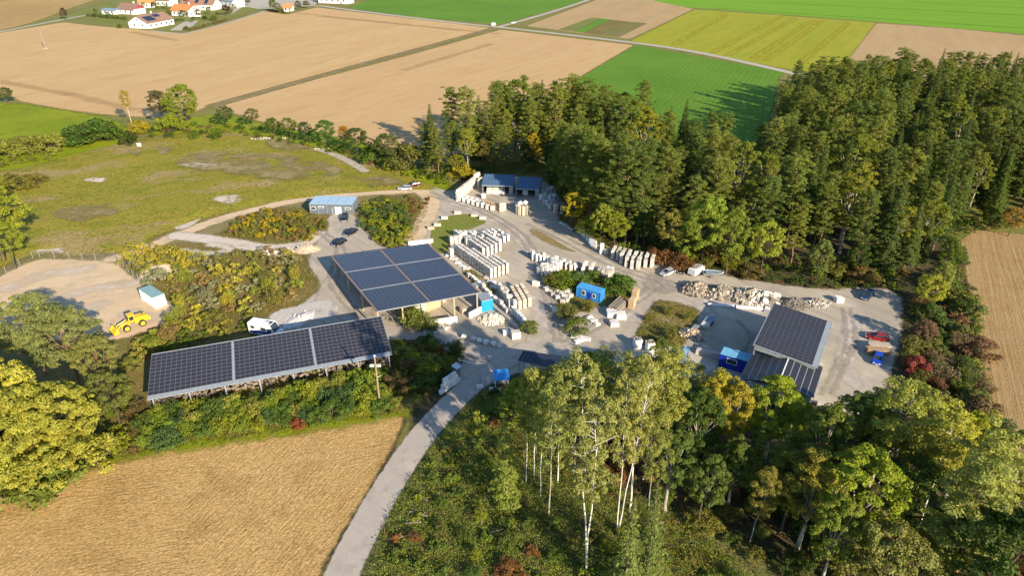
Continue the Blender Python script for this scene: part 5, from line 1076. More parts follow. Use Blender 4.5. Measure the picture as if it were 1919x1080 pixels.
def ribbed(mb, L, W, H, z0, step=0.3, m=0):
    """corrugated box walls"""
    mb.box((0, 0, z0 + H / 2), (L, W, H), m=m)
    for s in (-1, 1):
        for i in range(int(L / step)): mb.box((-L / 2 + (i + .5) * step, s * W / 2, z0 + H / 2), (step * 0.5, 0.07, H - 0.2), m=m)
        for i in range(int(W / step)): mb.box((s * L / 2, -W / 2 + (i + .5) * step, z0 + H / 2), (0.07, step * 0.5, H - 0.2), m=m)

def container(name, label, cat, px, H, body, roof, L=None, W=None, wins=(), doors=(), frame=None, rib=True):
    c, r, l, w = fit(px, H); L = L or l; W = W or w
    t = thing(name, label, cat, (c.x, c.y, 0.1), r); mb = MB()
    if rib: ribbed(mb, L, W, H - 0.1, 0.0)
    else: mb.box((0, 0, H / 2 - .05), (L, W, H - 0.1))
    mb.build('wall', body, t)
    MB().box((0, 0, H - 0.02), (L + 0.12, W + 0.12, 0.16)).build('roof', roof, t)
    for sx in (-1, 1):
        for sy in (-1, 1): MB().box((sx * L / 2, sy * W / 2, H / 2), (0.16, 0.16, H)).build('corner_post', frame or body, t)
    for side, x, z, ww, hh in wins:
        y = -W / 2 - 0.04 if side == 'f' else W / 2 + 0.04
        o = MB().box((x, y, z), (ww, 0.08, hh)).build('window', WHITE_P, t)
        MB().box((x, y + (-0.045 if side == 'f' else .045), z), (ww - 0.25, 0.03, hh - 0.25)).build('pane', GLASS, o)
    for x, ww, hh, mt in doors:
        o = MB().box((x, -W / 2 - 0.05, hh / 2), (ww, 0.08, hh)).build('door', mt, t); MB().box((x + ww * .35, -W / 2 - 0.12, hh / 2), (0.06, 0.06, 0.2)).build('handle', GREY_S, o)
    return t
container('storage_container', 'white container with flat green roof on the sand lot', 'container', [(287.5, 559.5), (263, 541), (278, 536), (306.5, 552)], 2.9, WHITE_P, TEAL, 6.6, 2.5)
container('site_hut', 'bright blue site hut with two white windows among bushes', 'hut', [(1082, 538), (1126, 549), (1130, 543), (1092, 531)], 2.7, BLUE, paint('sky_blue_roof', (0.07, 0.33, 0.66), 0.5, dirt=0.05), 6.0, 2.4, [('f', -1.2, 1.6, 0.9, 1.2), ('f', 1.5, 1.5, 0.8, 1.1)], [(0.3, 0.9, 2.0, DBLUE)])
container('blue_container', 'deep blue container with pale blue roof beside the barn', 'container', [(1354, 664), (1408, 680), (1420, 669), (1362, 654)], 3.0, DBLUE, LBLUE, 6.6, 2.7, [('f', -1.0, 1.9, 2.0, 1.2)], [(2.0, 1.0, 2.2, DBLUE)])
container('open_container', 'small bright blue container with grey roof at the hall corner', 'container', [(903, 563), (919, 559), (913, 552), (896, 555)], 2.8, paint('azure_paint', (0.02, 0.30, 0.62), 0.5), LGREY, 2.6, 3.4)
g = container('office_container', 'grey flat roofed office cabin with five pale roof panels', 'office cabin', [(579, 383), (660, 384), (670, 369), (592, 368)], 3.2, SLATE, ROOFBLUE, 13.0, 6.4,
              [('f', -5.4, 1.9, 1.6, 1.0), ('f', -3.0, 2.3, 1.7, 0.5), ('f', 5.0, 1.9, 1.7, 0.7)], [(2.0, 1.9, 2.4, WHITE_P), (0.3, 0.5, 2.2, GREY_S)])
for i in range(5): MB().box((-5.2 + i * 2.6, 0, 3.28), (2.45, 6.3, 0.07)).build('roof_panel', paint('pale_roof_panel', (0.36, 0.50, 0.60), 0.45, dirt=0.06), g)
for i in range(6): MB().box((-6.45 + i * 2.58, -3.27, 1.6), (0.12, 0.1, 3.0)).build('pilaster', LGREY, g)

def open_shed(label, px, H, rear, L=None, load=()):
    c, r, l, w = fit(px, H); L = L or l; t = thing('open_shed', label, 'shed', (c.x, c.y, 0.1), r)
    W = max(6.0, w)
    MB().slab([(-L / 2 - .2, -W / 2 - .4, H - .2), (L / 2 + .2, -W / 2 - .4, H - .2), (L / 2 + .2, W / 2 + .2, rear), (-L / 2 - .2, W / 2 + .2, rear)], 0.1).build('roof', paint('blue_sheet_roof', (0.07, 0.14, 0.24), 0.5, dirt=0.06), t)
    for i in range(int(L / 1.1)): MB().slab([(-L / 2 + i * 1.1, -W / 2 - .4, H - .15), (-L / 2 + i * 1.1 + .08, -W / 2 - .4, H - .15), (-L / 2 + i * 1.1 + .08, W / 2 + .2, rear + .05), (-L / 2 + i * 1.1, W / 2 + .2, rear + .05)], 0.045).build('roof_seam', ROOFBLUE, t)
    MB().box((0, -W / 2 - .42, H - .3), (L + .4, 0.1, 0.3)).build('fascia', LGREY, t)
    MB().box((0, W / 2, rear / 2 - .1), (L, 0.12, rear - .2)).build('rear_wall', SLATE, t)
    for s in (-1, 1): MB().hexa([(s * L / 2 - .06, -W / 2, 0), (s * L / 2 + .06, -W / 2, 0), (s * L / 2 + .06, W / 2, 0), (s * L / 2 - .06, W / 2, 0)], [(s * L / 2 - .06, -W / 2, H - .32), (s * L / 2 + .06, -W / 2, H - .32), (s * L / 2 + .06, W / 2, rear - .15), (s * L / 2 - .06, W / 2, rear - .15)]).build('side_wall', GREY_S, t)
    MB().box((L / 2 - .6, -W / 2 + .03, H / 2 - .2), (1.2, 0.1, H - .5)).build('front_panel', GREY_S, t)
    return t, c, r, W, L
t, c, r, W, L = open_shed('left of the two blue roofed sheds, filled with white stone crates', [(907, 346), (960, 347), (965, 333), (906, 331)], 3.3, 4.1)
for i in range(3):
    q = Vector((-2.7 + i * 2.0, -W / 2 + 1.2, 0)); q.rotate(Matrix.Rotation(r, 3, 'Z'))
    b = thing('display_crate', '%s white display crate in the left blue shed' % ('left', 'middle', 'right')[i], 'crate', (c.x + q.x, c.y + q.y, 0.1), r)
    MB().hexa([(-.9, -.8, 0), (.9, -.8, 0), (.9, .9, 0), (-.9, .9, 0)], [(-.9, -.8, .8), (.9, -.8, .8), (.9, .9, 1.9), (-.9, .9, 1.9)]).build('box', WHITE_P, b)
    MB().slab([(-.75, -.65, .98), (.75, -.65, .98), (.75, .8, 1.93), (-.75, .8, 1.93)], 0.05).build('stone_sample', [LIMESTONE, STONE2, GREY_S][i], b)
t, c, r, W, L = open_shed('right of the two blue roofed sheds, dark and half empty', [(969, 352), (1010, 354), (1015, 338), (973, 336)], 3.3, 4.1)
b = thing('display_crate', 'single white crate inside the right blue shed', 'crate', (c.x - 1.2, c.y - 1.0, 0.1), r); MB().box((0, 0, .9), (1.6, 1.4, 1.6)).build('box', WHITE_P, b); MB().box((0, 0, .06), (1.7, 1.5, .12)).build('pallet', OLDWOOD, b)

# stepped show wall of pale stone, back of the yard
sw_ = [(856, 378, 3.6), (868, 368, 3.8), (880, 358, 3.9), (890, 350, 4.2), (898, 345, 5.2)]
wt = thing('stone_wall', 'stepped cream show wall of stone blocks beside the blue sheds', 'stone wall', (G(876, 362).x, G(876, 362).y, 0.1)); o0 = wt.location
for (x0, y0, h0), (x1, y1, h1) in zip(sw_[:-1], sw_[1:]):
    a, b = G(x0, y0), G(x1, y1); r = math.atan2(b.y - a.y, b.x - a.x); l = (b - a).length
    for k in range(int(h0 / 0.6)):
        n = max(2, int(l / 1.3))
        for i in range(n):
            p = a.lerp(b, (i + 0.5 + (0.25 if k % 2 else -0.0)) / n)
            MB().box((p.x - o0.x, p.y - o0.y, 0.3 + k * 0.6), (l / n - 0.03, 0.7 + rnd.uniform(-.05, .05), 0.57), r).build('stone_block', rnd.choice([STONE3, LIMESTONE, LIMESTONE, STONE2]), wt)
t = thing('stone_arch', 'pale stone arch at the end of the stepped show wall', 'arch', (G(902, 352).x, G(902, 352).y, 0.1), 0.4)
for s in (-1, 1): MB().box((s * 1.0, 0, 1.2), (0.5, 0.6, 2.4)).build('pier', STONE2, t)
for i in range(7):
    a = math.pi * (i + .5) / 7; MB().box((math.cos(a) * 1.05, 0, 2.4 + math.sin(a) * 1.0), (0.5, 0.6, 0.42)).build('arch_stone', STONE2, t)

# ------------------------------------------------------------------ stone stacks on pallets
ORD = ['first', 'second', 'third', 'fourth', 'fifth', 'sixth', 'seventh', 'eighth', 'ninth', 'tenth', 'eleventh', 'twelfth', 'thirteenth', 'fourteenth', 'fifteenth', 'sixteenth', 'seventeenth', 'eighteenth', 'nineteenth', 'twentieth']
def chip_block(w, d, h, rg, mat):
    mb = MB(); j = lambda: rg.uniform(-.03, .03)
    lo = [(-w / 2 + j(), -d / 2 + j(), 0), (w / 2 + j(), -d / 2 + j(), 0), (w / 2 + j(), d / 2 + j(), 0), (-w / 2 + j(), d / 2 + j(), 0)]
    hi = [(x + j(), y + j(), h + j() * .5) for x, y, z in lo]
    return mb.hexa(lo, hi).mesh('block', mat)
rgb = random.Random(3)
BLK = {k: [chip_block(1.04, 1.0, 0.45, rgb, m) for _ in range(4)] for k, m in (('white', LIMESTONE), ('bright', STONE3), ('cream', STONE2), ('wrap', WRAP))}
BLK['rust'] = [chip_block(1.04, 1.0, 0.45, rgb, paint('red_brown_stone', (0.22, 0.10, 0.07), 0.9, var=0.25)) for _ in range(3)]
PAL = MB()
for i in range(5): PAL.box((-.45 + i * .225, 0, .13), (.16, 1.0, .03))
for y in (-.4, 0, .4): PAL.box((0, y, .06), (1.04, .1, .1))
PAL = PAL.mesh('pallet', OLDWOOD)
STACKS = []
def stack(p, rz, h, label, group, kind='white', sx=1.0, sy=1.0):
    if any((p.x - q[0]) ** 2 + (p.y - q[1]) ** 2 < 0.95 for q in STACKS): return None
    STACKS.append((p.x, p.y))
    t = thing('stone_stack', label, 'stone stack', (p.x, p.y, 0.1), rz + rnd.uniform(-.05, .05), group); t.scale = (sx, sy, 1)
    link('pallet', PAL, t)
    n = max(1, int(round(h / 0.47)))
    for i in range(n):
        if i and h > 2.2 and i == n // 2: link('pallet', PAL, t, (0, 0, 0.13 + i * 0.47 - 0.12), (0, 0, 0), (1, 1, .7))
        link('block', rnd.choice(BLK[kind]), t, (rnd.uniform(-.03, .03), rnd.uniform(-.03, .03), 0.15 + i * 0.47), (0, 0, rnd.choice((0, math.pi)) + rnd.uniform(-.03, .03)), (rnd.uniform(.93, 1.0), rnd.uniform(.93, 1.0), rnd.uniform(.97, 1.02)))
    return t

def rows(fronts, back, counts, h, name, pitch=1.3, kind='white', skip=0.0, hj=0.15):
    """rows of stacks running back from their front stack; back = (from px, to px) gives the direction"""
    a, b = G(*back[0]), G(*back[1]); d = (b - a).normalized(); r = math.atan2(d.y, d.x)
    for i, f in enumerate(fronts):
        p0 = G(*f)
        for k in range(counts[i] if isinstance(counts, (list, tuple)) else counts):
            if k and rnd.random() < skip: continue
            hh = h * (1 + rnd.uniform(-hj, hj * .4))
            stack(p0 + d * (0.5 + k * pitch), r, hh, '%s row, %s stack from front, %s' % (ORD[i], ORD[k], name.replace('the ', '', 1)), name, kind, 1.0, 0.82)
D1 = ((921, 524), (869, 487))
rows([(921.5, 524), (928.5, 522), (936, 519.5), (943.5, 517), (951, 514)], D1, [14, 13, 10, 5, 5], 2.95, 'the long white stacks beside the large solar hall', hj=0.06)
rows([(907, 485), (915, 482.5), (922.5, 479), (930, 476), (937.5, 472.5)], D1, [6, 6, 6, 6, 6], 2.8, 'the middle white stacks below the grass island', hj=0.08)
rows([(953, 454), (945.5, 456.5), (938, 459), (930, 461), (921, 461), (912, 461), (903, 461), (894, 460), (885, 460), (876, 459)], D1, 5, 1.9, 'the upper white stacks along the grass island', 1.45, 'bright', 0.08, 0.25)
for i, (x, y) in enumerate([(846, 482), (853, 480), (859, 477), (846, 459), (854, 458), (862, 457)]):
    stack(G(x, y), 0.5, 2.3, '%s white stack at the corner of the grass island' % ORD[i], 'corner stacks at the grass island')
rows([(975, 583), (984, 580), (993, 577)], ((975, 583), (953, 543)), 6, 2.5, 'the tall cream stacks at the pallet lane', 1.35, 'cream', 0, 0.05)
rows([(957, 578), (966, 583)], ((966, 583), (940, 547)), 6, 2.1, 'the white stacks left of the tall cream ones', 1.4, 'white', 0.05, 0.2)
rows([(952, 588), (944, 583)], ((952, 588), (897, 535)), 13, 1.1, 'the low white pallet row along the large solar hall', 1.5, 'bright', 0.04, 0.3)
rows([(938, 578), (930, 573), (924, 566)], ((938, 578), (900, 541)), 8, 1.3, 'the second low pallet rows along the large solar hall', 1.5, 'bright', 0.1, 0.3)
rows([(960, 570), (951, 566)], ((966, 583), (940, 547)), 5, 1.9, 'the inner white stacks of the pallet lane', 1.4, 'white', 0.08, 0.2)
rows([(983, 612), (977, 613)], ((983, 612), (961, 589)), 5, 1.9, 'the wrapped stacks at the end of the sleeper wall', 1.25, 'wrap', 0, 0.1)
rows([(1000, 489), (1007, 492), (1014, 494), (1021, 496), (1028, 498)], ((1000, 489), (997, 480)), 2, 2.0, 'the white stacks beside the dry grass strip', 1.3, 'bright', 0, 0.2)
rows([(1008, 516), (1015, 519), (1022, 521), (1029, 522)], ((1008, 516), (1042, 497)), 6, 2.3, 'the white stacks above the green bushes', 1.35, 'bright', 0, 0.15)
rows([(1062, 507), (1070, 510), (1079, 511)], ((1062, 507), (1060, 500)), 2, 1.6, 'the low white stacks left of the middle group', 1.3, 'bright')
rows([(1091, 517), (1098, 518), (1105, 519), (1112, 520)], ((1091, 517), (1100, 503)), 3, 2.3, 'the middle white stacks behind the blue hut', 1.3, 'bright')
rows([(1121, 521), (1129, 522), (1137, 522), (1144, 521)], ((1121, 521), (1126, 510)), 2, 2.0, 'the right white stacks behind the blue hut', 1.3, 'white')
rows([(1147, 487), (1156, 489), (1163, 496), (1173, 502), (1183, 506), (1194, 508), (1208, 504), (1220, 504)], ((1182, 505), (1194, 480)), [3, 3, 4, 4, 5, 5, 4, 4], 2.6, 'the striped white stacks at the forest edge', 1.3, 'white', 0, 0.05)
stack(G(1127, 476), 0, 2.6, 'single tall white stack left of the striped white stacks', None, 'bright'); stack(G(1135, 478), 0, 1.2, 'single low white stack left of the striped white stacks', None, 'white')
for i in range(15):
    p = G(862, 377).lerp(G(923, 395), i / 14); stack(p, -0.35, 1.2, '%s white block from the show wall along the dirt track' % ORD[i], 'white row along the dirt track', 'bright')
for i in range(8):
    p = G(868, 371).lerp(G(898, 380), i / 7); stack(p, -0.35, 1.0, '%s low stack behind the white row along the dirt track' % ORD[i], 'second white row along the dirt track', 'bright')
for i in range(20):      # white slabs on edge along the forest
    p = G(1069, 412).lerp(G(1111, 463), i / 19); t = thing('stone_slab', '%s upright white slab in the line along the forest edge' % ORD[i], 'stone slab', (p.x, p.y, 0.1), math.radians(-40 + rnd.uniform(-6, 6)), 'upright white slabs along the forest edge')
    MB().box((0, 0, 1.05), (2.2, 0.35, 1.8 + rnd.uniform(-.2, .2)), rx=rnd.uniform(-.12, .05)).build('slab', WRAP, t); MB().box((0, 0, .07), (2.0, .9, .12)).build('skid', OLDWOOD, t)
for i, (x, y) in enumerate([(1010, 371), (1017, 365), (1023, 372), (1030, 377), (1020, 381), (1027, 386), (1033, 369), (1036, 383), (1026, 363), (1038, 376), (1031, 392), (1015, 376), (1034, 361)]):
    stack(G(x, y), rnd.random() * 3, rnd.choice((0.95, 1.4, 1.9)), '%s loose white stack from the blue sheds' % ORD[i], 'loose white stacks right of the blue sheds', 'wrap', 1.15, 1.1)
for i, (x, y, k, h) in enumerate([(1041, 401, 'cream', 2.8), (1048, 397, 'rust', 2.0), (1054, 403, 'cream', 2.6), (1061, 400, 'rust', 2.4), (1049, 413, 'rust', 1.4), (1066, 408, 'cream', 2.6), (1057, 412, 'rust', 1.6)]):
    stack(G(x, y), rnd.random() * 3, h, '%s %s pallet stack in the shade right of the sheds' % (ORD[i], 'red brown' if k == 'rust' else 'cream'), 'coloured pallet stacks in the shade', k)
for i in range(9):
    p = G(1052, 420).lerp(G(1073, 432), i / 8); stack(p, 0.6, 0.5, '%s low white pallet beside the upright slabs' % ORD[i], 'low white pallets beside the upright slabs', 'wrap')
rg = random.Random(9)
for i in range(9):       # ring of pale columns
    a = i * 0.698; c = G(979, 400); p = Vector((c.x + math.cos(a) * 1.7, c.y + math.sin(a) * 1.7, 0))
    t = thing('stone_column', '%s cream column of the round stone group in the back yard' % ORD[i], 'stone column', (p.x, p.y, 0.1), a, 'round group of cream columns')
    MB().box((0, 0, .1), (.9, .9, .16)).build('pallet', OLDWOOD, t); MB().box((0, 0, 1.5), (.8, .8, 2.7), taper=.96).build('shaft', STONE2, t)
for dx, w_ in ((-.65, 'left'), (.7, 'right')):
    o = MB().rock((0, 0, .5), (1.3, 1.3, 1.2), rg).build('boulder', STONE3, None, (G(979, 400).x + dx, G(979, 400).y, 2.95)); props(o, '%s white boulder lying on the round group of columns' % w_, 'boulder', None, 'thing')
t = thing('gabion_fence', 'rust brown crate fence in the back yard', 'crate fence', (G(925, 392).x, G(925, 392).y, 0.1), math.radians(-38))
for i in range(5):
    for z in range(6): MB().box((-2.6 + i * 1.3, 0, .2 + z * .33), (1.2, .9, .16)).build('slat', PALEWOOD, t)
    MB().box((-3.2 + i * 1.3, 0, 1.0), (.12, .95, 2.0)).build('post', WOOD, t)
stack(G(939, 397), 0.2, 2.6, 'cream double stack at the end of the crate fence', None, 'cream', 1.1, 1.0); stack(G(945, 395), 0.2, 2.4, 'cream stack behind the double stack', None, 'cream')
stack(G(906, 372), 0.2, 1.6, 'white wrapped stack beside the crate fence', None, 'wrap', 1.3, 1.2); stack(G(900, 383), 0.2, .9, 'dark gapped stack by the dirt track row', None, 'wrap')
# big single blocks
def block(label, px, dims, rz, mat=STONE3, group=None, cat='stone block', z=0.1):
    p = G(*px); mb = MB(); L_, W_2, H_ = dims; j = lambda: rnd.uniform(-.05, .05) * min(1, L_)
    lo = [(-L_ / 2 + j(), -W_2 / 2 + j(), 0), (L_ / 2 + j(), -W_2 / 2 + j(), 0), (L_ / 2 + j(), W_2 / 2 + j(), 0), (-L_ / 2 + j(), W_2 / 2 + j(), 0)]
    o = mb.hexa(lo, [(x * .97 + j(), y * .97 + j(), H_ + j()) for x, y, q in lo]).build('stone_block', mat, None, (p.x, p.y, z), rz)
    return props(o, label, cat, group, 'thing')
block('left of two large sawn white blocks by the timber', (1146, 592), (2.3, 2.2, 1.2), .1); block('right of two large sawn white blocks by the timber', (1163, 596), (2.2, 2.2, 1.1), .05); block('single sawn white block below the pair', (1150, 610), (1.9, 1.9, .9), .1)
for i, (x, y, l, r) in enumerate([(1081, 634, 2.4, -.3), (1086, 641, 2.6, .5), (1097, 637, 2.2, -.4), (1104, 598, 1.8, .5), (1112, 604, 1.8, .6), (1119, 610, 1.2, .6)]):
    block(('%s of three long white slabs lying in front of the bush island' % ORD[i]) if i < 3 else ('%s of three white slabs beside the bush island' % ORD[i - 3]), (x, y), (l, .9, .5), r, group='white slabs by the bush island')
for i, (x, y) in enumerate([(833, 411), (858, 401), (889, 406), (904, 411), (808, 430), (820, 424)]): block('%s cream block along the rim of the grass island, counted from the track' % ORD[i], (x, y), (1.9, .9, .8), rnd.uniform(-.4, .4), STONE2, 'cream rim blocks of the grass island')
for i, (x, y) in enumerate([(1024, 545), (1033, 546), (1036, 556), (1044, 549), (1052, 553), (1057, 560), (1062, 551), (1068, 558), (1061, 566), (1069, 548), (1054, 568), (1045, 562), (1040, 585), (1046, 588)]):
    block('%s small pale stone lying left of the blue hut' % ORD[i], (x, y), (rnd.uniform(.9, 1.5), 1.0, rnd.uniform(.7, 1.1)), rnd.random() * 3, LIMESTONE, 'small pale stones left of the blue hut')
block('cut white block standing alone in the pallet lane', (1004, 536), (1.6, .9, 1.1), -.5); block('pale cube at the end of the pallet row', (966, 634), (1.9, 1.3, 1.6), .3, STONE3); block('round edged white stone left of the pale cube', (948, 627), (1.4, 1.1, .8), .2)
block('white concrete cube beside the forest corner', (1571, 566), (1.7, 1.4, 1.2), .1, STONE3); block('long concrete beam near the deep blue container', (1330, 668), (5.6, 1.0, 1.1), -.38, CONC)
for i, (x, y) in enumerate([(870, 634), (887, 639), (899, 643), (911, 645), (924, 648), (936, 652)]):
    p = G(x, y); m = MB(); m.rock((0, 0, .4), (1.15, 1.0, .95), rg); o = m.build('boulder', STONE3, None, (p.x, p.y, .15)); props(o, '%s white boulder in the line along the asphalt bend' % ORD[i], 'boulder', 'white boulders along the asphalt bend', 'thing')
for i, (x, y) in enumerate([(842, 480), (850, 486), (858, 494), (866, 500), (875, 505), (912, 522), (921, 530), (926, 540), (934, 535)]):
    block('%s flat white slab on the ground beside the long white stacks' % ORD[i], (x, y), (rnd.uniform(1.2, 2.2), 1.1, .35), rnd.uniform(-.8, .2), WRAP, 'flat white slabs beside the long stacks')
wall_px('retaining_wall', 'grey roof covered trench wall right of the large solar hall', (888, 540), (905, 532), .8, 1.6, LGREY)

def heap(name, label, px, rx, ry, h, n, mats, size=(.25, .9), seed=1, core=None):
    p = G(*px); r_ = random.Random(seed); m = MB()
    K = 22; V = [(0, 0, h * .8)]
    for ring, f in ((.35, .62), (.7, .25), (1.0, -.15)):
        for i in range(K):
            a = 6.283 * i / K; q = r_.uniform(.85, 1.1); V.append((math.cos(a) * rx * ring * q, math.sin(a) * ry * ring * q, h * f * q if f > 0 else -.15))
    m.add(V, [(0, 1 + i, 1 + (i + 1) % K) for i in range(K)] + [(1 + r * K + i, 1 + (r + 1) * K + i, 1 + (r + 1) * K + (i + 1) % K, 1 + r * K + (i + 1) % K) for r in range(2) for i in range(K)], 0)
    for _ in range(n):
        a, q = r_.random() * 6.283, math.sqrt(r_.random()); s = r_.uniform(*size) * (1.25 - .4 * q)
        m.rock((math.cos(a) * rx * q, math.sin(a) * ry * q, h * (1 - q) ** .9 * r_.uniform(.75, 1.0) + .08), (s * r_.uniform(.7, 1.4), s, s * r_.uniform(.5, .9)), r_, r_.randrange(len(mats)))
    o = m.build(name, mats, None, (p.x, p.y, .1), r_.random()); return props(o, label, 'rubble heap', None, 'stuff')
RUB = paint('brown_rubble', (0.27, 0.225, 0.165), .95, var=.3, scale=2); RUBD = paint('grey_rubble', (0.17, 0.155, 0.13), .95, var=.3, scale=2)
heap('rubble_heap', 'heap of mixed broken stone behind the boat trailer', (1305, 545), 4.2, 3.4, 2.2, 330, [RUB, RUB, RUBD, STONE2], (.25, .75), 1)
heap('rubble_heap', 'brownish heap of rubble in the middle of the rubble row', (1352, 552), 4.6, 3.6, 2.4, 330, [RUB, STONE2, RUBD, RUB], (.2, .7), 2)
heap('rubble_heap', 'heap of large white broken slabs in the rubble row', (1402, 560), 4.4, 3.4, 2.2, 150, [LIMESTONE, STONE2, RUB, RUB], (.4, 1.6), 3)
heap('rubble_heap', 'second heap of large white slabs beside the barn', (1436, 566), 4.2, 3.0, 2.4, 140, [LIMESTONE, STONE2, RUB, RUBD], (.4, 1.6), 4)
heap('rubble_heap', 'cone of grey gravel behind the barn roof', (1487, 574), 4.0, 3.0, 2.2, 420, [RUBD, RUB], (.15, .4), 5)
heap('rubble_heap', 'low pale gravel heap right of the grey cone', (1530, 570), 3.4, 2.2, 1.2, 260, [RUB, LIMESTONE], (.15, .5), 6)
heap('rubble_heap', 'white gravel spill below the stone crates', (1215, 668), 6.0, 1.8, .9, 380, [LIMESTONE, STONE3], (.15, .4), 7)
heap('rubble_heap', 'second white gravel spill left of the blue rack', (1252, 672), 4.5, 1.8, .6, 260, [LIMESTONE, STONE3], (.15, .4), 8)
heap('rubble_heap', 'cut cream stone and firewood heap beside the flatbed trailer', (1298, 630), 2.0, 3.0, 1.5, 260, [STONE2, PALEWOOD, RUB], (.2, .6), 9)
heap('rubble_heap', 'row of cracked pale stones before the white low wall', (922, 600), 3.2, 2.6, .7, 170, [LIMESTONE, STONE2], (.25, .7), 10)
heap('rubble_heap', 'garden stones and white rocks at the flower bed', (818, 616), 3.0, 2.0, .9, 60, [STONE3, RUB, LIMESTONE], (.4, 1.0), 11)
heap('rubble_heap', 'loose lime rubble on the mound left of the office', (522, 474), 4.0, 2.2, .8, 90, [RUB, LIMESTONE, STONE2], (.25, .8), 12)
heap('rubble_heap', 'thin stone bank along the far edge of the dry meadow', (480, 262), 13.0, 2.2, .5, 150, [RUB, RUBD, STONE2], (.2, .6), 13)
heap('rubble_heap', 'stone bank continuing towards the concrete path', (575, 285), 10.0, 2.2, .5, 140, [RUB, RUBD, STONE2], (.2, .6), 14)
SANDH = paint('sandy_spoil', (0.44, 0.34, 0.23), .95, var=.2, scale=.8)
heap('spoil_heap', 'smooth sandy mound between sand lot and yellow bushes', (300, 512), 5.5, 4.5, 2.4, 14, [SANDH], (.15, .35), 15)
heap('spoil_heap', 'pale sandy mound at the yard edge under the office bushes', (575, 468), 4.0, 3.0, 1.8, 18, [SANDH, LIMESTONE], (.15, .4), 16)
heap('spoil_heap', 'flat white lime heap behind the camper van', (560, 600), 5.0, 2.6, .7, 14, [LIMESTONE], (.2, .6), 17)
for i, (x, y) in enumerate([(1194, 652), (1217, 658)]):
    p = G(x, y); t = thing('stone_crate', '%s tall white crate filled with stone at the yard rim' % ('left', 'right')[i], 'stone crate', (p.x, p.y, .1), .2)
    for k in range(4):
        a = k * math.pi / 2; q = Vector((0, -.72, 1.1)); q.rotate(Matrix.Rotation(a, 3, 'Z'))
        MB().box(q, (1.5, .1, 2.0), a).build('side_board', WHITE_P, t)
    m = MB()
    for _ in range(30): m.rock((rg.uniform(-.55, .55), rg.uniform(-.55, .55), rg.uniform(1.8, 2.2)), (.4, .3, .3), rg)
    m.build('stone_fill', RUB, t)
for n_, px, rz_a, mt, lab in ((16, (1154, 582), .95, OLDWOOD, 'grey weathered timber stack beside the blue hut'), (0, 0, 0, 0, 0)):
    if not n_: break
    p = G(*px); t = thing('timber_stack', lab, 'timber stack', (p.x, p.y, .1), rz_a)
    for k in range(4):
        for j in range(4): MB().box((rnd.uniform(-.5, .5) + 1.0, -1.0 + j * .62 + rnd.uniform(-.08, .08), .2 + k * .42), (5.4 + rnd.uniform(-1.2, .6), .3, .26), rnd.uniform(-.03, .03)).build('plank', mt, t)
        for xx in (-.8, 2.6): MB().box((xx, 0, .04 + k * .42), (.12, 2.3, .1)).build('spacer', mt, t)
for i, (x, y, h) in enumerate([(1184, 577, 2.4), (1190, 560, 2.3)]):
    p = G(x, y); t = thing('pallet_stack', '%s tall stack of pale wooden pallets beside the timber' % ('front', 'rear')[i], 'pallet stack', (p.x, p.y, .1), 1.05)
    for k in range(int(h / .16)): link('pallet', MB().box((0, 0, .07), (1.9, 1.2, .11)).mesh('pallet', PALEWOOD) if k == 0 else t.children[0].data, t, (rnd.uniform(-.04, .04), rnd.uniform(-.04, .04), k * .16))
t = thing('steel_rack', 'long blue steel ladder rack lying by the gravel', 'steel rack', (G(1283, 672).x, G(1283, 672).y, .1), 1.25)
for s in (-.5, .5): MB().box((0, s, .5), (7, .14, .2)).build('rail', BLUE, t)
for k in range(12): MB().box((-3.2 + k * .58, 0, .5), (.12, 1.0, .12)).build('rung', LBLUE, t)
for x in (-2.8, 2.8): MB().box((x, 0, .2), (.2, 1.2, .4)).build('foot', WHITE_P, t)
t = thing('steel_beam', 'long white steel beams lying before the rubble row', 'steel beam', (G(1378, 578).x, G(1378, 578).y, .1), -.2)
for k, x in enumerate((-3.2, 3.0)): MB().box((x, .15 * k, .35), (5.8, .5, .5), .03).build('beam', WHITE_P, t)
for x in (-6, 0, 6): MB().box((x, 0, .08), (.4, .9, .14)).build('bearer', DBLUE, t)

# ------------------------------------------------------------------ vehicles
RIM = paint('wheel_rim', (0.5, 0.5, 0.5), .4, .5); LAMP = paint('lamp_glass', (0.75, 0.74, 0.70), .2); TAIL = paint('red_lamp', (0.5, 0.03, 0.02), .3); PLATE = paint('number_plate', (0.8, 0.8, 0.78), .5)
def wheel(parent, x, y, r, w, rim=RIM):
    o = MB().tube((0, -w / 2, 0), (0, w / 2, 0), r, n=14).build('tyre', BLACK, parent, (x, y, r)); o.name = 'wheel'
    s = 1 if y > 0 else -1
    MB().tube((0, s * w * .5, 0), (0, s * (w * .5 + .015), 0), r * .62, n=12).build('rim', rim, o)
    return o

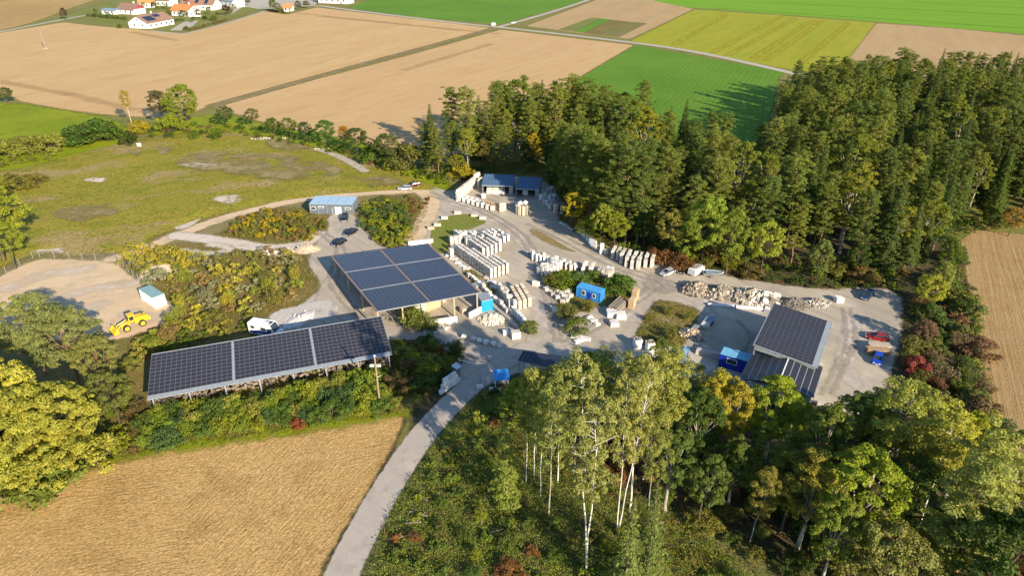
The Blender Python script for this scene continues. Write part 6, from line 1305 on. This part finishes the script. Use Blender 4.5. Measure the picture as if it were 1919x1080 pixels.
def car(label, front, rear, col, kind='hatch', L=4.4, cat='car'):
    a, b = G(*front), G(*rear); c = (a + b) / 2; r = math.atan2(a.y - b.y, a.x - b.x)
    t = thing('parked_car', label, cat, (c.x, c.y, .1), r)
    pm = paint('car_paint_%s' % label[:14].replace(' ', '_'), col, .25, .2, .04, spec=.6)
    W = 1.78; h = L / 2
    top = 1.46 if kind != 'suv' else 1.68
    # lower body: side profile with sections narrowing to both ends
    st = [(-h, .38, .80, .74), (-h + .25, .24, .93, .84), (-h + .9, .22, .97, .89), (0, .22, .95, .89), (h - 1.15, .22, .92, .88), (h - .35, .24, .78, .82), (h, .36, .62, .68)]
    if kind == 'estate' or kind == 'hatch' or kind == 'suv': st[0] = (-h, .38, .90, .78)
    m = MB(); V = []
    for x, z0, z1, wy in st: V += [(x, -wy, z0), (x, wy, z0), (x, wy + .0, (z0 + z1) / 2 + .1), (x, wy * .95, z1), (x, -wy * .95, z1), (x, -wy, (z0 + z1) / 2 + .1)]
    F = [(6 * i + k, 6 * i + (k + 1) % 6, 6 * (i + 1) + (k + 1) % 6, 6 * (i + 1) + k) for i in range(len(st) - 1) for k in range(6)]
    F += [tuple(reversed(range(6))), tuple(range(6 * (len(st) - 1), 6 * len(st)))]
    m.add(V, [tuple(reversed(f)) for f in F]); m.build('body', pm, t)
    x0, x1, x2, x3 = {'sedan': (-h + .75, -h + 1.45, h - 1.95, h - 1.1)}.get(kind, (-h + .12, -h + .55, h - 1.95, h - 1.1))
    zb = .92
    lo = [(x0, -.80, zb), (x3, -.80, zb), (x3, .80, zb), (x0, .80, zb)]; hi = [(x1, -.62, top - .05), (x2, -.62, top - .05), (x2, .62, top - .05), (x1, .62, top - .05)]
    MB().hexa(lo, hi).build('glasshouse', GLASS, t)
    MB().hexa([(x1 - .03, -.64, top - .06), (x2 + .03, -.64, top - .06), (x2 + .03, .64, top - .06), (x1 - .03, .64, top - .06)], [(x1 + .05, -.58, top), (x2 - .05, -.58, top), (x2 - .05, .58, top), (x1 + .05, .58, top)]).build('roof', pm, t)
    for s in (-1, 1):
        m = MB(); xm = (x1 + x2) / 2
        for xa, xb in ((x0 + .02, x1), (xm, xm), (x3 - .02, x2)): m.tube((xa, s * .81, zb), (xb, s * .635, top - .04), .04, n=4)
        m.build('roof_pillar', pm, t)
        MB().box((h - .06, s * .52, .60), (.16, .34, .14)).build('headlight', LAMP, t); MB().box((-h + .04, s * .60, .80), (.12, .28, .16)).build('tail_light', TAIL, t)
        MB().box((x3 - .25, s * .95, .98), (.12, .18, .12)).build('mirror', pm, t)
        for x in (-h + .85, h - .85): wheel(t, x, s * .80, .32, .22)
    MB().box((-h - .01, 0, .62), (.03, .5, .12)).build('number_plate', PLATE, t); MB().box((h + .01, 0, .45), (.03, .5, .12)).build('number_plate', PLATE, t)
    return t
car('black suv parked nearest the grey office cabin', (645, 418), (648.5, 407), (.012, .013, .018), 'suv')
car('middle of the three dark cars on the office drive', (649, 444), (667, 434), (.012, .014, .025), 'sedan', 4.7)
car('lowest of the three dark cars on the office drive', (627, 463), (645, 454.5), (.014, .014, .022), 'hatch')
car('silver estate car on the grass by the dirt track', (747, 356), (771, 356), (.48, .50, .52), 'estate', 4.6)
car('dark red car behind the silver estate', (766, 351), (786, 348), (.07, .018, .025), 'hatch', 4.3)
car('silver hatchback at the rubble end of the forest edge', (1239, 520), (1262, 510), (.45, .46, .46), 'estate', 4.5)
car('black saloon between silver hatchback and white trailer', (1272, 515), (1290, 504), (.014, .015, .02), 'sedan', 4.6)
car('red hatchback nose out at the right hedgerow', (1624, 634), (1661, 640), (.32, .02, .02), 'hatch', 4.4)
car('blue hatchback at the end of the parking row', (1641, 688), (1646, 668), (.015, .07, .48), 'hatch', 4.2)
car('dark blue pickup in the shade of the right forest corner', (1617, 566), (1633, 550), (.02, .045, .11), 'estate', 5.0)
car('tiny white car at the far field crossing', (956, 44), (967, 43), (.7, .7, .7), 'estate', 4.6)
def van(label, px, r, L, W, H, mat, cat='van', nose=1.3, roofm=None):
    p = G(*px); t = thing('van', label, cat, (p.x, p.y, .1), r); m = MB(); h = L / 2
    m.prism([(-h, .45), (h, .45), (h, 1.1), (h - nose * .45, 1.45), (h - nose, H), (-h, H)], -W / 2, W / 2); m.build('body', mat, t)
    MB().hexa([(h - .42 * nose, -W / 2 + .12, 1.5), (h - .40 * nose, -W / 2 + .12, 1.5), (h - .40 * nose, W / 2 - .12, 1.5), (h - .42 * nose, W / 2 - .12, 1.5)], [(h - .98 * nose, -W / 2 + .15, H - .12), (h - .94 * nose, -W / 2 + .15, H - .12), (h - .94 * nose, W / 2 - .15, H - .12), (h - .98 * nose, W / 2 - .15, H - .12)]).build('windscreen', GLASS, t)
    for s in (-1, 1):
        MB().box((h - nose - .2, s * W / 2, 1.6), (.9, .04, .6)).build('side_window', GLASS, t)
        MB().box((h - .02, s * (W / 2 - .3), .85), (.1, .3, .2)).build('headlight', LAMP, t)
        for x in (-h + 1.3, h - 1.1): wheel(t, x, s * (W / 2 - .1), .38, .25)
    return t
# camper van
CAMP = paint('camper_white', (.80, .79, .77), .4)
a, b = G(466, 607, 3.0), G(515, 613, 3.0); r = math.atan2(b.y - a.y, b.x - a.x) - .05; c = (a + b) / 2 + Vector((-math.sin(r) * 1.15, math.cos(r) * 1.15, 0))
cv = van('white camper van with blue stripe parked behind the long solar shed', (500, 600), r, 7.0, 2.3, 3.0, CAMP, 'camper van', 1.8); cv.location = (c.x, c.y, .1); cv.name = 'camper_van'
MB().box((.9, 0, 3.04), (2.0, .9, .08)).build('roof_hatch', WHITE_P, cv); MB().box((1.5, -.1, 3.10), (.5, 1.0, .05)).build('solar_panel', CELL_B, cv); MB().box((.9, .35, 3.10), (1.6, .25, .05)).build('skylight', GLASS, cv)
MB().box((-.3, -1.16, 1.0), (5.6, .03, .5)).build('stripe', DBLUE, cv); MB().box((-2.4, -1.17, 2.1), (.9, .04, .6)).build('window', GLASS, cv); MB().box((.1, -1.17, 2.0), (1.1, .04, .55)).build('window', GLASS, cv); MB().box((0.2, -1.165, 1.45), (.7, .03, .12)).build('mark', REDW, cv)
van('small white van at the far field crossing', (925, 48), 1.2, 5.0, 2.0, 2.4, CAMP)
# box trailer, boat trailer, flatbed
p = G(1304, 514); t = thing('box_trailer', 'white flat topped caravan trailer beside the rubble', 'trailer', (p.x, p.y, .1), .75)
MB().hexa([(-2.2, -1.05, .5), (2.2, -1.05, .5), (2.2, 1.05, .5), (-2.2, 1.05, .5)], [(-2.1, -1.0, 1.9), (2.1, -1.0, 1.9), (2.1, 1.0, 1.9), (-2.1, 1.0, 1.9)]).build('body', WHITE_P, t); MB().box((0, 0, 1.94), (2.2, 1.1, .06)).build('roof_hatch', LGREY, t); MB().tube((2.2, 0, .55), (3.3, 0, .5), .06).build('drawbar', GREY_S, t)
for s in (-1, 1): wheel(t, 0, s * .95, .33, .2)
p = G(1336, 519); t = thing('boat_trailer', 'grey boat on a trailer half hidden by the forest edge', 'boat trailer', (p.x, p.y, .1), -.1)
m = MB(); sec = [(-2.4, .95, .9), (-1, 1.05, .95), (.6, .95, 1.0), (1.8, .5, 1.1), (2.5, .05, 1.2)]; V = []
for x, w, z in sec: V += [(x, -w, z + .35), (x, -w * .6, z - .25), (x, w * .6, z - .25), (x, w, z + .35)]
m.add(V, [(4 * i + k, 4 * i + k + 1, 4 * i + 5 + k, 4 * i + 4 + k) for i in range(4) for k in range(3)] + [(0, 3, 2, 1)]); m.build('hull', LGREY, t); MB().box((-.6, 0, 1.2), (2.6, 1.4, .1)).build('cover', ROOFBLUE, t)
m = MB(); m.box((0, -.6, .5), (5, .1, .1)); m.box((0, .6, .5), (5, .1, .1)); m.box((2.9, 0, .5), (1.2, .1, .1)); m.build('trailer_frame', GREY_S, t)
for s in (-1, 1): wheel(t, -.5, s * 1.0, .32, .2)
p = G(1325, 611); t = thing('flatbed_trailer', 'grey flatbed trailer with two white blocks beside the gravel island', 'trailer', (p.x, p.y, .1), 1.0)
MB().box((.9, 0, 1.0), (2.6, 1.8, .16)).build('bed', ROOFBLUE, t); MB().box((-1.4, 0, .8), (1.5, 1.6, .9)).build('load_block', STONE3, t); m = MB(); m.box((0, -.5, .7), (4.6, .1, .14)); m.box((0, .5, .7), (4.6, .1, .14)); m.build('frame', GREY_S, t)
for s in (-1, 1):
    for x in (.4, 1.3): wheel(t, x, s * .9, .33, .22)
block('low dark glass topped crate below the flatbed trailer', (1303, 620), (1.5, 1.1, 1.0), .9, LGREY, cat='crate')
for i, (x, y, mt) in enumerate([(1645, 655, paint('beige_boards', (.42, .34, .26), .8)), (1643, 664, WOOD)]):
    p = G(x, y); t = thing('plank_stack', ('beige covered plank stack below the red hatchback', 'brown plank stack beside the blue hatchback')[i], 'plank stack', (p.x, p.y, .1), -.12)
    for k in range(4):
        for j in range(4): MB().box((rnd.uniform(-.1, .1), -.6 + j * .4, .3 + k * .28), (4.3 + rnd.uniform(-.2, .2), .36, .24)).build('plank', mt, t)
    for xx in (-1.5, 1.5): MB().box((xx, 0, .08), (.15, 1.7, .15)).build('bearer', OLDWOOD, t)
# wheel loader
YEL = paint('loader_yellow', (.72, .46, .02), .45, dirt=.12); a, b = G(239, 618), G(261, 610); r = math.atan2(a.y - b.y, a.x - b.x); c = (a + b) / 2
t = thing('wheel_loader', 'yellow wheel loader with raised bucket on the sand lot', 'wheel loader', (c.x, c.y, .1), r)
m = MB(); m.prism([(-3.3, 1.0), (-.4, 1.0), (-.4, 2.3), (-1.6, 2.35), (-3.1, 2.15), (-3.3, 1.8)], -.85, .85); m.build('engine_hood', YEL, t)
MB().box((-3.35, 0, 1.2), (.5, 1.7, .7)).build('counterweight', YEL, t); MB().box((-2.0, 0, 1.2), (1.9, 2.3, .12)).build('fender', YEL, t); MB().box((1.5, 0, 1.05), (1.7, 1.2, .9)).build('front_frame', YEL, t)
cb = MB().hexa([(-.6, -.72, 1.6), (.75, -.72, 1.6), (.75, .72, 1.6), (-.6, .72, 1.6)], [(-.55, -.66, 3.15), (.55, -.66, 3.15), (.55, .66, 3.15), (-.55, .66, 3.15)]).build('cab', YEL, t)
MB().box((0, 0, 3.2), (1.35, 1.5, .12)).build('cab_roof', YEL, cb)
for s in (-1, 1): MB().box((.05, s * .72, 2.45), (.85, .06, .9)).build('side_window', GLASS, cb)
MB().box((.68, 0, 2.5), (.08, 1.1, .9)).build('windscreen', GLASS, cb)
for s in (-1, 1):
    m = MB(); m.tube((.9, s * .5, 1.9), (2.6, s * .5, 1.45), .14, n=6); m.tube((2.6, s * .5, 1.45), (3.3, s * .5, .75), .13, n=6); m.build('lift_arm', YEL, t); MB().tube((1.0, s * .32, 1.3), (2.4, s * .32, 1.5), .08, n=6).build('cylinder', GREY_S, t)
    wheel(t, 1.5, s * 1.05, .75, .6, YEL); wheel(t, -1.7, s * 1.05, .75, .6, YEL)
m = MB(); pr = [(3.2, .25), (4.3, .3), (4.25, .4), (3.5, .6), (3.35, 1.2), (3.6, 1.55), (3.45, 1.6), (3.15, 1.1)]; m.prism(pr, -1.35, 1.35); m.build('bucket', YEL, t); MB().box((4.3, 0, .34), (.25, 2.7, .1)).build('cutting_edge', BLACK, t)
for s in (-1, 1): MB().add([(3.2, s * 1.33, .25), (4.3, s * 1.33, .3), (3.6, s * 1.33, 1.55), (3.2, s * 1.33, 1.2)], [(0, 1, 2, 3)]).build('bucket_side', YEL, t)
MB().tube((-2.3, .3, 2.3), (-2.3, .3, 3.0), .08).build('exhaust', BLACK, t)

# ------------------------------------------------------------------ gate, posts, small things
t = thing('sign_wall', 'white block sign wall at the road gate', 'sign wall', (G(846, 726).x, G(846, 726).y, .1), math.radians(52))
for k, (n, h0) in enumerate(((5, 0), (4, .95), (3, 1.9))):
    for i in range(n): MB().box((-2.6 + i * 1.1 + k * .55, 0, h0 + .5), (1.06, .5, .9)).build('block', WRAP, t)
t = thing('gate_sign', 'glass topped notice box on a dark post beside the gate', 'notice box', (G(857, 712).x, G(857, 712).y, .1), .9)
MB().box((0, 0, 1.3), (.9, .8, 2.6)).build('pillar', SLATE, t); MB().slab([(-.7, -.7, 3.0), (.7, -.7, 3.0), (.7, .7, 3.3), (-.7, .7, 3.3)], .12).build('top', paint('pale_lid', (.5, .55, .6), .3), t)
for i, (x, y, h) in enumerate([(862, 706, 4.0), (897, 724, 4.6), (901, 722, 3.4)]):
    p = G(x, y); t = thing('gate_post', ('tall grey gate post at the left side of the road', 'tall dark gate post at the right side of the road', 'shorter dark post just behind the right gate post')[i], 'post', (p.x, p.y, .1))
    MB().tube((0, 0, 0), (0, 0, h), .09, .08).build('pole', GREY_S, t); MB().tube((0, 0, h), (0, 0, h + .12), .13).build('cap', GREY_S, t)
t = thing('boom_arm', 'thin pale bar reaching over the road from the left gate post', 'boom', (G(862, 706).x, G(862, 706).y, 3.9), -.35); MB().tube((0, 0, 0), (3.4, 0, -.2), .05).build('bar', WHITE_P, t); MB().box((0, 0, 0), (.3, .2, .2)).build('hinge', GREY_S, t)
p = G(940, 727); t = thing('gate_booth', 'small open booth with bright blue roof beside the gate', 'booth', (p.x, p.y, .05), .1)
MB().slab([(-1.4, -1.2, 2.6), (1.4, -1.2, 2.6), (1.4, 1.4, 3.2), (-1.4, 1.4, 3.2)], .12).build('roof', paint('booth_blue_roof', (.04, .26, .62), .45), t)
for x in (-1.2, 1.2):
    for y, z in ((-1.0, 2.55), (1.2, 3.0)): MB().box((x, y, z / 2), (.12, .12, z)).build('post', WHITE_P, t)
MB().box((0, 1.15, 1.0), (2.3, .08, 2.0)).build('back_panel', SLATE, t); MB().box((0, .7, .45), (1.8, .4, .08)).build('bench', OLDWOOD, t)
block('white stone at the foot of the right gate post', (899, 728), (1.2, .7, .7), .2, STONE3, z=.05); block('low white kerb stone before the blue roofed booth', (927, 732), (2.4, .5, .4), -.3, STONE3, z=.05); block('white upright stone left of the booth', (915, 722), (.5, .4, 1.9), 0, STONE3, z=.05)
q = [G(970, 676, 3.2), G(1040, 692, 3.2), G(1055, 668, 3.8), G(980, 658, 3.8)]; c = sum(q, Vector()) / 4; t = thing('solar_canopy', 'small canopy with dark blue striped solar roof beside the gate booth', 'canopy', (c.x, c.y, 0)); q = [k - Vector((c.x, c.y, 0)) for k in q]
MB().slab(q, .12).build('roof_sheet', LGREY, t)
for k in range(10):
    a, b = q[0].lerp(q[1], k / 10 + .006), q[0].lerp(q[1], (k + 1) / 10 - .006); d, e = q[3].lerp(q[2], k / 10 + .006), q[3].lerp(q[2], (k + 1) / 10 - .006); up = Vector((0, 0, .06))
    MB().slab([a + up, b + up, e + up, d + up], .04).build('panel_strip', CELL_B, t)
for k in q: MB().box((k.x * .93, k.y * .93, k.z / 2 - .1), (.18, .18, k.z - .2)).build('post', GREY_S, t)
p = G(713, 766); H = height_for(p, 668); t = thing('lamp_pole', 'tall timber pole with two white floodlights before the long solar shed', 'lamp pole', (p.x, p.y, 0))
MB().tube((0, 0, 0), (0, 0, H), .17, .13, 9).build('pole', paint('pole_timber', (.30, .22, .15), .9), t); MB().tube((0, 0, H), (0, 0, H + .25), .2, .12).build('cap', WHITE_P, t); MB().tube((0, 0, 0), (0, 0, 1.1), .21).build('base_sleeve', WHITE_P, t)
for s in (-1, 1): MB().box((s * .6, -.1, H - 1.9), (.7, .4, .35)).build('floodlight', WHITE_P, t)
MB().tube((-.9, 0, H - 1.7), (.9, 0, H - 1.7), .05).build('crossarm', GREY_S, t); MB().tube((0, 0, H - 4.6), (.8, 0, H - 4.0), .04).build('bracket', WHITE_P, t)
p = G(85, 90); t = thing('field_pole', 'lone power pole standing in the far tan field', 'power pole', (p.x, p.y, 0)); H = height_for(p, 54); MB().tube((0, 0, 0), (0, 0, H), .35, .25).build('pole', OLDWOOD, t); MB().tube((0, 0, 0), (0, 0, .3), 2.0, 1.6, 10).build('mound', SANDH, t)
p = G(4, 165); t = thing('field_pole', 'pole at the left photo edge of the tan field', 'power pole', (p.x, p.y, 0)); MB().tube((0, 0, 0), (0, 0, 7), .2, .15).build('pole', OLDWOOD, t); MB().box((0, 0, 6.6), (1.6, .12, .12)).build('crossarm', OLDWOOD, t)
p = G(262, 277); t = thing('sign_board', 'small white sign board at the meadow edge', 'sign', (p.x, p.y, .2)); MB().box((0, 0, 1.1), (1.6, .08, 1.2)).build('board', WHITE_P, t)
for s in (-.6, .6): MB().box((s, .05, .5), (.1, .1, 1.0)).build('leg', OLDWOOD, t)
p = G(1138, 525); t = thing('yard_lamp', 'small lamp on a thin mast behind the blue hut', 'lamp', (p.x, p.y, .1)); MB().tube((0, 0, 0), (0, 0, 3.6), .06).build('mast', GREY_S, t); MB().box((0, 0, 3.65), (.6, .4, .15)).build('lamp_head', WHITE_P, t)
# wire fence round the sand lot
fl = [G(x, y) for x, y in [(-40, 545), (12, 512), (62, 484), (75, 482), (130, 484), (180, 489), (216, 486), (250, 518), (290, 550)]]
t = thing('wire_fence', 'wire fence with pale posts around the sand lot', 'fence', (fl[4].x, fl[4].y, 0)); o0 = fl[4]
WIRE = paint('fence_wire', (.30, .29, .27), .6, .4)
for a, b in zip(fl[:-1], fl[1:]):
    n = max(1, int((b - a).length / 3.0))
    for i in range(n):
        p = a.lerp(b, i / n) - o0; MB().tube((p.x, p.y, 0), (p.x, p.y, 1.9), .07, n=6).build('post', paint('pale_post', (.32, .28, .22), .8), t)
    for z in (.3, .7, 1.1, 1.5, 1.85): MB().tube((a.x - o0.x, a.y - o0.y, z), (b.x - o0.x, b.y - o0.y, z), .018, n=4).build('wire', WIRE, t)
# fallen wood in the clearing
for i, (x, y, l, a) in enumerate([(785, 968, 3.0, -.35), (775, 985, 2.4, .1), (792, 940, 2.2, -.4), (930, 1000, 2.4, .3), (850, 900, 2.5, .8), (760, 1010, 1.6, .2), (905, 980, 1.8, 1.2)]):
    p = G(x, y); t = thing('fallen_log', '%s pale fallen log in the clearing, counted from the road' % ORD[i], 'log', (p.x, p.y, .3), a, 'fallen logs in the clearing')
    MB().tube((-l / 2, 0, .1), (l / 2, 0, .2), .14, .10, 8).build('trunk', paint('bleached_wood', (.24, .19, .14), .9), t); MB().tube((l * .2, 0, .15), (l * .35, .5, .5), .05, .02, 5).build('branch', OLDWOOD, t)

# ------------------------------------------------------------------ the village
def house(label, ra, rb, zr, width, zw, roofm, wallm=RENDERW, pv=(), name='house', chimney=True, nwin=3, gablem=None):
    A_, B_ = G(ra[0], ra[1], zr), G(rb[0], rb[1], zr); c = (A_ + B_) / 2; r = math.atan2(B_.y - A_.y, B_.x - A_.x); L = (B_ - A_).length; w = width / 2
    t = thing(name, label, 'house', (c.x, c.y, 0), r)
    m = MB(); m.add([(-L / 2, -w, 0), (L / 2, -w, 0), (L / 2, w, 0), (-L / 2, w, 0), (-L / 2, -w, zw), (L / 2, -w, zw), (L / 2, w, zw), (-L / 2, w, zw), (-L / 2, 0, zr - .15), (L / 2, 0, zr - .15)],
              [(0, 1, 5, 4), (2, 3, 7, 6), (0, 4, 8, 7, 3), (1, 2, 6, 9, 5)]); m.build('wall', wallm, t)
    o, e = .7, .9; k = (zr - zw) / w
    roofs = []
    for s in (-1, 1):
        q = [(-L / 2 - e, s * (w + o), zw - o * k), (L / 2 + e, s * (w + o), zw - o * k), (L / 2 + e, 0, zr), (-L / 2 - e, 0, zr)]
        roofs.append(MB().slab(q if s < 0 else q[::-1], .25).build('roof', roofm, t))
    for s, x0, x1, f0, f1 in pv:
        q = [Vector((-L / 2 + L * x0, s * w * (1 - f0), zw + (zr - zw) * f0 + .12)), Vector((-L / 2 + L * x1, s * w * (1 - f0), zw + (zr - zw) * f0 + .12)), Vector((-L / 2 + L * x1, s * w * (1 - f1), zw + (zr - zw) * f1 + .12)), Vector((-L / 2 + L * x0, s * w * (1 - f1), zw + (zr - zw) * f1 + .12))]
        if s > 0: q = q[::-1]
        MB().slab(q, .1).build('solar_panel', CELL_B, roofs[0 if s < 0 else 1])
    if chimney: MB().box((L * .15, w * .25, zr + .3), (.9, .9, 2.2)).build('chimney', wallm, roofs[1])
    def win(x, y, z, ww, hh, ry=False):
        d = (.12, ww, hh) if ry else (ww, .12, hh); f = MB().box((x, y, z), d).build('window', GREY_S, t)
        d2 = (.14, ww - .3, hh - .3) if ry else (ww - .3, .14, hh - .3); MB().box((x, y, z), d2).build('pane', GLASS, f)
    for i in range(nwin):
        x = -L / 2 + (i + .5) * L / nwin
        win(x, -w, zw * .5, 1.8, 1.8)
    for s in (-1, 1):
        for y in (-w * .4, w * .4): win(s * L / 2, y, zw * .55, 1.3, 1.7, True)
        win(s * L / 2, 0, zw + (zr - zw) * .35, 1.3, 1.6, True)
    MB().box((L * .3, -w - .05, 1.2), (1.6, .14, 2.4)).build('door', OLDWOOD, t)
    if gablem: MB().add([(L / 2 + .03, -w * .95, zw), (L / 2 + .03, w * .95, zw), (L / 2 + .03, 0, zr - .4)], [(0, 1, 2)]).build('gable', gablem, t)
    return t
house('long white farmhouse with brown roof and two solar fields', (255, 29), (304, 21), 9.5, 19, 4.6, TILE, pv=[(-1, .08, .42, .15, .75), (-1, .48, .72, .5, .85)], nwin=5)
house('brown roofed house with red gable behind the farmhouse', (228, 4), (258, 6), 9.0, 13, 4.5, TILE, gablem=REDW)
house('house with bright orange roof beside the farmhouse drive', (328, 6), (364, 8), 9.5, 13, 4.8, TILE_O)
house('orange roofed wing with white gable facing the field', (361, 10), (352, -2), 9.2, 10, 5.2, TILE_O, chimney=False, nwin=2)
house('large brown roofed house with three dark solar fields', (344, -6), (404, -5), 10.5, 16, 5.2, TILE, pv=[(-1, .04, .22, .45, .95), (-1, .42, .52, .2, .95), (-1, .72, .82, .1, .9)], nwin=5)
house('white house with orange roof at the top photo edge', (258, -5), (286, -6), 9.0, 11, 4.8, TILE_O)
house('plain white house behind the garden hedge', (298, -9), (322, -8), 9.0, 12, 5.5, TILE)
house('pale terraced house at the right end of the village', (412, -10), (445, -6), 9.0, 13, 5.8, LGREY, nwin=4)
house('small white hut with bright orange roof among trees', (533, 6), (547, 6), 6.5, 9, 3.4, TILE_O, chimney=False, nwin=2)
house('white modern house at the top photo edge beside the beet field', (602, -14), (655, -12), 9.0, 14, 6.0, LGREY, nwin=5)
house('low white garage with dark blue roof', (196, 14), (221, 15), 4.8, 9, 3.6, ROOFBLUE, chimney=False, nwin=2)
for i, (x, y, yt, k, c, lab) in enumerate([(122, 36, 13, 'broadleaf', (.12, .075, .05), 'dark brown tree at the farm track'), (345, 40, 18, 'broadleaf', GREEN, 'green tree before the orange house gable'), (373, 35, 16, 'broadleaf', OLIVE, 'olive tree right of the orange house'), (425, 28, 8, 'broadleaf', (.09, .03, .04), 'dark purple tree in the village garden'),
        (513, 22, -6, 'broadleaf', GREEN, 'tall green tree left of the orange hut'), (522, 24, 4, 'broadleaf', OLIVE, 'olive tree beside the orange hut'), (560, 18, 0, 'broadleaf', DKGREEN, 'dark tree right of the orange hut'), (575, 15, 0, 'broadleaf', OLIVE, 'olive tree in the garden right of the hut'), (588, 10, -12, 'broadleaf', (.25, .15, .05), 'brownish tree at the village road bend'),
        (348, 55, 46, 'shrub', GREEN, 'round dark bush beside the drive corner'), (400, 38, 26, 'shrub', GREEN, 'bush in the village front garden'), (385, 36, 27, 'shrub', DKGREEN, 'dark bush below the orange house'), (300, 48, 40, 'shrub', GREEN, 'low bush before the farmhouse'), (430, 24, 14, 'shrub', OLIVE, 'olive bush beside the village road'), (225, 52, 43, 'shrub', GREEN, 'bush at the farmhouse gable corner')]):
    b = G(x, y); H = height_for(b, yt); plant(k, b, H, lab, None, c, wide=1.0 if k == 'shrub' else min(1.5, max(.9, 11 / H)))
for i, (x, y, h) in enumerate(sorted([(205, 34, 6), (270, 17, 7), (288, 14, 6), (330, 44, 4), (362, 42, 5), (392, 26, 7), (408, 33, 5), (440, 20, 7), (465, 10, 8), (180, 26, 5), (318, 30, 6), (378, 8, 9)])):
    plant('broadleaf', G(x, y), h, '%s small garden tree from the left in the village' % ORD[i], 'garden trees of the village', rnd.choice([GREEN, OLIVE, DKGREEN]), wide=1.1)
def hedge(label, a, b, h, w, col):
    A_, B_ = G(*a), G(*b); rng = np.random.default_rng(int(a[0])); L = (B_ - A_).length; n = int(L * 1.6)
    tt = rng.random(n); P = np.array([[A_.x, A_.y]]) + np.outer(tt, [B_.x - A_.x, B_.y - A_.y]) + rng.normal(size=(n, 2)) * w * .25
    cen = np.column_stack([P, rng.uniform(.3, h * .75, n)]); V, F, t_ = clumps(cen, np.full(n, w * .45), 26, .4, rng)
    o = link('hedge', np_mesh('hedge', V, F, [LEAF], {'tint': t_})); o.color = (*col, 1); return props(o, label, 'hedge', None, 'thing')
hedge('trimmed green hedge in front of the brown roofed houses', (166, 30), (240, 37), 3.0, 3.0, (.12, .15, .03)); hedge('square green hedge behind the orange roof', (292, 16), (318, 16), 6.0, 5.0, (.13, .16, .02))
hedge('brown hedge along the village road', (352, 58), (430, 36), 1.6, 2.0, (.18, .14, .05)); hedge('low hedge at the road bend beside the orange hut', (500, 19), (537, 25), 2.0, 2.2, (.14, .13, .04))
sheet('driveway', [(318, 56), (345, 40), (372, 38), (362, 48), (338, 57)], .05, TRACK, 1.5, margin=1, sm=0)
sheet('village_road', [(430, 30), (455, 12), (497, 14), (590, 10), (600, -10), (450, -12)], .024, TRACK, 3, margin=2, sm=0)

# look-alikes that still share a label are told apart by their order across the view
share = {}
for ob in list(COL.objects):
    if ob.parent is None and ob.get('label') and ob.get('kind') != 'stuff': share.setdefault(ob['label'], []).append(ob)
for lab, obs in share.items():
    if 1 < len(obs) <= len(ORD) and len(lab.split()) <= 13:
        obs.sort(key=lambda q: proj(q.location)[0])
        for k, ob in enumerate(obs): ob['label'] = '%s from left, %s' % (ORD[k], lab)
